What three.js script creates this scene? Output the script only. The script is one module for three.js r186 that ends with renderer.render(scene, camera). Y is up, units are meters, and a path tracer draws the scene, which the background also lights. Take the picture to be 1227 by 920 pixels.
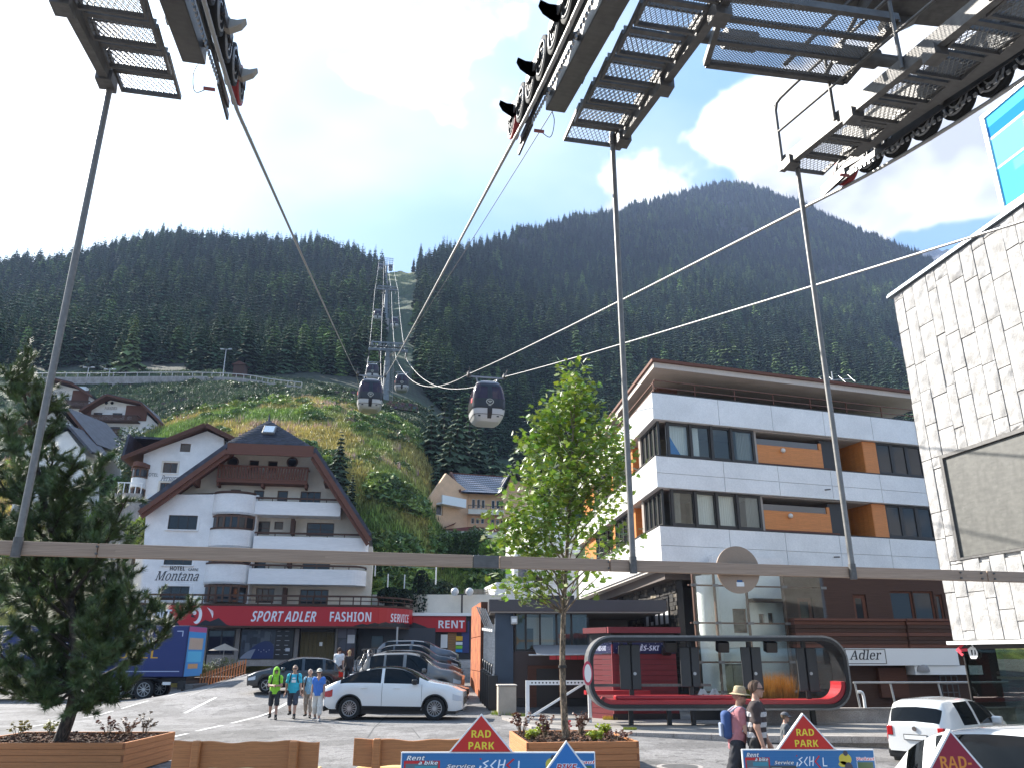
import * as THREE from 'three';
import { mergeGeometries } from 'three/addons/utils/BufferGeometryUtils.js';
import { RoundedBoxGeometry } from 'three/addons/geometries/RoundedBoxGeometry.js';
import { TextGeometry } from 'three/addons/geometries/TextGeometry.js';
import { FontLoader } from 'three/addons/loaders/FontLoader.js';

// ---------- camera, sky, sun, exposure ----------
const scene = new THREE.Scene();
const PITCH = THREE.MathUtils.degToRad(19),EYE = 2.1,FOC = 945;
const camera = new THREE.PerspectiveCamera(2 * Math.atan(460 / FOC) * 180 / Math.PI,1227 / 920,0.1,9000);
camera.position.set(0,EYE,0);
camera.rotation.x = PITCH;
const SUN = new THREE.Vector3(-0.665,0.575,-0.475).normalize();
const EXPOSURE = 3.25,SKY_GAIN = 1.12;
scene.fog = new THREE.FogExp2(0xb0c6f0,0.00014);
const sun = new THREE.DirectionalLight(new THREE.Color(1.0,0.945,0.86),5);
sun.position.copy(SUN).multiplyScalar(400);
sun.castShadow = true;
sun.shadow.mapSize.set(4096,4096);
Object.assign(sun.shadow.camera,{ left: -150,right: 150,top: 150,bottom: -150,near: 1,far: 1200 });
scene.add(sun,sun.target);

// ---------- noise ----------
function RNG(s) { return () => { s = (s + 0x6d2b79f5) | 0; let t = Math.imul(s ^ (s >>> 15),1 | s); t = (t + Math.imul(t ^ (t >>> 7),61 | t)) ^ t; return ((t ^ (t >>> 14)) >>> 0) / 4294967296; }; }
const hash3 = (x,y,z) => { let h = Math.imul(x,374761393) + Math.imul(y,668265263) + Math.imul(z,2147483647 - 69069); h = Math.imul(h ^ (h >>> 13),1274126177); return ((h ^ (h >>> 16)) >>> 0) / 4294967296; };
const fade = (t) => t * t * (3 - 2 * t),lerp = (a,b,t) => a + (b - a) * t,clamp = (x,a = 0,b = 1) => Math.min(b,Math.max(a,x));
const sstep = (a,b,x) => fade(clamp((x - a) / (b - a)));
function noise3(x,y,z,per = 0) {
  const i = Math.floor(x),j = Math.floor(y),k = Math.floor(z),u = fade(x - i),v = fade(y - j),w = fade(z - k);
  const m = per ? (n) => ((n % per) + per) % per : (n) => n;
  const c = (a,b,d) => hash3(m(i + a),m(j + b),k + d);
  return lerp(lerp(lerp(c(0,0,0),c(1,0,0),u),lerp(c(0,1,0),c(1,1,0),u),v),lerp(lerp(c(0,0,1),c(1,0,1),u),lerp(c(0,1,1),c(1,1,1),u),v),w);
}
function fbm(x,y,z,o = 5,per = 0) { let s = 0,a = 0.5,n = 0; for (let q = 0; q < o; q++) { s += a * noise3(x,y,z + q * 7,per); n += a; x *= 2; y *= 2; z = z * 2; per *= 2; a *= 0.5; } return s / n; }

// ---------- sky: blue air, glow of the veiled sun, cumulus and thin cloud ----------
{
  const W = 3072,H = 1536,d = new Float32Array(W * H * 4);
  const warp = (x,y,z) => fbm(x * 3.1 + 11,y * 3.1,z * 3.1,3) - 0.5;
  for (let r = 0; r < H; r++) {
    const el = ((r + 0.5) / H - 0.5) * Math.PI,y = Math.sin(el),ce = Math.cos(el);
    for (let c = 0; c < W; c++) {
      const az = ((c + 0.5) / W - 0.5) * 2 * Math.PI,x = Math.cos(az) * ce,z = Math.sin(az) * ce,o = (r * W + c) * 4;
      if (y < -0.05) { d[o] = 0.12; d[o + 1] = 0.13; d[o + 2] = 0.14; d[o + 3] = 1; continue; }
      const cs = x * SUN.x + y * SUN.y + z * SUN.z,ang = Math.acos(clamp(cs,-1,1)),h = Math.pow(1 - clamp(y),3);
      const glow = Math.exp(-ang * 2.6),halo = Math.exp(-ang * ang * 9);
      const wide = 0.1 * Math.exp(-ang * 1.0);
      let R = lerp(0.036,0.13,h) + wide,G = lerp(0.115,0.22,h) + wide * 1.12,B = lerp(0.255,0.32,h) + wide * 1.08;
      R += 0.3 * glow + 0.9 * halo; G += 0.33 * glow + 0.9 * halo; B += 0.28 * glow + 0.82 * halo;
      if (y > 0.05) {
        // thin veil in wide bands
        const veil = sstep(0.4,0.72,fbm(x * 2.6 + 5,y * 5 + z * 1.5,z * 2.6,5)) * (0.12 + 0.88 * Math.exp(-ang * 1.1));
        R = lerp(R,0.36 + glow * 0.5,veil * 0.8); G = lerp(G,0.385 + glow * 0.5,veil * 0.8); B = lerp(B,0.4 + glow * 0.46,veil * 0.8);
        // heaped cloud
        const wx = warp(x,y,z) * 0.16,s = 6.2;
        let n = 0.5 + (fbm((x + wx) * s,(y * 1.5 - wx) * s,(z + wx) * s,6) - 0.5) * 1.25;
        const azd = Math.atan2(x,-z) * 180 / Math.PI,eld = el * 180 / Math.PI;
        const bank = sstep(4,9,azd) * (1 - sstep(60,85,azd)) * (1 - sstep(33 + 0.24 * (Math.min(azd,22) - 6),39 + 0.2 * (Math.min(azd,22) - 6),eld)) * sstep(24.5,28,eld + (azd < 20 ? 6 : 0));
        const low = 1 - sstep(12,40,eld);
        const cov = Math.max(bank * 0.38,low * 0.18 * sstep(20,60,Math.abs(azd)));
        n += cov - 0.085;
        n += (fbm(x * 24,y * 28,z * 24,5) - 0.5) * 0.3; const den = sstep(0.57,0.66,n),thick = sstep(0.6,0.95,n);
        if (den > 0) {
          const puff = fbm((x + wx) * 13,(y - wx) * 17,z * 13,4),under = sstep(26,37,eld + (puff - 0.5) * 16);
          const lit = lerp(0.22,0.44,clamp(under * 0.9 + (puff - 0.5) * 0.9 + (1 - thick) * 0.35)) * (1 + 0.6 * glow);
          R = lerp(R,lit * 0.97,den); G = lerp(G,lit,den); B = lerp(B,lit * 1.05,den);
        }
      }
      d[o] = R; d[o + 1] = G; d[o + 2] = B; d[o + 3] = 1;
    }
  }
  const t = new THREE.DataTexture(d,W,H,THREE.RGBAFormat,THREE.FloatType);
  t.mapping = THREE.EquirectangularReflectionMapping; t.magFilter = THREE.LinearFilter; t.needsUpdate = true;
  scene.background = t; scene.environment = t; scene.backgroundIntensity = SKY_GAIN; scene.environmentIntensity = SKY_GAIN;
}

// ---------- geometry of the view: where a point seen in the photograph lies in the place ----------
const V3 = (x,y,z) => new THREE.Vector3(x,y,z),CP = Math.cos(PITCH),SP = Math.sin(PITCH);
function ray(px,py) { const x = (px - 613.5) / FOC,y = -(py - 460) / FOC; return V3(x,y * CP + SP,y * SP - CP); }
function P(px,py,d) { const r = ray(px,py),k = d / -r.z; return V3(r.x * k,EYE + r.y * k,-d); }
function PY(px,py,y) { const r = ray(px,py),k = (y - EYE) / r.y; return V3(r.x * k,y,r.z * k); }
const G = (px,py) => PY(px,py,0);
function ground(x,z) {
  const d = -z,up = 0.09 * clamp(d - 32,0,20.5) * sstep(-19,-13.5,x) - 0.03 * clamp(x - 2.5,0,9) * (1 - sstep(28,40,d));
  return up;
}
// a vertical plane in the place: x along it, y up, z out of it
class Frame {
  constructor(px,d,deg,y0 = 0,pyRef = 785) { const p = P(px,pyRef,d); this.o = V3(p.x,y0,p.z); this.a = deg * Math.PI / 180; }
  at(px,py,z = 0) {
    const r = ray(px,py),c = Math.cos(this.a),s = Math.sin(this.a),n = V3(s,0,c),o = this.o.clone().addScaledVector(n,z),e = V3(0,EYE,0);
    const k = o.clone().sub(e).dot(n) / r.dot(n),q = e.addScaledVector(r,k).sub(o);
    return [q.x * c - q.z * s,q.y];
  }
  u(px,py,z) { return this.at(px,py,z)[0]; }
  v(px,py,z) { return this.at(px,py,z)[1]; }
  r(x0,y0,x1,y1,z = 0) { const ym = (y0 + y1) / 2,xm = (x0 + x1) / 2; return [this.u(x0,ym,z),this.u(x1,ym,z),this.v(xm,y1,z),this.v(xm,y0,z)]; }
  put(o) { o.position.copy(this.o); o.rotation.y = this.a; return o; }
}

// ---------- geometry helpers ----------
function boxUV(g) {
  if (g.userData.keepUV) return g;
  const p = g.attributes.position,n = g.attributes.normal,uv = new Float32Array(p.count * 2);
  for (let i = 0; i < p.count; i++) {
    const ax = Math.abs(n.getX(i)),ay = Math.abs(n.getY(i)),az = Math.abs(n.getZ(i)),x = p.getX(i),y = p.getY(i),z = p.getZ(i);
    if (ay >= ax && ay >= az) { uv[2 * i] = x; uv[2 * i + 1] = z; } else if (ax >= az) { uv[2 * i] = z; uv[2 * i + 1] = y; } else { uv[2 * i] = x; uv[2 * i + 1] = y; }
  }
  g.setAttribute('uv',new THREE.BufferAttribute(uv,2));
  return g;
}
function prep(g) { let q = g.index ? g.toNonIndexed() : g; for (const k of Object.keys(q.attributes)) if (!['position','normal','uv','color'].includes(k)) q.deleteAttribute(k); if (!q.attributes.normal) q.computeVertexNormals(); q.userData = g.userData; boxUV(q); return q; }
function merge(gs) { gs = [].concat(gs).flat(3).map(prep); const anyC = gs.some((g) => g.attributes.color); if (anyC) for (const g of gs) if (!g.attributes.color) g.setAttribute('color',new THREE.BufferAttribute(new Float32Array(g.attributes.position.count * 3).fill(1),3)); return gs.length === 1 ? gs[0] : mergeGeometries(gs); }
const used = new Map();
function numbered(n) { const k = used.get(n) ?? 0; used.set(n,k + 1); return k ? n + '_' + String(k).padStart(3,'0') : n; }
function mk(name,gs,mat,parent = scene) {
  const m = new THREE.Mesh(merge(gs),mat); m.name = parent === scene ? numbered(name) : name; m.castShadow = m.receiveShadow = true; parent.add(m); return m;
}
function tag(o,label,category,group,kind) { if (label) o.userData.label = label; if (category) o.userData.category = category; if (group) o.userData.group = group; if (kind) o.userData.kind = kind; return o; }
function thing(name,label,category,pos,turn = 0,group) {
  const o = new THREE.Group(); o.name = numbered(name); scene.add(o); if (pos) o.position.copy(Array.isArray(pos) ? V3(...pos) : pos); o.rotation.y = turn;
  return tag(o,label,category,group);
}
const struct = (o) => tag(o,null,null,null,'structure');
function copyOf(src,label,pos,turn) { const c = src.clone(); c.name = numbered(src.name.replace(/_\d{3}$/,'')); c.userData = { ...src.userData }; if (label) c.userData.label = label; if (pos) c.position.copy(pos); if (turn !== undefined) c.rotation.y = turn; scene.add(c); return c; }
const box = (x0,x1,y0,y1,z0,z1) => new THREE.BoxGeometry(Math.abs(x1 - x0),Math.abs(y1 - y0),Math.abs(z1 - z0)).translate((x0 + x1) / 2,(y0 + y1) / 2,(z0 + z1) / 2);
const rbox = (x0,x1,y0,y1,z0,z1,r = 0.01,s = 2) => new RoundedBoxGeometry(Math.abs(x1 - x0),Math.abs(y1 - y0),Math.abs(z1 - z0),s,r).translate((x0 + x1) / 2,(y0 + y1) / 2,(z0 + z1) / 2);
const cyl = (r0,r1,h,n = 16) => new THREE.CylinderGeometry(r1,r0,h,n);
function aim(g,a,b) { const m = new THREE.Matrix4(),dir = b.clone().sub(a),q = new THREE.Quaternion().setFromUnitVectors(V3(0,1,0),dir.clone().normalize()); m.compose(a.clone().add(b).multiplyScalar(0.5),q,V3(1,1,1)); return g.applyMatrix4(m); }
const rod = (a,b,r0,r1 = r0,n = 8) => aim(cyl(r0,r1,a.distanceTo(b),n),a,b);
function bar(a,b,w,h) { // box beam whose height stays upright
  const d = b.clone().sub(a),L = d.length(),z = d.clone().normalize(),x = V3(0,1,0).cross(z).normalize(); if (x.lengthSq() < 0.5) x.set(1,0,0); const y = z.clone().cross(x);
  return new THREE.BoxGeometry(w,h,L).applyMatrix4(new THREE.Matrix4().makeBasis(x,y,z).setPosition(a.clone().add(b).multiplyScalar(0.5)));
}
function tube(pts,r,seg = 40,n = 6,closed = false) { return new THREE.TubeGeometry(new THREE.CatmullRomCurve3(pts,closed),seg,r,n,closed); }
function shapeOf(pts) { const s = new THREE.Shape(); pts.forEach(([x,y],i) => (i ? s.lineTo(x,y) : s.moveTo(x,y))); return s; }
function extrude(pts,depth,holes = [],bevel = 0) {
  const s = shapeOf(pts); for (const h of holes) { const q = new THREE.Path(); (h.length === 4 && !Array.isArray(h[0]) ? [[h[0],h[2]],[h[0],h[3]],[h[1],h[3]],[h[1],h[2]]] : h).forEach(([x,y],i) => (i ? q.lineTo(x,y) : q.moveTo(x,y))); s.holes.push(q); }
  return new THREE.ExtrudeGeometry(s,{ depth,bevelEnabled: bevel > 0,bevelThickness: bevel,bevelSize: bevel,bevelSegments: 1,curveSegments: 20 });
}
const prismY = (pts,y0,y1) => extrude(pts.map(([x,z]) => [x,-z]),y1 - y0).rotateX(-Math.PI / 2).translate(0,y0,0); // plan polygon (x, z) raised from y0 to y1
function ribbon(path,y0,y1,t) { // an upright band that follows a plan path, with thickness t to the back; u runs along it from 0 to 1
  const pos = [],uv = [],L = [0]; for (let i = 1; i < path.length; i++) L.push(L[i - 1] + Math.hypot(path[i][0] - path[i - 1][0],path[i][1] - path[i - 1][1]));
  const nr = path.map((p,i) => { const a = path[Math.max(0,i - 1)],b = path[Math.min(path.length - 1,i + 1)],dx = b[0] - a[0],dz = b[1] - a[1],l = Math.hypot(dx,dz); return [dz / l,-dx / l]; });
  const q = (a,b,c,d,u) => { for (const k of [0,1,2,0,2,3]) { pos.push(...[a,b,c,d][k]); uv.push(...u[k]); } };
  const T = L[L.length - 1],inn = path.map((p,i) => [p[0] + nr[i][0] * t,p[1] + nr[i][1] * t]);
  for (let i = 0; i + 1 < path.length; i++) {
    const a = path[i],b = path[i + 1],c = inn[i],d = inn[i + 1],ua = L[i] / T,ub = L[i + 1] / T;
    q([a[0],y0,a[1]],[b[0],y0,b[1]],[b[0],y1,b[1]],[a[0],y1,a[1]],[[ua,0],[ub,0],[ub,1],[ua,1]]);
    q([d[0],y0,d[1]],[c[0],y0,c[1]],[c[0],y1,c[1]],[d[0],y1,d[1]],[[0,0],[0,0],[0,0.02],[0,0.02]]);
    q([a[0],y1,a[1]],[b[0],y1,b[1]],[d[0],y1,d[1]],[c[0],y1,c[1]],[[ua,1],[ub,1],[ub,0.99],[ua,0.99]]);
    q([c[0],y0,c[1]],[d[0],y0,d[1]],[b[0],y0,b[1]],[a[0],y0,a[1]],[[ua,0],[ub,0],[ub,0.01],[ua,0.01]]);
  }
  for (const i of [0,path.length - 1]) { const a = path[i],c = inn[i]; const f = [[c[0],y0,c[1]],[a[0],y0,a[1]],[a[0],y1,a[1]],[c[0],y1,c[1]]]; if (i) f.reverse(); q(...f,[[0,0],[0.001,0],[0.001,1],[0,1]]); }
  const g = new THREE.BufferGeometry(); g.setAttribute('position',new THREE.Float32BufferAttribute(pos,3)); g.setAttribute('uv',new THREE.Float32BufferAttribute(uv,2)); g.computeVertexNormals(); g.userData.keepUV = true; return g;
}
function gridGeo(nu,nv,f,uvf) { // smooth sheet from a function of two counts
  const pos = [],uv = [],idx = []; for (let j = 0; j <= nv; j++) for (let i = 0; i <= nu; i++) { const p = f(i / nu,j / nv); pos.push(p.x,p.y,p.z); const t = uvf ? uvf(i / nu,j / nv) : [i / nu,j / nv]; uv.push(...t); }
  for (let j = 0; j < nv; j++) for (let i = 0; i < nu; i++) { const a = j * (nu + 1) + i; idx.push(a,a + 1,a + nu + 2,a,a + nu + 2,a + nu + 1); }
  const g = new THREE.BufferGeometry(); g.setAttribute('position',new THREE.Float32BufferAttribute(pos,3)); g.setAttribute('uv',new THREE.Float32BufferAttribute(uv,2)); g.setIndex(idx); g.computeVertexNormals(); g.userData.keepUV = true; return g;
}
function tint(g,c) { const n = g.attributes.position.count,a = new Float32Array(n * 3); for (let i = 0; i < n; i++) a.set(c,3 * i); g.setAttribute('color',new THREE.BufferAttribute(a,3)); return g; }

// ---------- materials ----------
function tex(size,fn,srgb = true) {
  const d = new Uint8Array(size * size * 4); for (let j = 0; j < size; j++) for (let i = 0; i < size; i++) { const c = fn(i / size,j / size),o = (j * size + i) * 4; d[o] = clamp(c[0]) * 255; d[o + 1] = clamp(c[1]) * 255; d[o + 2] = clamp(c[2]) * 255; d[o + 3] = 255; }
  const t = new THREE.DataTexture(d,size,size); t.wrapS = t.wrapT = THREE.RepeatWrapping; t.magFilter = THREE.LinearFilter; t.minFilter = THREE.LinearFilter; if (srgb) t.colorSpace = THREE.SRGBColorSpace; t.needsUpdate = true; return t;
}
const tex0 = 0,g1 = (v) => [v,v,v],rep = (t,sx,sy = sx) => { const c = t.clone(); c.repeat.set(1 / sx,1 / sy); c.needsUpdate = true; return c; };
const rn = RNG(77);
const TX = {
  plaster: tex(512,(u,v) => g1(0.86 + 0.09 * fbm(u * 6,v * 6,1,5,6) + 0.05 * noise3(u * 128,v * 128,3,128))),
  speck: tex(512,(u,v) => { const a = fbm(u * 5,v * 5,2,4,5),b = noise3(u * 256,v * 256,5,256),c = noise3(u * 120,v * 120,9,120); const w = 0.70 + 0.2 * (a - 0.5) + 0.2 * (b - 0.5) + 0.16 * (c - 0.5); return [w + 0.01,w,w - 0.008]; }),
  wood: tex(512,(u,v) => { const w = fbm(u * 3,v * 40,4,4,0) ,s = Math.sin((v * 40 + 3 * fbm(u * 2,v * 6,8,3)) * 6.28) * 0.5 + 0.5,q = 0.74 + 0.16 * (w - 0.5) + 0.1 * s + 0.1 * noise3(u * 20,v * 300,2); return [q + 0.02,q - 0.01,q - 0.03]; }),
  rough: tex(512,(u,v) => { const a = fbm(u * 8,v * 8,3,6,8); return g1(0.62 + 0.5 * (a - 0.5) + 0.12 * (noise3(u * 200,v * 200,4,200) - 0.5)); }),
  asph: tex(1024,(u,v) => { const a = fbm(u * 4,v * 4,2,5,4),p = fbm(u * 9,v * 9,15,3,9),b = noise3(u * 512,v * 512,5,512),c = noise3(u * 220,v * 220,9,220),k = Math.abs(fbm(u * 6,v * 6,31,4,6) - 0.5),crack = k < 0.0035 && p > 0.45 ? 0.22 : 0,spot = sstep(0.7,0.78,noise3(u * 40,v * 40,12,40)) * 0.1,w = 0.68 + 0.26 * (a - 0.5) + 0.1 * (sstep(0.5,0.54,p) - 0.5) + 0.24 * (b - 0.5) + 0.16 * (c - 0.5) - crack - spot; return [w + 0.01,w,w - 0.008]; }),
  metal: tex(512,(u,v) => { const a = fbm(u * 10,v * 10,6,4,10),b = fbm(u * 4,v * 30,7,3); return g1(0.8 + 0.2 * (a - 0.5) + 0.12 * (b - 0.5)); }),
  rust: tex(512,(u,v) => { const a = fbm(u * 6,v * 6,12,6,6),b = noise3(u * 90,v * 90,3,90); const k = 0.75 + 0.6 * (a - 0.5) + 0.15 * (b - 0.5); return [k + 0.05,k - 0.02,k - 0.06]; }),
  bark: tex(512,(u,v) => { const a = fbm(u * 20 + fbm(u * 4,v * 8,2,3) * 3,v * 6,5,5); return g1(0.45 + 0.9 * (a - 0.4)); }),
};
const BP = {
  fine: tex(512,(u,v) => g1(fbm(u * 24,v * 24,3,5,24)),false),
  rough: tex(512,(u,v) => { const a = fbm(u * 8,v * 8,3,6,8),r = Math.abs(fbm(u * 5,v * 5,21,4,5) - 0.5); return g1(a * 0.8 + clamp(r * 6) * 0.25); },false),
  wood: tex(512,(u,v) => g1(fbm(u * 3,v * 60,4,4)),false),
};
const mats = new Map();
function M(hex,o = {}) {
  const key = hex + JSON.stringify(o); if (mats.has(key)) return mats.get(key);
  const Cl = o.phys ? THREE.MeshPhysicalMaterial : THREE.MeshStandardMaterial,m = new Cl({ color: hex,roughness: o.r ?? 0.75,metalness: o.m ?? 0,side: THREE.DoubleSide });
  if (o.t) { m.map = rep(TX[o.t],o.s ?? 2,o.sy ?? o.s ?? 2); m.color.multiplyScalar(o.k ?? { plaster: 1.17,speck: 2.0,asph: 2.1,wood: 1.6,rough: 2.1,metal: 1.5,rust: 1.6,bark: 3 }[o.t]); }
  if (o.b) { m.bumpMap = rep(BP[o.b],o.bs ?? o.s ?? 2); m.bumpScale = o.bh ?? 0.004; }
  if (o.vc) m.vertexColors = true;
  if (o.coat) { m.clearcoat = o.coat; m.clearcoatRoughness = 0.05; }
  if (o.trans) { m.transmission = o.trans; m.thickness = 0; }
  if (o.flat) m.flatShading = true;
  m.name = o.n ?? ''; mats.set(key,m); return m;
}
const C = (r,g,b) => new THREE.Color().setRGB(r,g,b).getHex(THREE.SRGBColorSpace);
const lin = (r,g,b) => C(r,g,b);
const MAT = {
  white: M(lin(0.78,0.77,0.75),{ t: 'plaster',s: 3,b: 'fine',bs: 1,bh: 0.004 }),panel: M(lin(0.82,0.805,0.785),{ r: 0.35,t: 'plaster',s: 5,k: 1.12 }),cream: M(lin(0.66,0.6,0.5),{ t: 'plaster',s: 3,b: 'fine',bs: 1,bh: 0.004 }),
  peach: M(lin(0.72,0.45,0.27),{ t: 'plaster',s: 3 }),brown: M(lin(0.08,0.032,0.018),{ t: 'wood',s: 1.5,sy: 0.8,b: 'wood',bs: 1 }),darkwood: M(lin(0.055,0.026,0.016),{ t: 'wood',s: 1.5,sy: 0.8,b: 'wood',bs: 1 }),
  redwood: M(lin(0.12,0.05,0.032),{ t: 'wood',s: 1.5,sy: 0.6,b: 'wood',bs: 1 }),larch: M(lin(0.52,0.2,0.055),{ t: 'wood',s: 1.2,sy: 0.6,r: 0.5,b: 'wood',bs: 1,bh: 0.002 }),bench: M(lin(0.4,0.17,0.06),{ t: 'wood',s: 1.1,sy: 0.5,r: 0.55,b: 'wood',bs: 1,bh: 0.002 }),
  plank: M(lin(0.44,0.19,0.075),{ t: 'wood',s: 1.3,sy: 0.5,r: 0.7,b: 'wood',bs: 1,bh: 0.003 }),beam: M(lin(0.3,0.235,0.18),{ t: 'wood',s: 2,sy: 0.6,r: 0.8,b: 'wood',bs: 1,bh: 0.002 }),slate: M(lin(0.045,0.05,0.075),{ t: 'rough',s: 2,r: 0.55,b: 'rough',bs: 1 }),
  dark: M(lin(0.018,0.017,0.018),{ r: 0.5 }),black: M(lin(0.008,0.008,0.009),{ r: 0.4 }),frame: M(lin(0.03,0.026,0.024),{ r: 0.45 }),winwood: M(lin(0.09,0.045,0.025),{ r: 0.5,t: 'wood',s: 0.8 }),
  glass: M(lin(0.02,0.022,0.025),{ r: 0.03 }),pane: M(0xf2f6f4,{ phys: true,trans: 1,r: 0.0,n: 'clear_pane' }),tinted: M(lin(0.88,0.91,0.89),{ phys: true,trans: 1,r: 0 }),curtain: M(lin(0.6,0.57,0.54),{ r: 0.95 }),
  galv: M(lin(0.21,0.2,0.19),{ t: 'metal',s: 0.8,r: 0.5,m: 0.35 }),steel: M(lin(0.13,0.125,0.12),{ t: 'metal',s: 0.7,r: 0.55,m: 0.3 }),rail: M(lin(0.45,0.45,0.45),{ t: 'metal',s: 0.6,r: 0.35,m: 0.6 }),rope: M(lin(0.36,0.35,0.34),{ r: 0.45,m: 0.5 }),
  rubber: M(lin(0.012,0.012,0.012),{ r: 0.85 }),concrete: M(lin(0.34,0.32,0.3),{ t: 'speck',s: 1.6,b: 'fine',bs: 0.6,bh: 0.003 }),stone: M(lin(0.56,0.56,0.55),{ t: 'speck',s: 0.9,k: 1.45,b: 'rough',bs: 0.9,bh: 0.014,r: 0.9 }),
  red: M(lin(0.42,0.018,0.022),{ r: 0.45 }),wine: M(lin(0.15,0.016,0.022),{ r: 0.6,t: 'wood',s: 1.5,sy: 0.7 }),seatred: M(lin(0.36,0.022,0.028),{ r: 0.35 }),paintw: M(lin(0.78,0.78,0.77),{ r: 0.3 }),bluegrey: M(lin(0.05,0.07,0.1),{ t: 'plaster',s: 2 }),
  corten: M(lin(0.33,0.105,0.03),{ t: 'rust',s: 2,b: 'fine',bs: 0.7 }),bark: M(lin(0.06,0.042,0.03),{ t: 'bark',s: 0.7,b: 'rough',bs: 0.4,bh: 0.02 }),barkpale: M(lin(0.2,0.15,0.1),{ t: 'bark',s: 0.5,b: 'fine',bs: 0.4 }),
  soil: M(lin(0.07,0.038,0.024),{ t: 'rough',s: 0.5,b: 'rough',bs: 0.3,bh: 0.03,r: 0.95 }),chrome: M(lin(0.6,0.6,0.6),{ r: 0.15,m: 1 }),alu: M(lin(0.42,0.42,0.43),{ r: 0.3,m: 0.8 }),
};
const canvasTex = (w,h,draw) => { const c = document.createElement('canvas'); c.width = w; c.height = h; draw(c.getContext('2d'),w,h); const t = new THREE.CanvasTexture(c); t.colorSpace = THREE.SRGBColorSpace; t.anisotropy = 4; return t; };
const printMat = (t,r = 0.5) => new THREE.MeshStandardMaterial({ map: t,roughness: r,side: THREE.DoubleSide });
const fontL = new FontLoader(),FB = await fontL.loadAsync('fonts/droid/droid_sans_bold.typeface.json'),FR = await fontL.loadAsync('fonts/droid/droid_sans_regular.typeface.json'),FS = await fontL.loadAsync('fonts/droid/droid_serif_regular.typeface.json');
function text(str,font,h,depth,skew = 0,w = 0) { // lettering whose baseline starts at the origin; w stretches it to a width
  const g = new TextGeometry(str,{ font,size: h,depth,curveSegments: 3,bevelEnabled: false }); g.computeBoundingBox(); const b = g.boundingBox; g.translate(-b.min.x,0,0);
  if (w) g.scale(w / (b.max.x - b.min.x),1,1); if (skew) g.applyMatrix4(new THREE.Matrix4().set(1,skew,0,0,0,1,0,0,0,0,1,0,0,0,0,1)); return g;
}

// ---------- ground, road, pavement ----------
const asphalt = M(lin(0.15,0.147,0.146),{ t: 'asph',s: 9,b: 'fine',bs: 0.5,bh: 0.004,r: 0.9,vc: true });
{
  const nx = 130,nz = 100,x0 = -130,x1 = 110,z0 = -66,z1 = 70;
  const g = gridGeo(nx,nz,(u,v) => { const x = lerp(x0,x1,u),z = lerp(z1,z0,v); return V3(x,ground(x,z),z); },(u,v) => [lerp(x0,x1,u),lerp(z1,z0,v)]);
  const p = g.attributes.position,col = new Float32Array(p.count * 3);
  for (let i = 0; i < p.count; i++) { const k = 0.88 + 0.24 * fbm(p.getX(i) * 0.15,p.getZ(i) * 0.4,4,4); col.set([k,k,k],i * 3); }
  g.setAttribute('color',new THREE.BufferAttribute(col,3));
  struct(mk('road',g,asphalt));
}
// painted lines, worn: each dash follows the road
function strip(a,b,w,lift = 0.006) { const d = b.clone().sub(a).normalize(),s = V3(-d.z,0,d.x).multiplyScalar(w / 2),L = a.distanceTo(b),n = Math.max(1,Math.ceil(L / 1.5)); return gridGeo(n,1,(u,v) => { const q = a.clone().lerp(b,u).addScaledVector(s,v * 2 - 1); q.y = ground(q.x,q.z) + lift; return q; },(u,v) => [u * L,v * w]); }
const lineMat = M(lin(0.74,0.74,0.72),{ t: 'speck',s: 1.1,k: 1.5,r: 0.8 });
[[[221,855.5],[257,847.5],0.14],[[192,886],[224,879],0.14],[[235,876],[266,869],0.14],[[277,866.5],[357,847],0.15],[[100,860],[134,854],0.13],[[145,852.5],[176,847.5],0.13],[[20,873],[72,865],0.13],[[200,845],[236,838],0.12],[[255,838],[312,829],0.12],[[222,847],[300,833.5],0.02]].forEach(([a,b,w]) => struct(mk('road_marking',strip(G(...a),G(...b),w),lineMat)));
// long joints and a patch in the asphalt
const tar = M(lin(0.06,0.06,0.06),{ r: 0.8 });
[[[486,836],[448,872]],[[448,872],[440,884]],[[300,884],[470,877]],[[493,872],[503,884]]].forEach(([a,b]) => struct(mk('road_seam',strip(G(...a),G(...b),0.035,0.004),tar)));
// manhole cover by the couple on the right
{ const c = G(815,919),o = thing('manhole_cover','round iron manhole cover set in the asphalt left of the walking couple','manhole cover',[c.x,0.004,c.z]); mk('cover_frame',cyl(0.46,0.46,0.012,32).translate(0,0.004,0),MAT.concrete,o); mk('cover_lid',cyl(0.36,0.36,0.02,32).translate(0,0.006,0),MAT.steel,o); }
// pavement on the right with a granite kerb
const kerbLine = [[566,790],[573,812],[584,838],[604,861],[640,872],[720,878],[900,883],[1060,884],[1227,886]].map(([x,y]) => { const q = PY(x,y,0.02); if (-q.z > 45) q.copy(P(566,785,45)); return [q.x,q.z]; });
{
  const inner = [[20,-20],[34,-40],[20,-60],[-2.5,-60]],pts = [...kerbLine,...inner];
  struct(mk('pavement',prismY(pts,-0.4,0.03).translate(0,0,0),M(lin(0.235,0.225,0.21),{ t: 'speck',s: 2,b: 'fine',bs: 0.8,bh: 0.003,r: 0.9 })));
  for (let i = 3; i + 1 < kerbLine.length; i++) {
    const a = V3(kerbLine[i][0],-0.02,kerbLine[i][1]),b = V3(kerbLine[i + 1][0],-0.02,kerbLine[i + 1][1]),n = Math.max(1,Math.round(a.distanceTo(b) / 1));
    for (let k = 0; k < n; k++) { const p = a.clone().lerp(b,(k + 0.006) / n),q = a.clone().lerp(b,(k + 0.994) / n); struct(mk('kerb',bar(p,q,0.16,0.17),MAT.concrete)); }
  }
}

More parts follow.
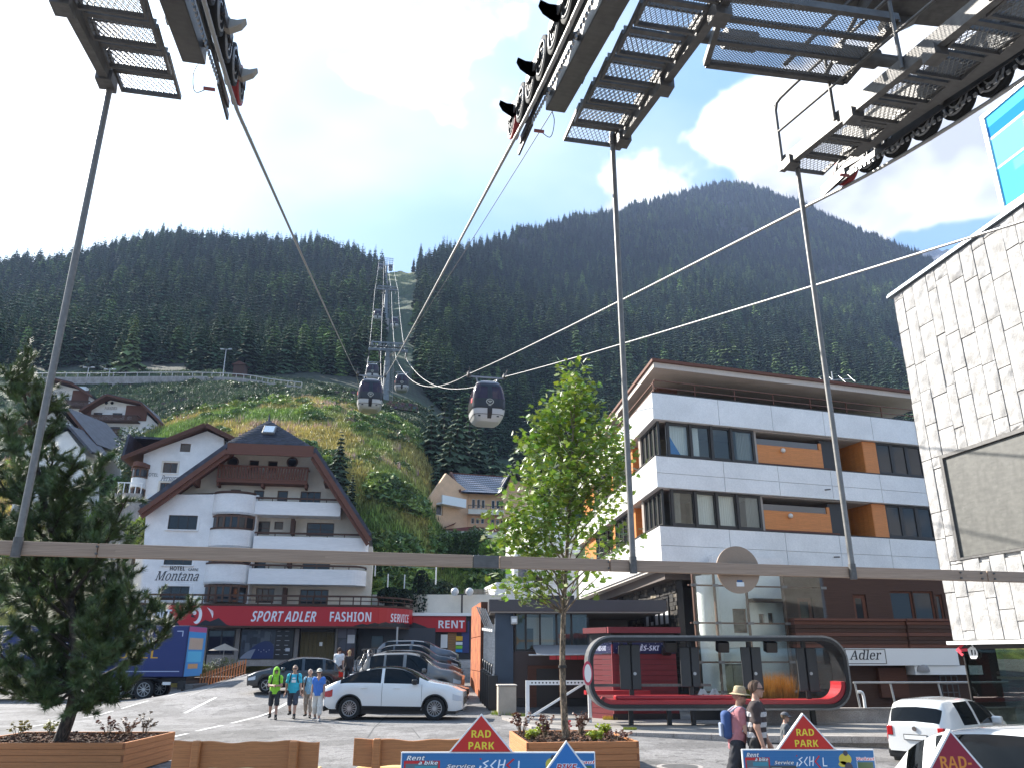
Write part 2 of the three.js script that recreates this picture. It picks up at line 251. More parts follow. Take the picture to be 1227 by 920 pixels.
// ---------- hillside: one sheet, from the foot behind the hotels up to the ridge and over ----------
// each column: photograph x, then [photograph y, distance in metres] at the levels foot, lower slope, terrace, road, forest edge, middle, upper, ridge
const HILL = [
  [-420,[[770,66],[600,95],[520,120],[455,150],[440,172],[400,300],[350,430],[318,520]]],
  [-150,[[770,66],[600,95],[540,110],[456,148],[443,172],[400,300],[350,440],[322,540]]],
  [40,[[770,66],[600,88],[548,106],[457,148],[443,172],[405,300],[355,450],[322,560]]],
  [130,[[770,66],[590,86],[545,106],[458,148],[444,172],[400,300],[345,460],[303,590]]],
  [200,[[770,64],[565,86],[500,113],[458,148],[445,172],[395,310],[335,480],[287,620]]],
  [260,[[770,63],[550,84],[484,114],[458,148],[446,172],[395,320],[335,490],[293,620]]],
  [330,[[770,63],[545,84],[478,112],[466,145],[452,170],[400,320],[340,490],[300,620]]],
  [390,[[770,63],[560,80],[474,116],[473,142],[458,170],[405,320],[345,490],[303,610]]],
  [440,[[770,63],[575,78],[492,118],[486,140],[466,170],[405,310],[350,460],[322,570]]],
  [470,[[770,63],[585,78],[501,122],[499,142],[470,172],[400,310],[355,430],[327,520]]],
  [500,[[770,64],[610,80],[520,118],[506,142],[478,176],[400,310],[350,440],[327,520]]],
  [530,[[770,66],[650,88],[585,112],[540,140],[500,180],[400,330],[345,490],[312,590]]],
  [580,[[770,70],[668,92],[630,115],[590,145],[540,195],[410,370],[345,560],[300,700]]],
  [650,[[770,72],[675,96],[640,120],[600,150],[555,205],[420,400],[335,680],[278,860]]],
  [740,[[770,74],[675,98],[640,122],[600,155],[555,215],[425,430],[325,800],[255,1080]]],
  [830,[[770,74],[675,98],[640,122],[600,155],[550,220],[430,440],[315,900],[231,1330]]],
  [880,[[770,74],[675,98],[640,122],[600,155],[550,220],[430,440],[315,930],[224,1400]]],
  [940,[[770,74],[675,98],[640,122],[600,155],[550,220],[440,440],[325,920],[238,1340]]],
  [1020,[[770,74],[675,98],[640,122],[600,155],[550,220],[450,440],[350,860],[275,1230]]],
  [1110,[[770,74],[675,98],[640,122],[600,155],[555,220],[465,430],[380,780],[312,1080]]],
  [1230,[[770,74],[675,98],[640,122],[600,155],[560,215],[490,400],[420,680],[365,900]]],
  [1600,[[770,74],[680,98],[650,122],[610,155],[570,215],[510,380],[450,620],[410,800]]],
];
const hillCols = HILL.map(([px,l]) => { const a = l.map(([py,d]) => P(px,py,d)); const r = a[7],dir = V3(r.x,0,r.z).normalize(); a[0].y = Math.min(a[0].y,1.4); a.unshift(a[0].clone().addScaledVector(dir,-7).setY(-0.6)); a.push(r.clone().addScaledVector(dir,120).setY(r.y - 12),r.clone().addScaledVector(dir,500).setY(r.y - 330)); return a; });
const NLEV = hillCols[0].length - 1;
function cat(a,b,c,d,t) { return 0.5 * (2 * b + (c - a) * t + (2 * a - 5 * b + 4 * c - d) * t * t + (3 * b - a - 3 * c + d) * t * t * t); }
function hillBase(u,v) { // u: column count, v: level count
  const i = Math.min(hillCols.length - 2,Math.floor(u)),f = u - i,k = Math.min(NLEV - 1,Math.floor(v)),e = v - k,K = (n) => clamp(n,0,NLEV),I = (n) => clamp(n,0,hillCols.length - 1);
  const at = (q,c) => { const a = hillCols[I(q)]; return lerp(a[k][c],a[k + 1][c],fade(e) * 0.35 + e * 0.65); };
  return V3(...['x','y','z'].map((c) => cat(at(i - 1,c),at(i,c),at(i + 1,c),at(i + 2,c),f)));
}
function hill(u,v) {
  const p = hillBase(u,v),d = Math.hypot(p.x,p.z),a = clamp((v - 1) / 1.5) * (v > 3.6 && v < 4.4 ? 0.15 : 1);
  p.y += a * (fbm(p.x * 0.05,p.z * 0.05,3,4) - 0.5) * lerp(2.2,14,sstep(200,600,d)) + a * (fbm(p.x * 0.012,p.z * 0.012,8,3) - 0.5) * lerp(0,26,sstep(200,500,d)) * (v < 7.5 ? 1 : 0.4);
  return p;
}
const uOf = (px) => { let i = 0; while (i < HILL.length - 2 && HILL[i + 1][0] < px) i++; return i + (px - HILL[i][0]) / (HILL[i + 1][0] - HILL[i][0]); };
const hillCell = new Map();
const px_of = (p) => { const f = -p.z * CP + (p.y - EYE) * SP; return [613.5 + FOC * p.x / f,460 - FOC * ((p.y - EYE) * CP + p.z * SP) / f]; };
function meadowShare(p,v) { // grass colour: where the slope is mown, dry, or dark wood floor
  const n = fbm(p.x * 0.09,p.z * 0.09,5,4),m = fbm(p.x * 0.35,p.z * 0.35,9,3);
  return [n,m];
}
{
  const nu = (HILL.length - 1) * 12,nv = NLEV * 16;
  const g = gridGeo(nu,nv,(a,b) => hill(a * (HILL.length - 1),b * NLEV),(a,b) => { const p = hillBase(a * (HILL.length - 1),b * NLEV); return [p.x * 0.25,(p.z + p.y) * 0.25]; });
  const p = g.attributes.position,col = new Float32Array(p.count * 3),q = V3();
  for (let i = 0; i < p.count; i++) {
    q.set(p.getX(i),p.getY(i),p.getZ(i)); const v = Math.floor(i / (nu + 1)) / nv * NLEV,[n,m] = meadowShare(q,v);
    const dry = sstep(0.42,0.6,n),px = px_of(q)[0];
    let c = [lerp(0.15,0.36,dry),lerp(0.22,0.31,dry),lerp(0.035,0.075,dry)].map((x) => x * (0.6 + 0.8 * m));
    const lower = sstep(2.6,3.2,v); // darker grass above the terrace wall
    c = c.map((x,k) => lerp(x,[0.04,0.075,0.03][k] * (0.7 + 0.6 * m),lower));
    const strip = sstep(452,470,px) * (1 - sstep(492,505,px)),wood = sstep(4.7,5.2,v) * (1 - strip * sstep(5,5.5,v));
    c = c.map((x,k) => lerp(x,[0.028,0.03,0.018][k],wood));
    const crest = strip * sstep(7.3,7.9,v); c = c.map((x,k) => lerp(x,[0.2,0.22,0.08][k],crest));
    col.set(c,i * 3);
  }
  g.setAttribute('color',new THREE.BufferAttribute(col,3));
  const m = M(0xffffff,{ t: 'rough',s: 1,vc: true,r: 1,b: 'rough',bs: 1,bh: 0.1 });
  struct(mk('hillside',g,m));
}
// bare rock mountain far behind
{
  const ridge = (x) => [[-2600,700],[900,1500],[1500,2050],[1990,2300],[2100,2420],[2250,2435],[2420,2390],[2560,2440],[2750,2400],[3300,2250],[4400,1700],[5600,900]].reduce((r,[a,b],i,l) => (i + 1 < l.length && x >= a && x <= l[i + 1][0] ? lerp(b,l[i + 1][1],(x - a) / (l[i + 1][0] - a)) : r),700);
  const g = gridGeo(260,60,(u,v) => { const x = lerp(-2600,5600,u),h = ridge(x),t = Math.pow(v,0.8),z = lerp(-2600,-4300,v),K = 0.55; let y = h * t * (1 - 0.03 * v); y += (fbm(x * 0.004,z * 0.004,3,6) - 0.5) * 260 * (1 - v * 0.75) + (fbm(x * 0.03,z * 0.03,1,3) - 0.5) * 40; return V3(x * K,y * K,z * K); },(u,v) => [u * 40,v * 12]);
  const p = g.attributes.position,col = new Float32Array(p.count * 3);
  for (let i = 0; i < p.count; i++) { const n = fbm(p.getX(i) * 0.01,p.getZ(i) * 0.01,7,4),s = sstep(0.45,0.6,n); col.set([lerp(0.2,0.1,s),lerp(0.19,0.12,s),lerp(0.18,0.06,s)],i * 3); }
  g.setAttribute('color',new THREE.BufferAttribute(col,3));
  struct(mk('rocky_mountain',g,M(0xffffff,{ t: 'rough',s: 1,vc: true,r: 1,b: 'rough',bs: 0.4,bh: 6 })));
}

// ---------- conifers ----------
function spruceGeo(seed,h,w,layers,fronds,curl = 0.5) { // drooping whorls of fronds round a stem; every frond a bent, toothed fan
  const r = RNG(seed),pos = [],col = [];
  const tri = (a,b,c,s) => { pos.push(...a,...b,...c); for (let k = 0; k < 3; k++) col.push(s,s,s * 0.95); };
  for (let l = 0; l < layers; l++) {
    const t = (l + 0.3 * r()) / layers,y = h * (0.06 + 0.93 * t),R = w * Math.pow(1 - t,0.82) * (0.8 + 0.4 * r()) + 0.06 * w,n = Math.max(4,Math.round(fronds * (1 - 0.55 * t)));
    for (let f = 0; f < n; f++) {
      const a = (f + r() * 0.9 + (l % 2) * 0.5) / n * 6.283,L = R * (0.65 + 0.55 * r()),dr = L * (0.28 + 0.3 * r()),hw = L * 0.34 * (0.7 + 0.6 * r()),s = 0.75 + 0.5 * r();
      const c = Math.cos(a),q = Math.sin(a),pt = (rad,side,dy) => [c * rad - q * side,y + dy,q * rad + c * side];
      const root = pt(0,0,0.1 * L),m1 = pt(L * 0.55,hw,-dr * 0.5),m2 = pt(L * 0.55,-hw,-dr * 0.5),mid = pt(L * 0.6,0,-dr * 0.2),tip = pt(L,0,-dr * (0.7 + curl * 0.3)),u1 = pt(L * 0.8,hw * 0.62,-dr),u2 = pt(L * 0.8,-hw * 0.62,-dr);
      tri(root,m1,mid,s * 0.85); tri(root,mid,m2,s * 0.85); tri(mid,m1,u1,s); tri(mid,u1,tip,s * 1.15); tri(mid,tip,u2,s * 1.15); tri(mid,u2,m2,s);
    }
  }
  const g = new THREE.BufferGeometry(); g.setAttribute('position',new THREE.Float32BufferAttribute(pos,3)); g.setAttribute('color',new THREE.Float32BufferAttribute(col,3)); g.computeVertexNormals(); return g;
}
const needle = M(0xffffff,{ vc: true,r: 0.95,n: 'needles' });
{
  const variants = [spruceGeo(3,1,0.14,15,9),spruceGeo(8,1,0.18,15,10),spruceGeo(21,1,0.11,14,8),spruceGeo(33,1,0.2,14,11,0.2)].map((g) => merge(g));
  const place = [[],[],[],[]],rnd = RNG(5),m4 = new THREE.Matrix4(),col = new THREE.Color();
  const put = (p,h,larch) => { const k = larch ? 3 : Math.floor(rnd() * 3),sx = h * (0.8 + 0.5 * rnd()); m4.compose(p,new THREE.Quaternion().setFromAxisAngle(V3(0,1,0),rnd() * 6.28),V3(sx,h,sx)); const tone = fbm(p.x * 0.008,p.z * 0.008,3,3),b = (0.6 + 0.8 * rnd() * rnd() + 0.2 * rnd()) * (0.6 + 0.8 * tone); place[k].push([m4.clone(),larch ? [0.095 * b,0.155 * b,0.04 * b] : [0.037 * b,0.076 * b,0.031 * b]]); };
  const U = HILL.length - 1; let made = 0;
  for (let i = 0; i < U * 6; i++) for (let j = 0; j < 60; j++) {
    const u = i / 6,v = 4.85 + j / 60 * 4.6,a = hillBase(u,v),b = hillBase(u + 1 / 6,v),c = hillBase(u,v + 4.6 / 60),ar = b.clone().sub(a).cross(c.clone().sub(a)).length(),d = Math.hypot(a.x,a.z);
    const n = ar / lerp(11,34,sstep(150,600,d)),cnt = Math.floor(n) + (rnd() < n % 1 ? 1 : 0);
    for (let k = 0; k < cnt; k++) {
      const uu = u + rnd() / 6,vv = v + rnd() * 4.6 / 60,p = hill(Math.min(uu,U - 0.001),vv),[px,py] = px_of(p);
      const gap = px > 456 + 6 * noise3(py * 0.1,1,1) && px < 497 + 7 * noise3(py * 0.1,5,1) && vv > 5; if (gap) continue;
      const edge = px > 395 && px < 520 && vv < 5.12; if (edge) continue;
      if (vv < 4.85 + 0.3 * noise3(p.x * 0.06,p.z * 0.06,2) && px < 560) continue;
      const clear = fbm(p.x * 0.012,p.z * 0.012,31,3); if (px > 560 && d > 420 && clear > 0.66 && rnd() < 0.85) continue;
      p.y -= 0.5; const pale = fbm(p.x * 0.02 + 40,p.z * 0.02,13,3) > 0.55 ? 0.3 : 0.04;
      put(p,(d < 260 ? 12.5 : d < 330 ? 16 : 21) * (0.45 + 0.8 * rnd()) * (vv > 7.7 ? 0.85 : 1),rnd() < pale); made++;
    }
  }
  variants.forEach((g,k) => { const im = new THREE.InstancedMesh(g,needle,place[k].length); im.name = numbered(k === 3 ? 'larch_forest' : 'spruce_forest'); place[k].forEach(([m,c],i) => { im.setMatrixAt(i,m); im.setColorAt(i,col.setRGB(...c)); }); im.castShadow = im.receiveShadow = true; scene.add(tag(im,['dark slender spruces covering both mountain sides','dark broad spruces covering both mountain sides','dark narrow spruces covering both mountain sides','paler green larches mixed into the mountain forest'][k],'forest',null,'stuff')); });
  console.log('forest',made);
}

// ---------- building kit: everything in a building's own axes (x along the front, y up, z out) ----------
const shr = (q,k) => [q[0] + k,q[1] - k,q[2] + k,q[3] - k];
function windowAt(parent,q,z,o = {}) { // q = [x0, x1, y0, y1]; a frame set in the opening with a recessed pane
  const [x0,x1,y0,y1] = q,f = o.f ?? 0.06,d = o.d ?? 0.07,zz = z - (o.deep ?? 0.1),gs = [box(x0,x1,y0,y0 + f,zz - d,zz),box(x0,x1,y1 - f,y1,zz - d,zz),box(x0,x0 + f,y0 + f,y1 - f,zz - d,zz),box(x1 - f,x1,y0 + f,y1 - f,zz - d,zz)];
  for (let i = 1; i < (o.nx ?? 2); i++) { const x = lerp(x0,x1,i / (o.nx ?? 2)); gs.push(box(x - f / 2,x + f / 2,y0 + f,y1 - f,zz - d + 0.004,zz - 0.004)); }
  for (let i = 1; i < (o.ny ?? 1); i++) { const y = lerp(y0,y1,i / o.ny),nx = o.nx ?? 2; for (let k = 0; k < nx; k++) gs.push(box(lerp(x0,x1,k / nx) + f * 0.6,lerp(x0,x1,(k + 1) / nx) - f * 0.6,y - 0.02,y + 0.02,zz - d + 0.01,zz - 0.01)); }
  const w = mk(o.name ?? 'window',gs,o.m ?? MAT.winwood,parent);
  mk('pane',box(x0 + f * 0.5,x1 - f * 0.5,y0 + f * 0.5,y1 - f * 0.5,zz - d * 0.6,zz - d * 0.4),o.glass ?? MAT.glass,w);
  if (o.sill) mk('sill',box(x0 - 0.15,x1 + 0.15,y0 - 0.09,y0 - 0.01,z - 0.05,z + 0.12),o.sill,w);
  if (o.surround) { const s = 0.16; mk('surround',extrude([[x0 - s,y0 - 0.02],[x1 + s,y0 - 0.02],[x1 + s,y1 + s],[x0 - s,y1 + s]],0.025,[[x0,x1,y0 - 0.01,y1]]).translate(0,0,z + 0.002),o.surround,w); }
  if (o.curtain) { const [a,b] = o.curtain; mk('curtain',gridGeo(30,1,(u,v) => V3(lerp(x0 + a * (x1 - x0),x0 + b * (x1 - x0),u),lerp(y0 + f,y1 - f,v),zz - d - 0.12 + 0.03 * Math.sin(u * 46))),MAT.curtain,w); }
  return w;
}
const holes = (l) => l.map((q) => [q[0],q[1],q[2],q[3]]);
function sideOf(y0,y1,x,z0,z1) { return box(x - 0.12,x + 0.12,y0,y1,z0,z1); }
function slabRoof(a,b,z0,z1,t) { // roof plane between two eave/ridge points (x, y) from z0 to z1
  const dx = b[0] - a[0],dy = b[1] - a[1],L = Math.hypot(dx,dy),nx = -dy / L * t,ny = dx / L * t,s = ny < 0 ? -1 : 1;
  return extrude([a,b,[b[0] + nx * s,b[1] + ny * s],[a[0] + nx * s,a[1] + ny * s]],Math.abs(z1 - z0)).translate(0,0,Math.min(z0,z1));
}
function balcony(parent,f,q,out,m,o = {}) { // a parapet of boards or a solid wall in front of the facade, with its floor
  const [x0,x1,y0,y1] = q,gs = [box(x0,x1,y0,y0 + 0.14,0.02,out)];
  const b = mk('balcony',gs,o.floor ?? m,parent),t = 0.1;
  if (o.boards) { const n = Math.round((x1 - x0) / 0.16); for (let i = 0; i < n; i++) mk('board',box(lerp(x0,x1,(i + 0.08) / n),lerp(x0,x1,(i + 0.92) / n),y0 + 0.14,y1 - 0.08,out - t * 0.6,out - t * 0.3),m,b); }
  else mk('parapet',[box(x0,x1,y0 + 0.14,y1 - 0.08,out - t,out),box(x0,x0 + t,y0 + 0.14,y1 - 0.08,0.02,out - t),box(x1 - t,x1,y0 + 0.14,y1 - 0.08,0.02,out - t)],m,b);
  mk('hand_rail',[box(x0 - 0.03,x1 + 0.03,y1 - 0.08,y1,out - t - 0.03,out + 0.03),box(x0 - 0.03,x0 + t,y1 - 0.08,y1,0.02,out - t - 0.03),box(x1 - t,x1 + 0.03,y1 - 0.08,y1,0.02,out - t - 0.03)],o.rail ?? m,b);
  return b;
}
// a gabled house: outline given in photograph pixels on its front plane
function gableHouse(name,label,F,s) {
  const o = F.put(thing(name,label,'building')),A = s.out.map(([x,y]) => F.at(x,y)),xs = A.map((p) => p[0]),yb = Math.min(...A.map((p) => p[1]));
  const wins = (s.win ?? []).map((w) => ({ q: F.r(...w.p),...w }));
  mk('wall',[extrude(A,0.28,holes(wins.map((w) => w.q))).translate(0,0,-0.28),extrude(A,0.02).translate(0,0,-0.9),extrude(A.map(([x,y]) => [x,y - 0.01]),0.25).translate(0,0,-s.deep)],s.wall ?? MAT.white,o);
  const L = Math.min(...xs),R = Math.max(...xs),yl = Math.max(...A.filter((p) => Math.abs(p[0] - L) < 0.6).map((p) => p[1])),yr = Math.max(...A.filter((p) => Math.abs(p[0] - R) < 0.6).map((p) => p[1]));
  const sw = (s.sideWin ?? []);
  mk('side_wall',[box(L + 0.001,L + 0.25,yb,yl - 0.05,-s.deep + 0.25,-0.29),box(R - 0.25,R - 0.001,yb,yr - 0.05,-s.deep + 0.25,-0.29)],s.wall ?? MAT.white,o);
  for (const w of wins) windowAt(o,w.q,0,{ nx: w.nx ?? 2,ny: w.ny,m: w.m ?? s.winm ?? MAT.winwood,sill: w.sill ? (s.wall ?? MAT.white) : null,surround: w.sur ? MAT.cream : null });
  const rp = s.roof.map(([x,y]) => F.at(x,y)),rf = [];
  const roof = mk('roof',rp.slice(0,-1).map((p,i) => slabRoof(p,rp[i + 1],s.over ?? 1,-s.deep - 0.6,0.22)),s.roofm ?? MAT.slate,o);
  mk('barge_board',rp.slice(0,-1).map((p,i) => slabRoof([p[0],p[1] - 0.16],[rp[i + 1][0],rp[i + 1][1] - 0.16],(s.over ?? 1) + 0.03,(s.over ?? 1) - 0.1,0.3)),s.barge ?? MAT.brown,roof);
  mk('soffit',rp.slice(0,-1).map((p,i) => slabRoof([p[0],p[1] - 0.06],[rp[i + 1][0],rp[i + 1][1] - 0.06],(s.over ?? 1) - 0.11,-s.deep - 0.5,0.05)),s.soffit ?? MAT.brown,roof);
  for (const b of s.balc ?? []) balcony(o,F,F.r(...b.p),b.out ?? 1.1,b.m ?? MAT.darkwood,b);
  for (const t of s.tim ?? []) mk(t.n ?? 'timber',box(...F.r(...t.p),0.002,t.out ?? 0.12),t.m ?? MAT.darkwood,o);
  return o;
}

// ---------- Hotel with the sport shop on its ground floor ----------
{
  const F = new Frame(305,56,9,0),o = F.put(thing('hotel','white hotel with brown gable roof and curved balconies above the red shop band','building'));
  const R = (a,b,c,d,z = 0) => F.r(a,b,c,d,z),pt = (x,y,z = 0) => F.at(x,y,z),yv = (y,x = 305) => F.v(x,y);
  const y0 = F.v(305,792) - 0.3,top = yv(592),zb = -1.5;
  // wings of the wall: left block in front, gable wall behind
  const lb = [[165,752],[176,592],[259,592],[252,752]].map((p) => pt(...p));
  const blockWin = [[201,617,236,634],[196,666,230,676.5],[192,702,226,719]].map((p) => R(...p));
  const gw = [[247,752],[262,590],[205,592],[212,585],[272,537],[373,541],[428,628],[440,652],[441,752]].map((p) => pt(...p,zb));
  const gq = [[298,551,309.5,566],[320.5,552,332,566],[236,585,260,595],[275.5,586,288,593],[303.5,587,316,597.5],[332,587.5,344.5,600],[359.5,588.5,384,602],[308,624,323,640],[328.5,624.5,339,634],[367,626,400,642],[302,671,318,682],[362,673,395,683],[306,704.5,328,722],[359,706,393,724]].map((p) => R(...p,zb));
  mk('wall',[extrude(lb,0.3,holes(blockWin)).translate(0,0,-0.3),extrude(lb,0.02).translate(0,0,-0.8),box(lb[0][0],lb[0][0] + 0.3,y0 + 3.2,top,-11,-0.31),box(lb[2][0] - 0.3,lb[2][0],y0 + 3.2,top,zb + 0.02,-0.31)],MAT.white,o);
  const gwall = mk('gable_wall',[extrude(gw,0.3,holes(gq)).translate(0,0,zb - 0.3),extrude(gw,0.02).translate(0,0,zb - 0.9),box(gw[8][0] - 0.3,gw[8][0],y0,gw[7][1] - 0.1,-11,zb - 0.31)],MAT.cream,o);
  blockWin.forEach((q) => windowAt(o,q,0,{ nx: 3,m: MAT.frame,sill: MAT.white,surround: MAT.white }));
  gq.forEach((q,i) => windowAt(o,q,zb,{ nx: [1,1,3,1,1,1,3,1,1,2,1,2,3,4][i],ny: i > 9 ? 2 : i === 9 || i === 7 ? 2 : 1,deep: 0.14 }));
  for (const x of [279,350]) { const c = pt(x,553.5,zb); const w = mk('round_window',new THREE.TorusGeometry(0.36,0.06,8,24).translate(c[0],c[1],zb + 0.02),MAT.winwood,o); mk('pane',new THREE.CylinderGeometry(0.34,0.34,0.03,24).rotateX(Math.PI / 2).translate(c[0],c[1],zb + 0.02),MAT.glass,w); }
  // wooden balcony in the gable: posts, rail and slanted sawn boards
  { const q = R(260,558,369,578,zb + 1),b = mk('balcony',[box(q[0],q[1],q[2] - 0.05,q[2] + 0.13,zb + 0.01,zb + 1.1),...[0,0.5,1].map((t) => { const x = lerp(q[0] + 0.1,q[1] - 0.1,t); return box(x - 0.08,x + 0.08,q[2] - 0.3,q[2] - 0.051,zb + 0.01,zb + 1.0); })],MAT.redwood,o);
    mk('hand_rail',[box(q[0],q[1],q[3] - 0.12,q[3],zb + 0.98,zb + 1.12),box(q[0],q[1],q[2] + 0.14,q[2] + 0.24,zb + 1,zb + 1.1),box(q[0],q[0] + 0.12,q[2] + 0.24,q[3] - 0.12,zb + 1,zb + 1.12),box(q[1] - 0.12,q[1],q[2] + 0.24,q[3] - 0.12,zb + 1,zb + 1.12),box(q[0],q[0] + 0.1,q[3] - 0.12,q[3],zb + 0.02,zb + 0.97),box(q[1] - 0.1,q[1],q[3] - 0.12,q[3],zb + 0.02,zb + 0.97)],MAT.redwood,b);
    for (let i = 0; i < 30; i++) { const t = (i + 0.5) / 30,x = lerp(q[0] + 0.18,q[1] - 0.18,t); mk('board',box(-0.07,0.07,-0.45,0.45,-0.02,0.02).rotateZ(t < 0.5 ? 0.12 : -0.12).translate(x,(q[2] + q[3]) / 2 + 0.05,zb + 1.06),MAT.redwood,b); } }
  // parapets of the rounded bay and of the long balconies, floor by floor
  const cx0 = F.u(255,605),cx1 = F.u(306,605),bayW = cx1 - cx0,bc = (cx0 + cx1) / 2;
  const arc = (a,b,n = 20,d = 1.25) => Array.from({ length: n + 1 },(_,i) => { const t = lerp(-1,1,i / n); return [bc + t * bayW / 2,d * Math.sqrt(Math.max(0,1 - t * t * 0.86)) - 0.45]; });
  const bay = (ya,yb,m,t = 0.22) => ribbon(arc(),yv(yb,280),yv(ya,280),t);
  [[593,617],[634.5,657],[676,700]].forEach(([a,b]) => mk('bay_parapet',bay(a,b),MAT.white,o));
  [590.8,633.6,675].forEach((a) => mk('bay_coping',ribbon(arc(0,0,20,1.32),yv(a + 1.6,280),yv(a - 0.6,280),0.3),MAT.darkwood,o));
  [617,657,700].forEach((a) => mk('bay_floor',prismY([...arc(),[cx1,-0.9],[cx0,-0.9]],yv(a,280) + 0.01,yv(a,280) + 0.14),MAT.white,o));
  for (const [a,b] of [[617.5,633.5],[657.5,675.3],[700.5,722]]) { // curved bay windows: panes between wooden posts, a light curtain inside
    const A = arc(0,0,6,1.1),w = mk('bay_window',A.map(([x,z]) => box(x - 0.06,x + 0.06,yv(b,280) + 0.01,yv(a,280) - 0.01,z - 0.12,z - 0.02)).concat([ribbon(A.map(([x,z]) => [x,z - 0.03]),yv(a,280) - 0.16,yv(a,280) - 0.03,0.08)]),MAT.winwood,o);
    for (let i = 0; i < 6; i++) mk('pane',ribbon([[A[i][0] + 0.07,A[i][1] - 0.07],[A[i + 1][0] - 0.07,A[i + 1][1] - 0.07]],yv(b,280) + 0.03,yv(a,280) - 0.17,0.02),MAT.glass,w);
  }
  // bay side posts
  mk('bay_post',[box(cx1 - 0.15,cx1 + 0.12,yv(752,305),yv(592,305),zb + 0.01,-0.2)],MAT.white,o);
  const longBalc = (xa,xb,ya,yb,zo,curve) => { const x0 = F.u(xa,(ya + yb) / 2,zo),x1 = F.u(xb,(ya + yb) / 2,zo),path = [[x0,zo]]; if (curve) for (let i = 0; i <= 8; i++) { const a = i / 8 * Math.PI / 2; path.push([x1 - curve + curve * Math.sin(a),zo - curve + curve * Math.cos(a)]); } else path.push([x1,zo]); path.push([x1,curve ? zb - 1 : zb + 0.01]); const v0 = F.v((xa + xb) / 2,yb,zo),v1 = F.v((xa + xb) / 2,ya,zo);
    mk('balcony_parapet',ribbon(path,v0,v1,0.2),MAT.white,o); mk('balcony_floor',prismY([...path,[x0,zb + 0.01]],v0 + 0.02,v0 + 0.2).translate(0,0,-0.02),MAT.white,o);
    const rl = mk('balcony_rail',[ribbon(path,v1 + 0.17,v1 + 0.29,0.1)],MAT.darkwood,o); for (let i = 0; i <= 6; i++) { const x = lerp(x0 + 0.2,x1 - (curve || 0.1),i / 6); mk('rail_post',box(x - 0.03,x + 0.03,v1,v1 + 0.168,zo - 0.12,zo - 0.06),MAT.darkwood,rl); } };
  longBalc(305,408,601,617,0.1,0); longBalc(303,441,643,661,0.3,0.5); longBalc(297,438,681.5,700,0.3,1.2);
  // dividers between the balconies
  for (const [x,a,b] of [[350,622,640],[346,667,680],[340,704,724]]) { const q = R(x - 1.5,a,x + 2.5,b,zb + 0.8); mk('balcony_divider',box(q[0],q[1],q[2],q[3],zb + 0.01,zb + 1.2),MAT.darkwood,o); }
  // roof: two long verges, flat edge, hipped cap with a roof light
  const zf = 0.9,ev = [[169,609],[274,534.5],[374,538],[441,642]].map((p) => pt(...p,zf)),bk = -12;
  const slopeL = slabRoof(ev[0],ev[1],zf,bk,0.3),slopeR = slabRoof(ev[2],ev[3],zf,bk,0.3);
  const roof = mk('roof',[slopeL,slopeR],MAT.slate,o);
  const cap = [pt(269,534,zf),pt(372,537.5,zf),pt(322,503,zf - 4)],cb = cap[0][1] + 0.28; const H = (x,y,z) => [x,y,z];
  const hp = [H(cap[0][0],cb,zf - 0.2),H(cap[1][0],cb,zf - 0.2),H(cap[1][0],cb,-11.5),H(cap[0][0],cb,-11.5)],r1 = H(cap[2][0],cap[2][1],zf - 4),r2 = H(cap[2][0],cap[2][1],-8);
  const capG = new THREE.BufferGeometry(); capG.setAttribute('position',new THREE.Float32BufferAttribute([hp[0],hp[1],r1,hp[1],hp[2],r2,hp[1],r2,r1,hp[2],hp[3],r2,hp[3],hp[0],r1,hp[3],r1,r2,hp[0],hp[2],hp[1],hp[0],hp[3],hp[2]].flat(),3)); capG.computeVertexNormals();
  const capM = mk('hipped_cap',capG,MAT.slate,o);
  // rows of slates across the front of the cap
  for (let k = 0; k < 14; k++) { const t = k / 14,a = V3(...hp[0]).lerp(V3(...r1),t),b = V3(...hp[1]).lerp(V3(...r1),t),n = V3(0,0.03,0.035); mk('slate_row',bar(a.add(n),b.add(n),0.05,0.035),MAT.slate,capM); }
  { const a = pt(317,514,zf - 1.8),b = pt(327,520,zf - 1.8); const g = mk('roof_light',rbox(-0.45,0.45,-0.06,0.1,-0.6,0.6,0.03).rotateX(0.72).translate((a[0] + b[0]) / 2,(a[1] + b[1]) / 2 + 0.15,zf - 1.9),MAT.galv,o); mk('pane',box(-0.36,0.36,0.101,0.12,-0.5,0.5).rotateX(0.72).translate((a[0] + b[0]) / 2,(a[1] + b[1]) / 2 + 0.15,zf - 1.9),MAT.chrome,g); }
  mk('roof_finial',[cyl(0.09,0.02,0.6).translate(cap[2][0],cap[2][1] + 0.2,zf - 4)],MAT.slate,o);
  const verge = mk('barge_board',[slabRoof([ev[0][0],ev[0][1] - 0.42],[ev[1][0],ev[1][1] - 0.42],zf + 0.06,zf - 0.1,0.32),slabRoof([ev[2][0],ev[2][1] - 0.42],[ev[3][0],ev[3][1] - 0.42],zf + 0.06,zf - 0.1,0.32),box(ev[1][0] - 0.1,ev[2][0] + 0.1,ev[1][1] - 0.55,ev[1][1] + 0.25,zf - 0.12,zf + 0.04)],MAT.redwood,o);
  mk('second_board',slabRoof([ev[0][0] + 0.1,ev[0][1] - 0.66],[ev[1][0] + 0.1,ev[1][1] - 0.66],zf - 0.14,zf - 0.3,0.26),MAT.redwood,verge); mk('second_board',slabRoof([ev[2][0] - 0.1,ev[2][1] - 0.66],[ev[3][0] - 0.1,ev[3][1] - 0.66],zf - 0.14,zf - 0.3,0.26),MAT.redwood,verge);
  mk('soffit',[slabRoof([ev[0][0],ev[0][1] - 0.1],[ev[1][0],ev[1][1] - 0.1],zf - 0.11,bk,0.08),slabRoof([ev[2][0],ev[2][1] - 0.1],[ev[3][0],ev[3][1] - 0.1],zf - 0.11,bk,0.08)],MAT.redwood,o);
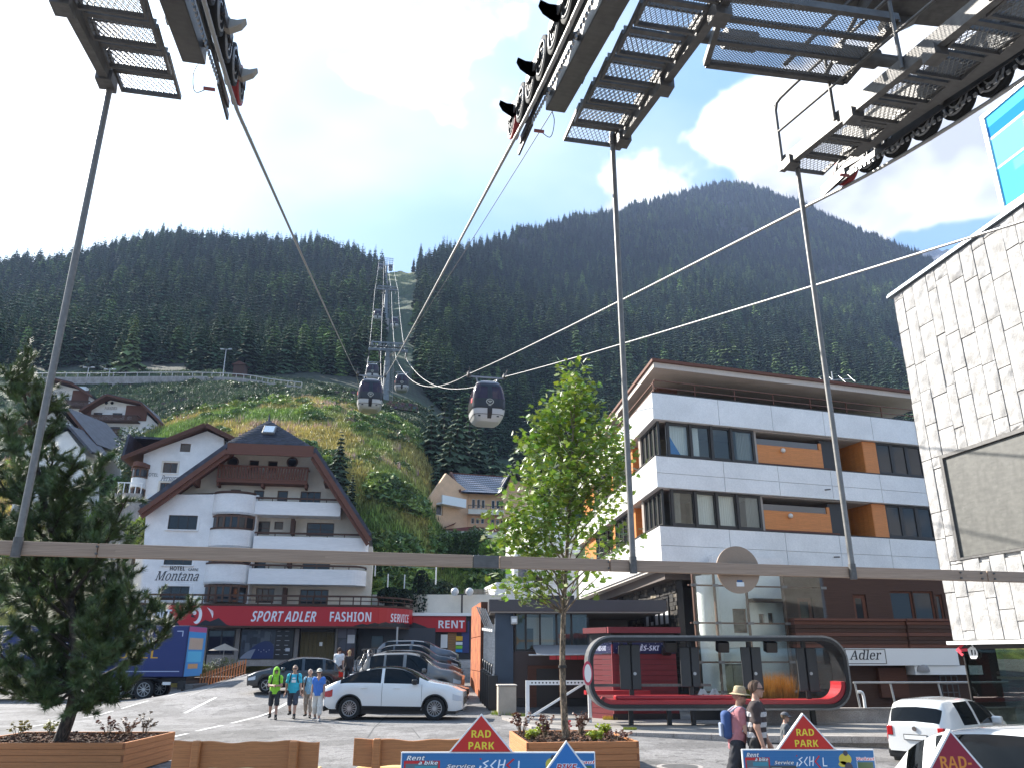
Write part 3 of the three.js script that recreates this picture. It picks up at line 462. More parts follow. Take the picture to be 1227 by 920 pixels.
  for (const [x,y] of [[233,575],[391,576],[421,612]]) { const a = pt(x,y,-0.2); mk('purlin',box(a[0] - 0.14,a[0] + 0.14,a[1] - 0.3,a[1] + 0.25,zb + 0.01,zf - 0.31),MAT.redwood,o); }
  // lettering on the wall
  const ink = M(lin(0.03,0.03,0.035),{ r: 0.6 });
  { const a = pt(185,694),b = pt(239,694); mk('lettering',[text('Montana',FS,0.62,0.02,0.28,(b[0] - a[0]) * 0.95).applyMatrix4(new THREE.Matrix4().makeTranslation(a[0],a[1] - 0.05,0.003))],ink,o);
    const c = pt(203,683),d = pt(221,683); mk('lettering',text('HOTEL',FB,0.27,0.02,0,d[0] - c[0]).translate(c[0],c[1],0.003),ink,o); const e = pt(225,683.5),f = pt(237,684); mk('lettering',text('GARNI',FR,0.17,0.02,0,f[0] - e[0]).translate(e[0],e[1],0.003),ink,o); }
  // shop storey: curved red fascia with its print
  const zs = 1.9,xs = F.u(125,738,zs),xe = F.u(497,745,zs),rad = 4.2,path = [[xs,zs],[xe - rad,zs]]; for (let i = 1; i <= 12; i++) { const a = i / 12 * 1.75; path.push([xe - rad + rad * Math.sin(a),zs - rad + rad * Math.cos(a)]); }
  const fy0 = F.v(330,749.5,zs),fy1 = F.v(330,726,zs); let L = 0; for (let i = 1; i < path.length; i++) L += Math.hypot(path[i][0] - path[i - 1][0],path[i][1] - path[i - 1][1]);
  const at = (px) => (F.u(px,738,zs) - xs) / L,ft = canvasTex(2048,84,(c,W,Hh) => {
    c.fillStyle = '#b3131f'; c.fillRect(0,0,W,Hh); c.fillStyle = '#16171f'; c.fillRect(0,0,at(180) * W,Hh); c.beginPath(); c.moveTo(at(180) * W,0); c.lineTo(at(196) * W,0); c.lineTo(at(216) * W,Hh); c.lineTo(0,Hh); c.fill();
    c.beginPath(); c.moveTo(at(236) * W,Hh); [[246,0.72],[252,0.8],[262,0.62],[272,0.95],[276,1]].forEach(([x,y]) => c.lineTo(at(x) * W,y * Hh)); c.fill();
    c.beginPath(); c.moveTo(at(425) * W,Hh); let k = 0; for (let x = 425; x < 540; x += 5) c.lineTo(at(x) * W,Hh * (0.97 - 0.16 * Math.min(1,(x - 425) / 40) - 0.1 * ((k++ * 7) % 3) / 3)); c.lineTo(W,Hh); c.fill();
    // emblem: a bird's head in a white disc, with flying strokes
    c.fillStyle = '#e8e8ea'; c.beginPath(); c.ellipse(at(236) * W,Hh * 0.5,26,36,0,0,7); c.fill(); c.fillStyle = '#b3131f'; c.beginPath(); c.ellipse(at(233.5) * W,Hh * 0.52,19,25,0.3,0,7); c.fill(); c.fillStyle = '#e8e8ea'; c.beginPath(); c.ellipse(at(232) * W,Hh * 0.36,12,9,0.4,0,7); c.fill(); c.fillStyle = '#17171d'; c.beginPath(); c.moveTo(at(229) * W,Hh * 0.42); c.lineTo(at(234.5) * W,Hh * 0.62); c.lineTo(at(228.5) * W,Hh * 0.58); c.fill();
    c.strokeStyle = '#e8e8ea'; c.lineWidth = 3; for (let i = 0; i < 4; i++) { c.beginPath(); c.moveTo(at(247 + i * 2) * W,Hh * (0.1 + i * 0.05)); c.quadraticCurveTo(at(252 + i) * W,Hh * 0.3,at(254.5) * W,Hh * (0.62 - i * 0.03)); c.stroke(); }
    const word = (s,a,b,h,y,font) => { c.font = font; c.textBaseline = 'alphabetic'; const w = c.measureText(s).width; c.save(); c.translate(at(a) * W,y * Hh); const sx = (at(b) - at(a)) * W / w; c.scale(sx,h); c.fillStyle = '#dcdfe6'; c.fillText(s,0,0); c.restore(); };
    word('RENT',168,203,1.25,0.72,'italic bold 48px sans-serif'); word('SPORT ADLER',300,378,1.3,0.78,'italic bold 48px sans-serif'); word('FASHION',394,446,1.3,0.76,'bold 46px sans-serif');
    const seg = (s,u0,u1) => { c.font = 'bold 46px sans-serif'; const w = c.measureText(s).width; c.save(); c.translate(u0 * W,0.72 * Hh); c.scale((u1 - u0) * W / w,1.1); c.fillStyle = '#dcdfe6'; c.fillText(s,0,0); c.restore(); }; seg('SERVICE',at(446) + 0.062,at(446) + 0.155);
  });
  mk('shop_fascia',ribbon(path,fy0,fy1,0.25),printMat(ft,0.4),o);
  mk('fascia_cap',[ribbon(path.map(([x,z]) => [x,z + 0.04]),fy1 + 0.01,fy1 + 0.14,0.4),ribbon(path.map(([x,z]) => [x,z + 0.02]),fy0 - 0.12,fy0 - 0.01,0.35)],MAT.darkwood,o);
  mk('terrace_floor',prismY([...path.map(([x,z]) => [x,z - 0.42]),[xe - 2,-8],[xs,-8]],fy1 - 0.25,fy1 - 0.02),M(lin(0.2,0.18,0.17),{ t: 'speck',s: 2 }),o);
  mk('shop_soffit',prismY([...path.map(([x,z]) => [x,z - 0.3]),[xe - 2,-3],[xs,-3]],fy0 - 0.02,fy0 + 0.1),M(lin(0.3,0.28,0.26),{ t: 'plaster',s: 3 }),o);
  { const rl = mk('terrace_rail',[ribbon(path.map(([x,z]) => [x - 0.0,z - 0.1]),fy1 + 0.62,fy1 + 0.74,0.08),ribbon(path.map(([x,z]) => [x,z - 0.1]),fy1 + 0.36,fy1 + 0.42,0.05)],MAT.darkwood,o); for (let i = 0; i < 18; i++) { const x = lerp(xs + 0.5,xe - rad,i / 17); mk('rail_post',box(x - 0.04,x + 0.04,fy1 + 0.15,fy1 + 0.62,zs - 0.2,zs - 0.13),MAT.darkwood,rl); } for (let i = 1; i < 12; i += 2) { const [x,z] = path[i + 1]; mk('rail_post',cyl(0.04,0.04,0.48).translate(x - 0.1,fy1 + 0.38,z - 0.15),MAT.darkwood,rl); } }
  // shop front: piers, display windows, the wooden door, dark entrance under the curve
  const q = (a,b,c,d,z = 0.4) => R(a,b,c,d,z),zw = 0.4;
  mk('shop_back',[box(lb[0][0],xe - 3,y0,fy0,-1.6,-1.4),box(lb[0][0],lb[0][0] + 0.3,y0,fy0,-8,zw)],M(lin(0.28,0.26,0.24),{ t: 'plaster',s: 3 }),o);
  for (const [a,b] of [[165,172],[242,247],[281,286],[352,357],[401,403.5]]) { const s = q(a,752,b,794); mk('shop_pier',box(s[0],s[1],y0,fy0 - 0.13,zw - 0.5,zw),M(lin(0.24,0.22,0.21),{ t: 'plaster',s: 2 }),o); }
  windowAt(o,q(247.5,754,280.5,784),zw,{ name: 'shop_window',nx: 2,ny: 1,m: MAT.frame,f: 0.08 }); mk('shop_plinth',box(q(247,785,281,795)[0],q(247,785,281,795)[1],y0,q(247,784.5,281,795)[3],zw - 0.4,zw - 0.02),MAT.concrete,o);
  { const s = q(287,753,351,790),t = canvasTex(512,300,(c) => { const g = c.createLinearGradient(0,0,0,300); g.addColorStop(0,'#4c5562'); g.addColorStop(1,'#222c44'); c.fillStyle = '#3b4350'; c.fillRect(0,0,512,300); const r = RNG(4); for (let i = 0; i < 40; i++) { c.fillStyle = ['#4a5666','#35414f','#2b3340','#59636f'][i % 4]; c.fillRect(r() * 300,r() * 160,20 + r() * 50,30 + r() * 70); } c.fillStyle = '#1d3168'; c.beginPath(); c.moveTo(20,300); c.quadraticCurveTo(120,150,230,120); c.quadraticCurveTo(330,110,330,220); c.lineTo(330,300); c.fill(); c.fillStyle = '#8a93a5'; c.beginPath(); c.moveTo(0,300); c.quadraticCurveTo(60,210,150,200); c.lineTo(110,300); c.fill(); c.fillStyle = '#15161a'; c.fillRect(334,0,178,300); c.fillStyle = '#c8ccd4'; for (let i = 0; i < 12; i++) { c.fillRect(350 + (i % 2) * 80,14 + Math.floor(i / 2) * 48,30 + (i % 3) * 8,5); } c.fillRect(445,190,44,34); for (let i = 0; i < 5; i++) { c.beginPath(); c.arc(180 + i * 26,210 + (i % 2) * 18,4,0,7); c.fill(); } });
    const w = windowAt(o,s,zw,{ name: 'display_window',nx: 1,m: MAT.frame,f: 0.06,glass: MAT.dark }); const pg = new THREE.PlaneGeometry(s[1] - s[0] - 0.1,s[3] - s[2] - 0.1).translate((s[0] + s[1]) / 2,(s[2] + s[3]) / 2,zw - 0.11); pg.userData.keepUV = true; mk('poster',pg,printMat(t,0.3),w); mk('shop_plinth',box(s[0] - 0.02,s[1] + 0.02,y0,s[2] - 0.01,zw - 0.35,zw + 0.05),MAT.concrete,o); }
  { const s = q(359,757,400,790.5),d = mk('wooden_door',[box(s[0],s[1],s[3] + 0.02,s[3] + 0.22,zw - 0.2,zw - 0.02)],MAT.frame,o),ol = M(lin(0.09,0.075,0.03),{ t: 'wood',s: 1.2,sy: 0.8 }); for (let i = 0; i < 8; i++) mk('plank',box(lerp(s[0],s[1],(i + 0.02) / 8),lerp(s[0],s[1],(i + 0.98) / 8),s[2] - 0.2,s[3],zw - 0.25,zw - 0.2 + (i % 2) * 0.015),ol,d); mk('notice',box(lerp(s[0],s[1],0.56),lerp(s[0],s[1],0.65),s[2] + 0.9,s[2] + 1.15,zw - 0.184,zw - 0.176),MAT.paintw,d); }
  { const s = q(403,752,426,790.5),t = canvasTex(200,300,(c) => { c.fillStyle = '#3c3a44'; c.fillRect(0,0,200,300); c.fillStyle = '#6b6470'; c.fillRect(0,0,200,90); c.fillStyle = '#5a3428'; c.fillRect(0,190,200,110); c.fillStyle = '#4b4d5c'; c.beginPath(); c.ellipse(90,160,70,60,0,0,7); c.fill(); c.fillStyle = '#752b26'; c.fillRect(110,210,60,60); c.fillStyle = '#d8d8dc'; c.fillRect(110,60,84,84); }),w = windowAt(o,s,zw,{ name: 'display_window',nx: 2,m: MAT.frame,glass: MAT.dark,f: 0.05 }); const pg = new THREE.PlaneGeometry(s[1] - s[0] - 0.1,s[3] - s[2] - 0.1).translate((s[0] + s[1]) / 2,(s[2] + s[3]) / 2,zw - 0.11); pg.userData.keepUV = true; mk('poster',pg,printMat(t,0.3),w); }
  { const s = q(428,752,470,794,-0.6); mk('entrance_wall',[box(s[0],s[1] + 3,y0,fy0,-1.1,-0.9)],M(lin(0.035,0.04,0.05),{ r: 0.5 }),o); windowAt(o,shr([s[0] + 0.9,s[0] + 1.8,s[2] - 0.1,s[3] - 0.5],0),-0.74,{ name: 'entrance_door',nx: 1,m: MAT.black }); windowAt(o,[s[0] + 2.1,s[0] + 3.2,s[2] + 0.7,s[3] - 0.7],-0.74,{ nx: 1,m: MAT.black }); const c = q(475,752,477,800,1.2); mk('entrance_post',cyl(0.07,0.07,fy0 - y0).translate(c[0],(fy0 + y0) / 2,1.2),MAT.rail,o); }
}
// low wing beside it with the second red band
{
  const F = new Frame(528,60,6,0),o = F.put(thing('rental_shop','low flat roofed rental shop with short red band right of the hotel','building')),R = (a,b,c,d,z) => F.r(a,b,c,d,z),y0 = 0.9;
  const q = R(470,738,560,757),s = R(470,757,560,800);
  const t = canvasTex(512,108,(c,W,H) => { c.fillStyle = '#b3131f'; c.fillRect(0,0,W,H); c.fillStyle = '#1b1a22'; c.beginPath(); c.moveTo(0,H); c.lineTo(0,40); c.lineTo(150,46); c.lineTo(220,70); c.lineTo(290,H); c.fill(); c.fillRect(500,0,12,H); c.font = 'bold 74px sans-serif'; c.fillStyle = '#dcdfe6'; c.fillText('RENT',306,82); });
  const fg = ribbon([[q[0],0.3],[q[1],0.3]],q[2],q[3],0.3); mk('shop_fascia',fg,printMat(t,0.4),o);
  mk('wall',[box(q[0],q[1] + 1,y0,q[2],-0.3,0),box(q[0],q[1] + 1,q[2],q[3],-8,-0.01)],M(lin(0.03,0.03,0.035),{ r: 0.6 }),o); mk('roof_edge',box(q[0] - 0.2,q[1] + 1.2,q[3] + 0.01,q[3] + 0.22,-8,0.5),MAT.paintw,o);
  windowAt(o,R(497,759,536,776),0.12,{ name: 'display_window',nx: 3,m: MAT.frame }); mk('notice_board',box(...R(528,760,536,776),0.06,0.1),MAT.paintw,o);
  for (let i = 0; i < 8; i++) { const a = R(536.5,757.5 + i * 2.9,547,760.2 + i * 2.9); mk('wall_board',box(...a,0.005,0.04),M(lin(0.26,0.15,0.07),{ t: 'wood',s: 1 }),o); }
  const vend = mk('blue_door_panel',box(...R(553,744,562,782),0.01,0.1),M(lin(0.03,0.04,0.16),{ r: 0.4 }),o);
  [[0.62,0.18,0xd8a51c],[0.45,0.12,0xd9dde0],[0.3,0.12,0x7fbf3a],[0.16,0.12,0x2c7fc4]].forEach(([k,h,c]) => { const a = R(546,756,554,786); mk('small_sign',box(a[0],a[1],lerp(a[2],a[3],k),lerp(a[2],a[3],k + h),0.11,0.14),M(c,{ r: 0.4 }),o); });
}

// ---------- houses behind and up the slope ----------
{
  const F = new Frame(215,68,10,0);
  const o = gableHouse('hotel','white gabled hotel with brown roof half hidden behind the left of the shop hotel',F,{
    out: [[157,720],[172,543],[248,516],[268,525],[268,720]],roof: [[150,552],[248,512.5],[285,531]],deep: 12,over: 1.0,roofm: MAT.redwood,
    win: [{ p: [215.5,531,228,541],nx: 1 },{ p: [195,554,212,566.5],nx: 2,sur: 1,sill: 1 },{ p: [191,578,203,590],nx: 2,sur: 1,sill: 1 }],
    balc: [],tim: [],
  });
  const ink = M(lin(0.08,0.08,0.08),{ r: 0.6 }),a = F.at(174,570),b = F.at(189,570),c = F.at(192,573),d = F.at(212,574);
  mk('lettering',text('HOTEL',FR,0.28,0.02,0,b[0] - a[0]).translate(a[0],a[1],0.003),ink,o); mk('lettering',text('Persura',FS,0.5,0.02,0.3,d[0] - c[0]).translate(c[0],c[1] - 0.2,0.003),ink,o);
  // rounded stair bay on its left corner
  const q = F.r(152,548,170,640,0.6),arc = (r) => Array.from({ length: 13 },(_,i) => { const t = -1 + i / 6; return [(q[0] + q[1]) / 2 + t * (q[1] - q[0]) / 2,r * Math.sqrt(1 - t * t * 0.95)]; });
  for (const [y0,y1] of [[574,585],[597,607],[618,640]]) mk('bay_parapet',ribbon(arc(1),F.v(160,y1),F.v(160,y0),0.2),MAT.white,o);
  for (const [y0,y1] of [[562,573],[586,596],[608,617]]) { const w = mk('bay_window',[0,4,8,12].map((i) => box(arc(0.9)[i][0] - 0.06,arc(0.9)[i][0] + 0.06,F.v(160,y1),F.v(160,y0),arc(0.9)[i][1] - 0.12,arc(0.9)[i][1])).concat([ribbon(arc(0.9),F.v(160,y0) - 0.12,F.v(160,y0),0.08),ribbon(arc(0.9),F.v(160,y1),F.v(160,y1) + 0.08,0.08)]),MAT.winwood,o); mk('pane',ribbon(arc(0.82),F.v(160,y1),F.v(160,y0),0.05),MAT.glass,w); }
  mk('bay_roof',prismY([...arc(1.3),[q[1] + 0.5,-1],[q[0] - 0.5,-1]],F.v(160,561),F.v(160,556)),MAT.redwood,o);
  // side roof with its dark slope
  mk('dormer_roof',[slabRoof(F.at(149,552),F.at(158,522),0.6,-7,0.2),slabRoof(F.at(158,522),F.at(206,524),-0.8,-7,0.2)],MAT.slate,o);
}
{ // two dark chalets high on the left
  const wins = (l) => l.map((p) => ({ p,nx: 2 }));
  const F = new Frame(135,108,4,20);
  const o = gableHouse('chalet','dark timber chalet with white gable face below the mountain road, right one of two',F,{ out: [[104,560],[104,492],[132,479.5],[165,486],[192,512],[192,560]],roof: [[101,496],[132,477],[172,486],[206,520]],deep: 12,over: 1.6,wall: MAT.white,win: wins([[111,494,122,499.5],[134,494.5,146,500],[108,510,119,515],[131,511,143,516],[118,523,130,528]]),balc: [{ p: [106,500,168,507],out: 1.4,boards: 1 },{ p: [106,516,148,522],out: 1.4,boards: 1 }],tim: [{ n: 'timber_cladding',p: [150,486,176,504],m: MAT.redwood },{ n: 'timber_cladding',p: [104.5,484,109,503],m: MAT.redwood }] });
  for (const [x,y] of [[127,482.7],[134,482.7]]) { const a = F.at(x,y); mk('round_window',cyl(0.22,0.22,0.08).rotateX(Math.PI / 2).translate(a[0],a[1],0.03),MAT.glass,o); }
  { const a = F.at(129,490.5); mk('lettering',text('PARADIES',FS,0.42,0.02,0,1.7).translate(a[0] - 0.5,a[1],0.003),M(lin(0.2,0.15,0.12),{}),o); }
  const dish = (x,y) => { const a = F.at(x,y,0.3); const d = mk('satellite_dish',new THREE.SphereGeometry(0.5,12,6,0,6.3,0,0.8).rotateX(1.2).translate(a[0],a[1] - 0.4,0.25),MAT.paintw,o); mk('dish_arm',rod(V3(a[0],a[1],0.1),V3(a[0],a[1],0.7),0.03),MAT.steel,d); };
  dish(155.5,499);
  const F2 = new Frame(75,114,4,20);
  gableHouse('chalet','dark timber chalet with white gable face below the mountain road, left one behind the pole',F2,{ out: [[40,540],[40,474],[70,460.5],[92,466],[112,478],[112,540]],roof: [[36,476],[70,458],[90,463],[114,478]],deep: 12,over: 1.5,wall: MAT.white,win: wins([[44,475,51,480],[61,476,67,481],[75,476,82,482]]),balc: [{ p: [42,482,110,489],out: 1.3,boards: 1 }],tim: [{ n: 'timber_cladding',p: [86,468,106,482],m: MAT.redwood }] });
  { const q = new Frame(75,114,4,20); const a = q.at(48,472.5); const g = scene.children.filter((c) => c.name === 'chalet_001')[0]; mk('lettering',text('Haus Bergwaldhof',FS,0.6,0.02,0,3.6).translate(a[0],a[1],0.003),M(lin(0.06,0.05,0.05),{}),g); const c = q.at(90,462.5); mk('chimney',rbox(c[0] - 0.6,c[0] + 0.6,c[1] - 0.5,c[1] + 0.6,-3,-2),MAT.paintw,g); }
  const F3 = new Frame(85,82,-12,8);
  const h3 = gableHouse('house','white house with dark sloping roofs among the trees on the left, below the chalets',F3,{ out: [[30,620],[30,516],[66,491],[92,520],[108,552],[108,620]],roof: [[24,520],[64,489],[84,492],[120,536]],deep: 5,over: 0.8,win: wins([[76,506,82,512],[66,505,71,510],[36,516,43,522]]),balc: [],soffit: MAT.darkwood });
  mk('porch_roof',[slabRoof(F3.at(52,527,3),F3.at(62,509,3),3,0.1,0.25),slabRoof(F3.at(62,509,3),F3.at(80,511,3),3,0.1,0.25),slabRoof(F3.at(80,511,3),F3.at(108,543,3),3,0.1,0.25)],MAT.slate,h3);
  mk('porch_wall',[extrude([[60,600],[60,524],[80,516],[102,545],[102,600]].map((p) => F3.at(...p,2.2)),2).translate(0,0,0.2)],MAT.white,h3);
  windowAt(h3,F3.r(92,553,99,560,2.2),2.36,{ nx: 2 });
  const F4 = new Frame(125,92,-8,12),h4 = F4.put(thing('house','pale flat walled house part with white awning between the chalet and the round green tree','building')); const w4 = [[99,560],[99,518],[135,523],[135,560]].map((p) => F4.at(...p)),q4 = F4.r(120,532,130,539);
  mk('wall',[extrude(w4,0.3,[q4]).translate(0,0,-0.3),extrude(w4,4).translate(0,0,-5)],MAT.white,h4); windowAt(h4,q4,0,{ nx: 2 }); mk('awning',box(...F4.r(118,522,132,524),0.01,1.2).rotateX(0.05),MAT.paintw,h4); mk('roof',box(w4[0][0] - 0.3,w4[2][0] + 0.3,w4[2][1] + 0.01,w4[2][1] + 0.25,-5,0.4),MAT.slate,h4);
}
// retaining wall strip and terrace at the left edge below the chalets
{ const F = new Frame(140,64,10,0),q = F.r(128,590,160,700); const o = F.put(thing('retaining_wall','grey concrete retaining wall left of the white hotels behind the pine','wall')); mk('wall',box(q[0],q[1],q[2],q[3],-0.4,0),MAT.concrete,o); mk('railing',[box(q[0],q[1],q[3] + 0.85,q[3] + 0.93,-0.3,-0.22),...Array.from({ length: 5 },(_,i) => { const x = lerp(q[0] + 0.1,q[1] - 0.1,i / 4); return box(x - 0.03,x + 0.03,q[3],q[3] + 0.85,-0.29,-0.23); })],MAT.paintw,o); }
// peach coloured house right of the meadow
{
  const F = new Frame(575,92,12,10),o = F.put(thing('house','peach coloured house with grey patterned roof right of the bright meadow','building')),R = (a,b,c,d,z = 0) => F.r(a,b,c,d,z),y0 = F.v(560,668);
  const wq = [[565.5,597.5,569.5,608.5],[571.5,597.8,575.5,608.5],[577,598.3,581,608.5],[589,599,593,609],[594.8,599.3,599,609],[600.2,600,603.5,609],[564.5,620,568.5,627],[570.3,620.3,574.3,627],[576.2,621,580.2,627],[588.3,622,592.5,628.5],[594.3,622.3,598.3,628.5],[600.2,622.7,603.5,628.5]].map((p) => R(...p));
  const wl = [[557,668],[557,588],[613,592],[613,668]].map((p) => F.at(...p)); mk('wall',[extrude(wl,0.3,holes(wq)).translate(0,0,-0.3),extrude(wl,0.02).translate(0,0,-0.8)],MAT.peach,o);
  wq.forEach((q) => windowAt(o,q,0,{ nx: 1,m: MAT.paintw,f: 0.05 }));
  // left gable side, set back at an angle
  const xl = wl[0][0],ev = F.at(557,588)[1],A = (x,z,y) => V3(x,y,z),apex = F.v(540,569) + 0.2,lw = -7;
  const side = [[0,y0],[0,ev],[-3.5,apex - 0.5],[-7,ev - 3],[-7,y0]]; mk('gable_wall',extrude(side,0.3,[[-4.9,-3.9,y0 + 4.3,y0 + 5.5]]).rotateY(0.62).translate(xl,0,-0.05),MAT.peach,o); { const w = mk('window',extrude([[-4.9,y0 + 4.3],[-3.9,y0 + 4.3],[-3.9,y0 + 5.5],[-4.9,y0 + 5.5]],0.06,[[-4.82,-3.98,y0 + 4.38,y0 + 5.42]]).translate(0,0,0.05).rotateY(0.62).translate(xl,0,-0.05),MAT.paintw,o); mk('pane',extrude([[-4.85,y0 + 4.33],[-3.95,y0 + 4.33],[-3.95,y0 + 5.47],[-4.85,y0 + 5.47]],0.02).translate(0,0,0.06).rotateY(0.62).translate(xl,0,-0.05),MAT.glass,w); }
  { const q = R(527,596,553,606,2); const b = mk('balcony',[box(-4.9,-1.2,ev - 2.3,ev - 2.1,0.31,1.3)].map((g) => g.rotateY(0.62).translate(xl,0,-0.05)),MAT.paintw,o); mk('parapet',[box(-4.9,-1.2,ev - 2.1,ev - 1.3,1.15,1.3).rotateY(0.62).translate(xl,0,-0.05)],MAT.paintw,b); }
  // roof: patterned front slope, brown verge of the gable
  const fs = [[552,589],[541,567],[607,571.5],[598,591]].map((p,i) => { const z = i === 0 || i === 3 ? 1 : -4.5,a = F.at(...p,z); return V3(a[0],a[1],z); });
  const roof = mk('roof',[gridGeo(1,1,(u,v) => fs[0].clone().lerp(fs[3],u).lerp(fs[1].clone().lerp(fs[2],u),v)),gridGeo(1,1,(u,v) => { const p = fs[0].clone().lerp(fs[3],u).lerp(fs[1].clone().lerp(fs[2],u),v); p.y -= 0.15; return p; })],M(lin(0.03,0.033,0.045),{ r: 0.45 }),o);
  const tiles = []; for (let i = 0; i < 20; i++) for (let j = 0; j < 9; j++) { const u = (i + (j % 2) * 0.5 + 0.25) / 20.5,v = (j + 0.5) / 9.2,p = fs[0].clone().lerp(fs[3],u).lerp(fs[1].clone().lerp(fs[2],u),v),q = fs[0].clone().lerp(fs[3],u).lerp(fs[1].clone().lerp(fs[2],u),v + 0.01),dir = q.sub(p).normalize(),g = box(-0.19,0.19,-0.19,0.19,0,0.03).rotateZ(0.785).scale(0.85,1.15,1); g.applyMatrix4(new THREE.Matrix4().makeBasis(V3(1,0,0),dir,V3(1,0,0).cross(dir)).setPosition(p.addScaledVector(V3(1,0,0).cross(dir),0.01))); tiles.push(g); }
  tag(mk('roof_tiles',tiles,M(lin(0.16,0.165,0.2),{ r: 0.3 }),roof),null,null,null,'stuff');
  mk('verge',[bar(fs[0].clone().add(V3(-0.1,0.05,0.1)),fs[1].clone().add(V3(-0.1,0.05,0)),0.25,0.3),bar(fs[1],V3(fs[1].x - 3.9,ev - 3.4,4.0),0.25,0.35),bar(fs[1].clone(),fs[2].clone(),0.3,0.16)],MAT.redwood,roof);
  mk('gable_roof',[gridGeo(1,1,(u,v) => fs[1].clone().lerp(V3(fs[1].x - 3.9,ev - 3.4,4.0),u).add(V3(-1.2 * v,0.05,-5 * v)))],MAT.slate,roof);
  const d2 = [[598,591.5],[613,566],[640,580]].map((p) => { const a = F.at(...p,1.2); return [a[0],a[1]]; }); mk('cross_gable_roof',[slabRoof(d2[0],d2[1],1.6,-6,0.2),slabRoof(d2[1],d2[2],1.6,-6,0.2)],MAT.slate,o); mk('cross_gable_wall',extrude([[d2[0][0] + 0.6,d2[0][1] - 0.3],[d2[1][0],d2[1][1] - 0.5],[d2[2][0],d2[2][1] - 0.3],[d2[2][0],y0],[d2[0][0] + 0.6,y0]],0.3).translate(0,0,0.31),MAT.peach,o);
  const bq = R(561,607,604,616,1.2); mk('front_balcony',[box(bq[0],bq[1],bq[2],bq[2] + 0.15,0.02,1.2),box(bq[0],bq[1],bq[2] + 0.15,bq[3] - 0.3,1.08,1.2)],MAT.cream,o); mk('balcony_rail',[box(bq[0],bq[1],bq[3] + 0.1,bq[3] + 0.16,1.1,1.16),...Array.from({ length: 9 },(_,i) => { const x = lerp(bq[0],bq[1] - 0.04,i / 8); return box(x,x + 0.04,bq[3] - 0.3,bq[3] + 0.1,1.11,1.15); })],MAT.frame,o);
  const pr = R(530,627,612,637,2.5); mk('porch_roof',[gridGeo(1,1,(u,v) => V3(lerp(pr[0] - 0.5 + v * 2,pr[1] + 0.4 - v,u),lerp(pr[2],pr[3],v),lerp(3,0.02,v))),gridGeo(1,1,(u,v) => V3(lerp(pr[0] - 0.5,pr[0] + 1.5,u),lerp(pr[2],pr[3],u),lerp(3,-3 + u * 3,v)))],M(lin(0.24,0.06,0.045),{ t: 'rough',s: 1 }),o); mk('porch_fascia',box(pr[0] - 0.5,pr[1] + 0.4,pr[2] - 0.65,pr[2] - 0.02,2.6,2.95),MAT.cream,o);
  mk('porch_wall',box(pr[0],pr[1],y0 - 1,pr[2] - 0.66,1.9,2.1),MAT.cream,o);
  // terrace parapet with sunshades folded
  mk('terrace_wall',box(pr[0] - 1,pr[1] + 2,y0 - 3,y0 - 0.2,2.2,5.5),MAT.concrete,o);
}
// white modern houses behind the young maple
{
  const F = new Frame(650,62,12,0),o = F.put(thing('house','plain white modern house behind the trunk of the young maple','building')),R = (a,b,c,d,z = 0) => F.r(a,b,c,d,z);
  const q = R(634,612,690,742),wq = [R(666,688,676,700),R(640,690,650,702),R(652,640,664,652)]; mk('wall',[extrude([[q[0],q[2]],[q[1],q[2]],[q[1],q[3]],[q[0],q[3]]],0.3,wq).translate(0,0,-0.3),box(q[0],q[1],q[2],q[3],-9,-0.9)],MAT.white,o); wq.forEach((w) => windowAt(o,w,0,{ nx: 2,m: MAT.frame }));
  mk('roof_edge',box(q[0] - 0.3,q[1] + 0.3,q[3] + 0.01,q[3] + 0.3,-9,0.4),MAT.galv,o); mk('wall_return',box(...R(596,697,634,742),-6,-0.4),MAT.white,o); mk('balcony_parapet',box(...R(640,652,690,664),0.01,1.2),MAT.paintw,o); mk('white_pillar',box(...R(617,660,622,700),-1,-0.35),MAT.paintw,o); mk('grey_pillar',box(...R(622.5,655,632,698),-1.4,-0.6),M(lin(0.2,0.2,0.22),{}),o);
}

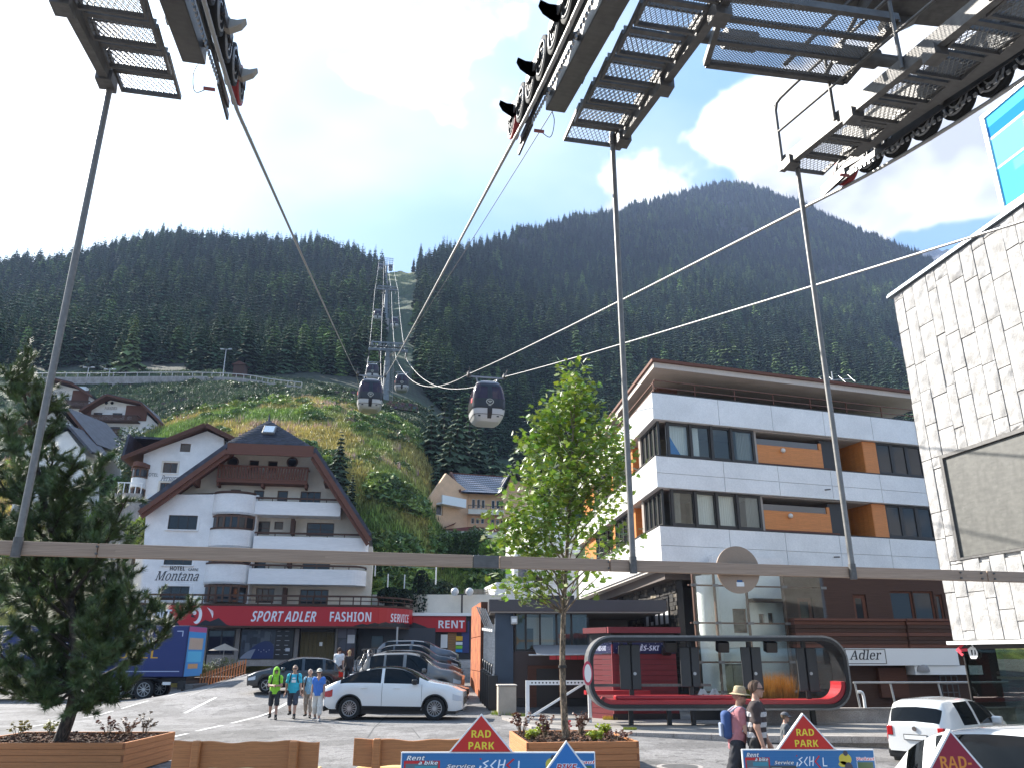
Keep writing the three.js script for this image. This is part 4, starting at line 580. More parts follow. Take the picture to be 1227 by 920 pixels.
// ---------- modern hotel with white bands ----------
{
  const FR2 = new Frame(800,33,18.3,0),o = FR2.put(thing('hotel','modern hotel with white band facades, dark window strips and overhanging flat roof','building'));
  const a = FR2.a,cc = Math.cos(a),ss = Math.sin(a),al = -84.4 * Math.PI / 180 - a; // left face, in the right face's axes
  const LF = new Frame(800,33,-84.4,0),ld = [Math.cos(al),-Math.sin(al)]; // direction corner <- far end
  const W = 15,LL = 19,far = [-ld[0] * LL,-ld[1] * LL];
  const inset = (k) => { const nL = [Math.sin(al),Math.cos(al)]; const c = [k * 1.02,-k]; return [[c[0],c[1]],[W - k,-k],[W - k,-16],[far[0] - nL[0] * k,-16]].map(([x,z],i) => (i === 3 ? [-ld[0] * 16 / -ld[1] * 1 - nL[0] * k,-16] : [x,z])); };
  const plan = (k) => { const nL = [Math.sin(al),Math.cos(al)],lx = (z) => ld[0] / ld[1] * z - nL[0] * k / Math.abs(ld[1]) * 1.0; return [[lx(-k),-k],[W - k,-k],[W - k,-LL],[lx(-LL),-LL]]; };
  const v = (y,x = 800) => FR2.v(x,y),U = (x,y) => FR2.u(x,y);
  const lv = [v(472),v(503),v(546.6),v(584),v(630),v(676)]; // band tops and bottoms at the corner
  const core = (k,y0,y1) => prismY(plan(k),y0,y1);
  mk('floor_band',core(0.06,lv[1],lv[0] - 0.02),MAT.panel,o); mk('floor_band',core(0.06,lv[3],lv[2] - 0.02),MAT.panel,o); mk('floor_band',core(0.06,lv[5],lv[4] - 0.02),MAT.panel,o);
  // facing panels, two rows on the lower bands, with open joints
  const panelRow = (y0,y1,face) => { const L = face ? LL : W,xs = face ? [] : [0,U(861,490),U(925,497),U(987,503),U(1045,510),U(1098,516),W]; if (face) for (let i = 0; i <= 6; i++) xs.push(i * LL / 6); for (let i = 0; i + 1 < xs.length; i++) { let g = box(xs[i] + 0.012,xs[i + 1] - 0.012,y0 + 0.01,y1 - 0.01,-0.055,-0.004); if (face) g = box(-xs[i + 1] + 0.012,-xs[i] - (i ? 0.012 : 0.06),y0 + 0.01,y1 - 0.01,-0.055,-0.004).rotateY(al); mk('panel',g,MAT.panel,o); } };
  for (const f of [0,1]) { panelRow(lv[1],lv[0],f); const m1 = v(567,805),m2 = v(653.5,808); panelRow(lv[3],m1,f); panelRow(m1,lv[2],f); panelRow(lv[5],m2,f); panelRow(m2,lv[4],f); }
  mk('band_coping',[core(0.02,lv[0] + 0.002,lv[0] + 0.05),core(0.02,lv[2] + 0.002,lv[2] + 0.04),core(0.02,lv[4] + 0.002,lv[4] + 0.04)],MAT.frame,o);
  // the two window storeys
  for (const [fl,[yb,yt]] of [[0,[lv[2] + 0.04,lv[1]]],[1,[lv[4] + 0.04,lv[3]]]]) {
    const H = yt - yb,z = -0.25,us = [[803.5,831],[831,856],[856,880],[880,908]].map(([p,q]) => [U(p,525),U(q,525)]);
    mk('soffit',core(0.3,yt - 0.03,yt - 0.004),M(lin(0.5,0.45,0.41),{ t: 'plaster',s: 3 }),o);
    us.forEach(([x0,x1],i) => {
      const w = mk('window',[box(x0,x1,yb,yb + 0.16,z - 0.1,z),box(x0,x1,yt - 0.12,yt,z - 0.1,z),box(x0,x0 + 0.11,yb + 0.16,yt - 0.12,z - 0.1,z),box(x1 - 0.11,x1,yb + 0.16,yt - 0.12,z - 0.1,z),box(x0 - 0.06,x0 + 0.06,yb + 0.01,yt - 0.01,z + 0.003,z + 0.06)],MAT.frame,o);
      mk('pane',box(x0 + 0.1,x1 - 0.1,yb + 0.15,yt - 0.11,z - 0.06,z - 0.045),MAT.pane,w);
      const cur = fl ? [[0,0.45],[0.02,0.99],[0.02,0.99],[0.45,0.98]][i] : [[0.02,0.99],[0.05,0.5],null,[0.3,0.9]][i],cm = fl ? [1,0,0,1][i] : [0,0,0,1][i];
      if (cur) mk('curtain',gridGeo(40,1,(p,q) => V3(lerp(x0 + cur[0] * (x1 - x0),x0 + cur[1] * (x1 - x0),p),lerp(yb + 0.1,yt - 0.1,q),z - 0.2 + (cm ? 0.035 : 0.008) * Math.sin(p * 60 + Math.sin(p * 9)))),cm ? M(lin(0.34,0.32,0.29),{ r: 0.95 }) : M(lin(0.72,0.68,0.65),{ r: 0.95 }),w);
      if (!fl && i === 0) mk('blue_cloth',gridGeo(6,6,(p,q) => V3(lerp(x0 + 0.13,x0 + 0.13 + 0.55 * (1 - q),p),lerp(yb + 0.2,yb + 1.1,q),z - 0.15)),M(lin(0.05,0.2,0.5),{ r: 0.9 }),w);
    });
    mk('room_back',[box(us[0][0] + 0.1,us[3][1],yb,yt,-3.2,-3),box(us[3][1],us[3][1] + 0.1,yb,yt,-3,z)],M(lin(0.34,0.3,0.26),{}),o);
    // loggia: orange parapet, grey glass strip, timber block, dark door
    const l0 = us[3][1] + 0.1,p1 = U(990,540),d1 = U(1013,545),b0 = U(1040,547),b1 = U(1056,550),w1 = U(1130,560);
    mk('loggia_back',box(l0,b1,yb,yt,-2.3,-2.1),M(lin(0.32,0.3,0.28),{ t: 'plaster',s: 3 }),o);
    const lg = mk('timber_parapet',box(l0 + 0.03,p1,yb + 0.12,yb + 0.12 + H * 0.53,-0.36,-0.28),MAT.larch,o); mk('glass_strip',box(l0 + 0.03,p1 - 0.2,yb + 0.13 + H * 0.53,yb + H * 0.78,-0.34,-0.31),M(lin(0.16,0.15,0.14),{ r: 0.08 }),lg); mk('timber_post',box(p1 - 0.16,p1,yb + 0.13 + H * 0.53,yb + H * 0.8,-0.36,-0.28),MAT.larch,lg); mk('parapet_rail',box(l0,p1 + 0.4,yb + 0.02,yb + 0.11,-0.36,-0.26),MAT.redwood,lg);
    { const c = mk('lamp',new THREE.SphereGeometry(0.11,14,10).translate(lerp(l0,p1,0.38),yb + 0.12 + H * 0.4,-0.2),M(lin(0.7,0.66,0.6),{ r: 0.3 }),o); }
    mk('loggia_door',[box(p1 + 0.02,d1,yb,yt - 0.12,-0.5,-0.42),box(d1 + 0.0,d1 + 0.9,yb,yt - 0.15,-1.9,-1.8)],MAT.frame,o);
    const tb = mk('timber_block',box(b0,b1,yb + 0.01,yt - 0.02,-2.05,-0.2),MAT.larch,o); for (let k = 0; k < 6; k++) mk('timber_board',box(b0 - 0.03,b0 - 0.003,yb + 0.01,yt - 0.03,-2.05 + k * 0.31,-2.05 + k * 0.31 + 0.29),MAT.larch,tb);
    for (let i = 0; i < 4; i++) { const x0 = lerp(b1 + 0.03,w1,i / 4),x1 = lerp(b1 + 0.03,w1,(i + 1) / 4),w = mk('window',[box(x0,x1,yb,yb + 0.16,z - 0.1,z),box(x0,x1,yt - 0.1,yt,z - 0.1,z),box(x0,x0 + 0.1,yb + 0.16,yt - 0.1,z - 0.1,z),box(x1 - 0.1,x1,yb + 0.16,yt - 0.1,z - 0.1,z)],MAT.frame,o); mk('pane',box(x0 + 0.09,x1 - 0.09,yb + 0.15,yt - 0.09,z - 0.06,z - 0.045),MAT.glass,w); }
    mk('window_sill',box(0.1,W - 0.1,yb - 0.035,yb - 0.002,-0.25,0.01),MAT.frame,o);
    // left face: four panes at the corner, then peach wall with further dark windows
    const wl = (u0,u1,m,g,n) => { for (let i = 0; i < n; i++) { const x1 = -lerp(u0,u1,i / n),x0 = -lerp(u0,u1,(i + 1) / n),w = mk('window',[box(x0,x1,yb,yb + 0.14,z - 0.1,z),box(x0,x1,yt - 0.1,yt,z - 0.1,z),box(x0,x0 + 0.09,yb + 0.14,yt - 0.1,z - 0.1,z),box(x1 - 0.09,x1,yb + 0.14,yt - 0.1,z - 0.1,z)].map((q) => q.rotateY(al)),m,o); mk('pane',box(x0 + 0.08,x1 - 0.08,yb + 0.13,yt - 0.09,z - 0.06,z - 0.045).rotateY(al),g,w); } };
    wl(0.35,3.1,MAT.frame,MAT.glass,4); wl(5.6,9.3,MAT.frame,MAT.glass,4); wl(11.2,14.5,MAT.frame,MAT.glass,3);
    mk('timber_wall',[[3.1,3.7],[4.9,5.6],[9.3,9.9],[14.5,18]].map(([p,q]) => box(-q,-p,yb,yt,-0.6,-0.26).rotateY(al)),MAT.larch,o);
    mk('inner_wall',[prismY(plan(2.4).map(([x,zz],i) => [i === 0 ? x + 0 : x,zz]),yb,yt)],M(lin(0.34,0.3,0.26),{}),o);
    mk('strip_rail',box(-LL,-0.3,yb - 0.03,yb + 0.03,-0.1,0.02).rotateY(al),MAT.frame,o);
  }
  // roof terrace: recessed storey, thin rails, wide eaves with pale soffit and red brown edge
  const re = (k,e) => plan(-k).map(([x,z]) => [x,z]),rt = FR2.v(818,436,0.2) ;
  const roofP = [[U(817,442),0.1],[W + 1,0.1],[W + 1,-LL],[-0.6 + ld[0] / ld[1] * -LL,-LL]].map(([x,z]) => [x,z]),ry = v(447,817);
  const roofPlan = [[0.1,0.15],[W + 1,0.15],[W + 1,-LL],[ld[0] / ld[1] * -LL + 0.1,-LL]];
  mk('roof_slab',prismY(roofPlan,ry + 0.05,ry + 0.3),M(lin(0.55,0.48,0.42),{ t: 'plaster',s: 3 }),o); mk('roof_edge',[prismY(roofPlan.map(([x,z],i) => [x - (i === 0 || i === 3 ? 0.12 : 0),z + (i < 2 ? 0.12 : 0)]),ry + 0.305,ry + 0.44)],MAT.redwood,o);
  mk('penthouse_wall',prismY(plan(2.9),lv[0] - 0.02,ry + 0.05),M(lin(0.06,0.05,0.045),{ r: 0.4 }),o); mk('penthouse_timber',box(1.6,2.6,lv[0],ry + 0.04,-2.85,-2.2),MAT.redwood,o);
  for (let i = 0; i < 7; i++) { const x0 = 3 + i * 1.7; const w = mk('window',[box(x0,x0 + 1.6,lv[0] + 0.1,lv[0] + 0.2,-2.9,-2.82),box(x0,x0 + 0.08,lv[0] + 0.2,ry,-2.9,-2.82)],MAT.redwood,o); mk('pane',box(x0 + 0.09,x0 + 1.58,lv[0] + 0.21,ry - 0.02,-2.885,-2.86),MAT.glass,w); }
  { const yr = lv[0],rl = mk('terrace_rail',[0.35,0.68].map((h) => box(0.3,W,yr + h,yr + h + 0.04,-0.32,-0.28)).concat([0.35,0.68].map((h) => box(-LL,-0.3,yr + h,yr + h + 0.04,-0.32,-0.28).rotateY(al))),M(lin(0.16,0.07,0.045),{ r: 0.5 }),o); for (let i = 0; i <= 7; i++) mk('rail_post',box(lerp(0.3,W,i / 7) - 0.025,lerp(0.3,W,i / 7) + 0.025,yr + 0.05,yr + 0.67,-0.36,-0.325),MAT.redwood,rl); }
  for (const x of [U(849,480),U(951,488),U(965,489)]) { const l = mk('wall_lamp',rbox(x - 0.12,x + 0.12,lv[0] + 0.3,lv[0] + 0.62,-2.1,-1.95,0.02),M(lin(0.6,0.6,0.6),{ r: 0.4 }),o); mk('lamp_bracket',box(x - 0.03,x + 0.03,lv[0] + 0.1,lv[0] + 0.31,-2.3,-2.1),MAT.frame,l); }
  // antenna on the far roof
  { const x = U(1067,452),c = V3(x,ry + 0.4,-4),m = mk('antenna',rod(c,c.clone().add(V3(0,2.4,0)),0.03),MAT.rail,o); for (const [y,l,t] of [[1.9,1.3,0.25],[1.3,0.8,-0.3]]) { mk('antenna_boom',rod(c.clone().add(V3(-l,y - t,0.1)),c.clone().add(V3(l,y + t,-0.1)),0.025),MAT.rail,m); for (let k = 0; k < 5; k++) { const q = c.clone().add(V3(lerp(-l,l,k / 4),y + lerp(-t,t,k / 4),0)); mk('antenna_element',rod(q.clone().add(V3(-0.05,-0.3,0.3)),q.clone().add(V3(0.05,0.3,-0.3)),0.016,0.016,5),MAT.rail,m); } } }
  // spouts on the bands
  for (const [x,y] of [[989,586.5],[1000,667]]) { const p = FR2.at(x,y); mk('spout',aim(cyl(0.03,0.03,0.3),V3(p[0],p[1],-0.02),V3(p[0] + 0.06,p[1] - 0.03,0.3)),MAT.steel,o); }
  // underside of the lowest band and recessed ground storey
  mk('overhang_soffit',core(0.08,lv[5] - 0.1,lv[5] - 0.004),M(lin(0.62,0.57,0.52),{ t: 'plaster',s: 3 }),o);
  const gy = -0.3,cr = [[1.3,-1.2],[W,-3.2],[W,-LL],[ld[0] / ld[1] * -LL + 1.9,-LL]];
  mk('ground_storey_beam',prismY([[0.6,-0.9],[W,-0.9],[W,-LL],[ld[0] / ld[1] * -LL + 0.7,-LL]],lv[5] - 0.5,lv[5] - 0.105),M(lin(0.1,0.08,0.07),{}),o);
  mk('ground_storey_core',prismY([[2.2,-4.4],[W - 0.2,-5.2],[W - 0.2,-LL],[ld[0] / ld[1] * -LL + 2.2,-LL]],gy,lv[5] - 0.502),M(lin(0.16,0.14,0.125),{ t: 'plaster',s: 3 }),o);
  // left wall of dark split stone, stones picked out one by one near the corner
  const sm = [0.05,0.1,0.2,0.32].map((k) => M(lin(k * 1.05,k * 0.9,k * 0.72),{ t: 'rough',s: 0.8 })),rr = RNG(9),LW = 11,sh = lv[5] - 0.5 - gy,wallL = mk('stone_wall',box(-LW,0,gy,gy + sh,-0.3,-0.04).rotateY(al).translate(1.2,0,-1.1),MAT.dark,o),st = [];
  for (let y = 0; y < sh - 0.05; y += 0.17) for (let x = 0; x < LW;) { const w = 0.2 + rr() * 0.4; if (!(x > 1 && x < 5.2 && y > sh * 0.66 && y < sh * 0.9)) st.push(tint(box(-Math.min(LW,x + w - 0.015),-x,gy + y,gy + Math.min(sh,y + 0.155),-0.05,-0.02 + 0.06 * rr()).rotateY(al).translate(1.2,0,-1.1),[[0.03,0.027,0.024],[0.06,0.05,0.042],[0.13,0.11,0.085],[0.3,0.25,0.18]][Math.floor(rr() * rr() * 4)])); x += w; }
  tag(mk('wall_stones',st,M(0xffffff,{ vc: true,t: 'rough',s: 0.8,r: 0.9 }),wallL),null,null,null,'stuff');
  for (let i = 0; i < 5; i++) { const x1 = -1.1 - i * 0.82,x0 = x1 - 0.76,yb = gy + sh * 0.67,yt = gy + sh * 0.89,w = mk('strip_window',[box(x0,x1,yb,yb + 0.07,-0.06,0.06),box(x0,x1,yt - 0.07,yt,-0.06,0.06),box(x0,x0 + 0.07,yb + 0.07,yt - 0.07,-0.06,0.06),box(x1 - 0.07,x1,yb + 0.07,yt - 0.07,-0.06,0.06)].map((g) => g.rotateY(al).translate(1.2,0,-1.1)),MAT.frame,o); mk('pane',box(x0 + 0.06,x1 - 0.06,yb + 0.06,yt - 0.06,-0.02,0).rotateY(al).translate(1.2,0,-1.1),MAT.glass,w); mk('blind',box(x0 + 0.07,x1 - 0.07,yb + 0.08,lerp(yb,yt,[0.5,0.48,0.5,0.2,0.75][i]),0.005,0.02).rotateY(al).translate(1.2,0,-1.1),M(lin(0.55,0.55,0.58),{ r: 0.5 }),w); }
  // glazed link further back on the left
  { const b = (x0,x1,y0,y1,z0,z1) => box(x0,x1,y0,y1,z0,z1),z = -11.4,xa = FR2.u(684,740,-11.4),xb = FR2.u(768,740,-11.4); mk('link_wall',b(xa,xb,gy,lv[5] - 0.6,z - 2.6,z - 2.4),M(lin(0.12,0.12,0.125),{}),o); for (let i = 0; i < 4; i++) { const x0 = lerp(xa,xb,i / 4),x1 = lerp(xa,xb,(i + 1) / 4),w = mk('window',[b(x0,x0 + 0.09,gy + 1.2,lv[5] - 0.7,z - 0.08,z),b(x0 + 0.09,x1,lv[5] - 0.95,lv[5] - 0.7,z - 0.08,z)],MAT.redwood,o); mk('pane',b(x0 + 0.09,x1,gy + 1.2,lv[5] - 0.96,z - 0.05,z - 0.03),MAT.tinted,w); } }
  scene.userData.adler = { FR2,lv,al,ld };
}
// ---------- glass screens, the white wall with small windows and the old timber house behind them ----------
{
  const F = new Frame(838,31.6,15,0),o = F.put(thing('glass_screen','tall screen of glass panes on thin brown frames below the modern hotel','glass wall')),R = (a,b,c,d,z = 0) => F.r(a,b,c,d,z);
  const xs = [836,862,901,946,994,1040].map((p) => F.u(p,760)),ys = [-0.2,F.v(940,828),F.v(940,793),F.v(940,747),F.v(940,703),F.v(940,690)],m = M(lin(0.13,0.07,0.05),{ r: 0.45 });
  for (let i = 0; i + 1 < xs.length; i++) for (let j = 0; j + 1 < ys.length; j++) mk('pane',box(xs[i] + 0.012,xs[i + 1] - 0.012,ys[j] + 0.012,ys[j + 1] - 0.012,-0.008,0.008),MAT.tinted,o);
  xs.forEach((x,i) => mk('upright',box(x - 0.035,x + 0.035,-0.3,ys[5],-0.14,-0.05),m,o)); ys.slice(1,5).forEach((y) => mk('transom',box(xs[0] - 0.2,xs[xs.length - 1],y - 0.03,y + 0.03,-0.135,-0.055),m,o));
  for (const x of xs) for (const y of ys.slice(1,5)) mk('clamp',box(x - 0.13,x + 0.13,y - 0.05,y + 0.05,0.009,0.03),MAT.galv,o);
  // white building with a round column, behind the glass
  const w = F.put(thing('house','white plastered house front with a round column and small windows behind the glass screen','building')),zb = -1.1;
  const c = R(842,690,866,860,-0.7); mk('column',cyl((c[1] - c[0]) / 2,(c[1] - c[0]) / 2,c[3] + 0.5,28).translate((c[0] + c[1]) / 2,(c[3] - 0.5) / 2,-0.75),MAT.white,w);
  const big = R(862,690,950,860,zb),h1 = R(879,729,896,758,zb),h2 = R(910,735,916.5,748,zb),h3 = R(921,734,927.5,748,zb),h4 = R(870,795,896,850,zb),h5 = R(921,693,930,701,zb);
  mk('wall',extrude([[big[0],-0.3],[big[1],-0.3],[big[1],6],[big[0],6]],0.3,[h1,h2,h3,h4]).translate(0,0,zb - 0.3),MAT.white,w); mk('wall_back',box(big[0],big[1],-0.3,6,zb - 1,zb - 0.9),MAT.cream,w);
  for (const q of [h1,h2,h3]) windowAt(w,q,zb,{ nx: 1,m: MAT.winwood }); windowAt(w,h4,zb,{ nx: 2,m: MAT.galv,name: 'door',glass: MAT.tinted });
  mk('eaves',[box(big[0] + 1.4,big[1],F.v(930,722,zb),F.v(930,718,zb),zb + 0.01,zb + 0.5)],MAT.darkwood,w);
}
{
  const F = new Frame(1078,33.5,8,-0.3),o = F.put(thing('old_house','old dark timber house with a white sign band between glass screen and stone wall','building')),R = (a,b,c,d,z = 0) => F.r(a,b,c,d,z);
  const x0 = F.u(946,760),xc = F.u(1078,760),x1 = F.u(1150,760) + 1.5,top = F.v(1078,688),wins = [R(957,716,975,747),R(1024,712,1040,745),R(1069,708,1096,743),R(1096.8,708,1121,743),R(1124,712,1132,745)];
  mk('wall',[extrude([[x0,-0.5],[x1,-0.5],[x1,top],[x0,top]],0.3,wins).translate(0,0,-0.3)],MAT.darkwood,o); mk('wall_back',box(x0,x1,-0.5,top,-1.2,-1),MAT.cream,o);
  wins.forEach((q,i) => windowAt(o,q,0,{ nx: 1,m: MAT.redwood,f: i < 2 ? 0.14 : 0.07,curtain: i > 1 && i < 4 ? null : null }));
  for (const q of [wins[2],wins[3]]) mk('inner_rail',[box(q[0],q[1],lerp(q[2],q[3],0.1),lerp(q[2],q[3],0.33),-0.31,-0.28)],MAT.paintw,o);
  // horizontal boarding of the balcony band
  for (const [a,b,z] of [[x0,xc,0.5],[xc,x1,0.6]]) { const q = R(a === x0 ? 946 : 1078,744,1150,776,z); for (let k = 0; k < 7; k++) mk('board',box(a + 0.01,b - 0.01,lerp(q[2],q[3],(k + 0.04) / 7),lerp(q[2],q[3],(k + 0.96) / 7),0.01,z + (k % 2) * 0.03),k % 3 ? MAT.darkwood : MAT.redwood,o); mk('balcony_cap',box(a,b,q[3] + 0.01,q[3] + 0.1,0.01,z + 0.08),MAT.redwood,o); }
  const s = R(1015,776.5,1150,797,0.72),band = mk('sign_band',[box(s[0],s[1],s[2],s[3],0.02,0.66),box(xc + 0.05,s[1] + 1,s[2] - 0.35,s[2] - 0.01,0.02,0.6)],MAT.paintw,o);
  const a = F.at(1019,790,0.69),b = F.at(1056,791,0.69); mk('lettering',text('Adler',FS,0.34,0.012,0.3,(b[0] - a[0])).translate(a[0],a[1],0.664),M(lin(0.02,0.02,0.03),{}),band);
  mk('sign_frame',extrude([[a[0] - 0.15,s[2] + 0.06],[b[0] + 0.25,s[2] + 0.06],[b[0] + 0.25,s[3] - 0.03],[a[0] - 0.15,s[3] - 0.03]],0.012,[[a[0] - 0.13,b[0] + 0.23,s[2] + 0.08,s[3] - 0.05]]).translate(0,0,0.663),MAT.frame,band);
  mk('porch_wall',box(...R(1050,800,1083,835,-0.1),0.01,0.2),MAT.brown,o); mk('porch_lamp',new THREE.SphereGeometry(0.3,16,8,0,6.3,0,1.6).translate(F.u(1103,803,0.4),F.v(1103,804,0.4),0.5),M(lin(0.25,0.24,0.23),{}),o);
  const gr = R(1130,800,1150,850,0.4); mk('lattice',Array.from({ length: 6 },(_,i) => box(gr[0],gr[1],lerp(gr[2],gr[3],i / 5),lerp(gr[2],gr[3],i / 5) + 0.03,0.36,0.4)).concat(Array.from({ length: 4 },(_,i) => box(lerp(gr[0],gr[1],i / 3),lerp(gr[0],gr[1],i / 3) + 0.03,gr[2],gr[3],0.31,0.355))),MAT.steel,o);
}

// ---------- station building faced with split stone ----------
{
  const F = new Frame(1145,24,-79,0),o = F.put(thing('station_building','white split stone station building with a dark louvre panel at the right edge','building')),R = (a,b,c,d,z = 0) => F.r(a,b,c,d,z);
  const sill = F.v(1137,768),topAt = (u) => lerp(F.v(1072,354),F.v(1203,262),u / F.u(1203,262)),LU = 11,lq = R(1127,546,1227,668);
  const t0 = F.at(1126,546),t1 = F.at(1143,672),lou = [t0[0],LU - 1.2,t1[1],t0[1]];
  const core = [[0.02,sill],[LU,sill],[LU,topAt(LU)],[0.02,topAt(0)]];
  mk('wall',[extrude(core,0.4,[lou]).translate(0,0,-0.46),box(0.02,LU,sill,topAt(0) - 0.3,-9,-0.9)],M(lin(0.42,0.42,0.41),{ t: 'speck',s: 1 }),o);
  const r = RNG(12); let x = 0; const wall = mk('stone_backing',box(0.1,LU,sill + 0.01,sill + 0.05,-0.055,-0.045),MAT.concrete,o);
  while (x < LU) { // upright courses of split slabs, each slab its own piece
    const w = 0.36 + r() * 0.3,x1 = Math.min(LU,x + w); let y = sill - r() * 0.9;
    while (y < topAt(x)) {
      const h = 0.75 + r() * 1.15,ya = Math.max(sill + 0.01,y),yl = topAt(x) - 0.04,yr = topAt(x1) - 0.04,yb = y + h; y = yb; if (yb < sill + 0.2) continue;
      const tl = Math.min(yb,yl),tr = Math.min(yb,yr); if (tl - ya < 0.08) continue;
      if (x1 > lou[0] && x < lou[1] && tl > lou[2] && ya < lou[3]) { if (x + 0.1 < lou[0] || ya < lou[2] - 0.15 || tl > lou[3] + 0.15) { const parts = []; if (ya < lou[2] - 0.06) parts.push([x,x1,ya,lou[2]]); if (tl > lou[3] + 0.06) parts.push([x,x1,lou[3],tl]); if (x + 0.08 < lou[0]) parts.push([x,lou[0],Math.max(ya,lou[2]),Math.min(tl,lou[3])]); parts.forEach((q) => slab(...q,q[3],q[3])); } continue; }
      slab(x,x1,ya,tl,tl,tr);
    }
    x = x1;
  }
  function slab(a,b,ya,yb,tl,tr) {
    if (b - a < 0.08 || yb - ya < 0.08) return; const s = r() * 99,g = 0.008,rough = r() < 0.35 ? 0.06 : 0.026,out = r() * 0.03,nx = 5,ny = 8;
    const front = gridGeo(nx,ny,(u,v) => { const X = lerp(a + g,b - g,u),Y = lerp(ya + g,lerp(tl,tr,u) - g,v),e = u === 0 || u === 1 || v === 0 || v === 1,n = fbm(X * 3 + s,Y * 3,s,4) - 0.5; const cleft = Math.abs(fbm(X * 1.6 + s,Y * 1.1,s + 5,3) - 0.5) < 0.025 ? -0.03 : 0; return V3(X,Y,e ? out - 0.02 : out + n * rough * 2 + cleft); });
    const sides = [[[a + g,ya + g],[b - g,ya + g]],[[b - g,ya + g],[b - g,tr - g]],[[b - g,tr - g],[a + g,tl - g]],[[a + g,tl - g],[a + g,ya + g]]].map(([p,q]) => gridGeo(1,1,(u,v) => V3(lerp(p[0],q[0],u),lerp(p[1],q[1],u),lerp(out - 0.012,-0.06,v))));
    front.userData.keepUV = false; mk('stone_slab',[front,...sides],MAT.stone,wall);
  }
  mk('sill',box(-0.12,LU,sill - 0.1,sill - 0.005,-0.4,0.12),MAT.paintw,o);
  // louvre panel
  { const fr = mk('louvre_frame',extrude([[lou[0],lou[2]],[lou[1],lou[2]],[lou[1],lou[3]],[lou[0],lou[3]]],0.16,[[lou[0] + 0.12,lou[1] - 0.1,lou[2] + 0.06,lou[3] - 0.1]]).translate(0,0,-0.14),MAT.steel,o),n = 74,lm = M(lin(0.12,0.118,0.105),{ t: 'metal',s: 1.3,r: 0.55 }),v = box(0,1,-0.021,0.021,-0.02,0.02); for (let i = 0; i < n; i++) { const y = lerp(lou[2] + 0.08,lou[3] - 0.12,(i + 0.5) / n); mk('louvre',box(lou[0] + 0.12,lou[1] - 0.1,y - 0.021,y + 0.02,-0.11,-0.05).rotateX(0),lm,fr); } }
  // metal coping that follows the sloping top
  const cp = (y,z0,z1,h) => extrude([[-0.2,topAt(-0.2) + y],[LU,topAt(LU) + y],[LU,topAt(LU) + y + h],[-0.2,topAt(-0.2) + y + h]],z1 - z0).translate(0,0,z0);
  mk('coping',[cp(0.0,-0.6,0.1,0.07),cp(0.071,-0.5,0.06,0.06)],M(lin(0.26,0.29,0.33),{ r: 0.4,m: 0.5 }),o);
  // glass front of the ground storey, with pictograms, and what stands inside
  const gl = mk('glass_front',box(0.06,LU,sill - 0.22,sill - 0.105,-0.3,-0.2),MAT.frame,o); for (let i = 0; i < 4; i++) { mk('pane',box(0.09 + i * 2.6,0.09 + (i + 1) * 2.6 - 0.02,0.12,sill - 0.23,-0.262,-0.25),M(lin(0.55,0.6,0.58),{ phys: true,trans: 1,r: 0 }),gl); mk('mullion',box(0.05 + i * 2.6,0.088 + i * 2.6,0.1,sill - 0.225,-0.3,-0.22),MAT.frame,gl); }
  mk('glass_end',box(0.05,0.07,0.12,sill - 0.23,-4,-0.31),MAT.tinted,o);
  mk('floor',box(0.36,LU,-0.2,0.1,-8.9,0),M(lin(0.22,0.2,0.19),{ t: 'speck',s: 2 }),o); mk('inner_wall',box(0.5,LU,0.1,sill - 0.3,-3.6,-3.4),M(lin(0.3,0.29,0.28),{}),o);
  const mt = canvasTex(512,256,(c) => { c.fillStyle = '#3f8f8a'; c.fillRect(0,0,512,256); const q = RNG(3); for (let i = 0; i < 160; i++) { c.fillStyle = ['#1f4a74','#274f7c','#173a5e','#2a6aa0'][i % 4]; c.beginPath(); c.ellipse(q() * 200,q() * 130,10 + q() * 30,8 + q() * 20,q() * 3,0,7); c.fill(); } for (let i = 0; i < 260; i++) { c.fillStyle = ['#2c5b1e','#4f8a2c','#6fa33a','#254a1c','#12351c'][i % 5]; c.beginPath(); c.ellipse(q() * 512,110 + q() * 150,4 + q() * 10,14 + q() * 34,q() * 3,0,7); c.fill(); } for (let i = 0; i < 20; i++) { c.fillStyle = '#a8552f'; c.beginPath(); c.ellipse(120 + q() * 200,200 + q() * 50,6,6,0,0,7); c.fill(); } });
  const mg = new THREE.PlaneGeometry(6,sill - 0.4).translate(6.2,sill / 2 - 0.05,-1.1); mg.userData.keepUV = true; mk('mural',mg,printMat(mt),o); mk('mural_panel',box(3.2,9.2,0.1,sill - 0.25,-1.2,-1.11),MAT.dark,o);
  for (let i = 0; i < 2; i++) { const y = 0.75 + i * 0.95,f = mk('picture_frame',extrude([[5.1,y],[6.3,y],[6.3,y + 0.75],[5.1,y + 0.75]],0.05,[[5.18,6.22,y + 0.08,y + 0.67]]).translate(0,0,-1.06),M(lin(0.6,0.5,0.3),{ r: 0.5 }),o); mk('picture',box(5.17,6.23,y + 0.07,y + 0.68,-1.08,-1.05),M(i ? lin(0.2,0.4,0.55) : lin(0.5,0.48,0.3),{}),f); }
  mk('door_bar',[box(2.6,4.6,1.02,1.1,-0.24,-0.18)],MAT.alu,o); mk('inner_rail',[box(0.8,1.8,1.5,1.56,-0.6,-0.55)],MAT.alu,o);
  // pictograms: red arrow and white cabin on its rope
  const pz = -0.19,poly = (l,hl) => extrude(l.map(([x,y]) => F.at(x,y,pz)),0.008,(hl ?? []).map((h) => h.map(([x,y]) => F.at(x,y,pz)))).translate(0,0,pz);
  mk('arrow_sign',poly([[1146,778.5],[1153,771],[1155.5,773],[1151.5,777],[1160,776.5],[1160,780],[1151.5,780.5],[1155.5,784],[1153.5,786]]),M(lin(0.75,0.05,0.08),{ r: 0.5 }),o);
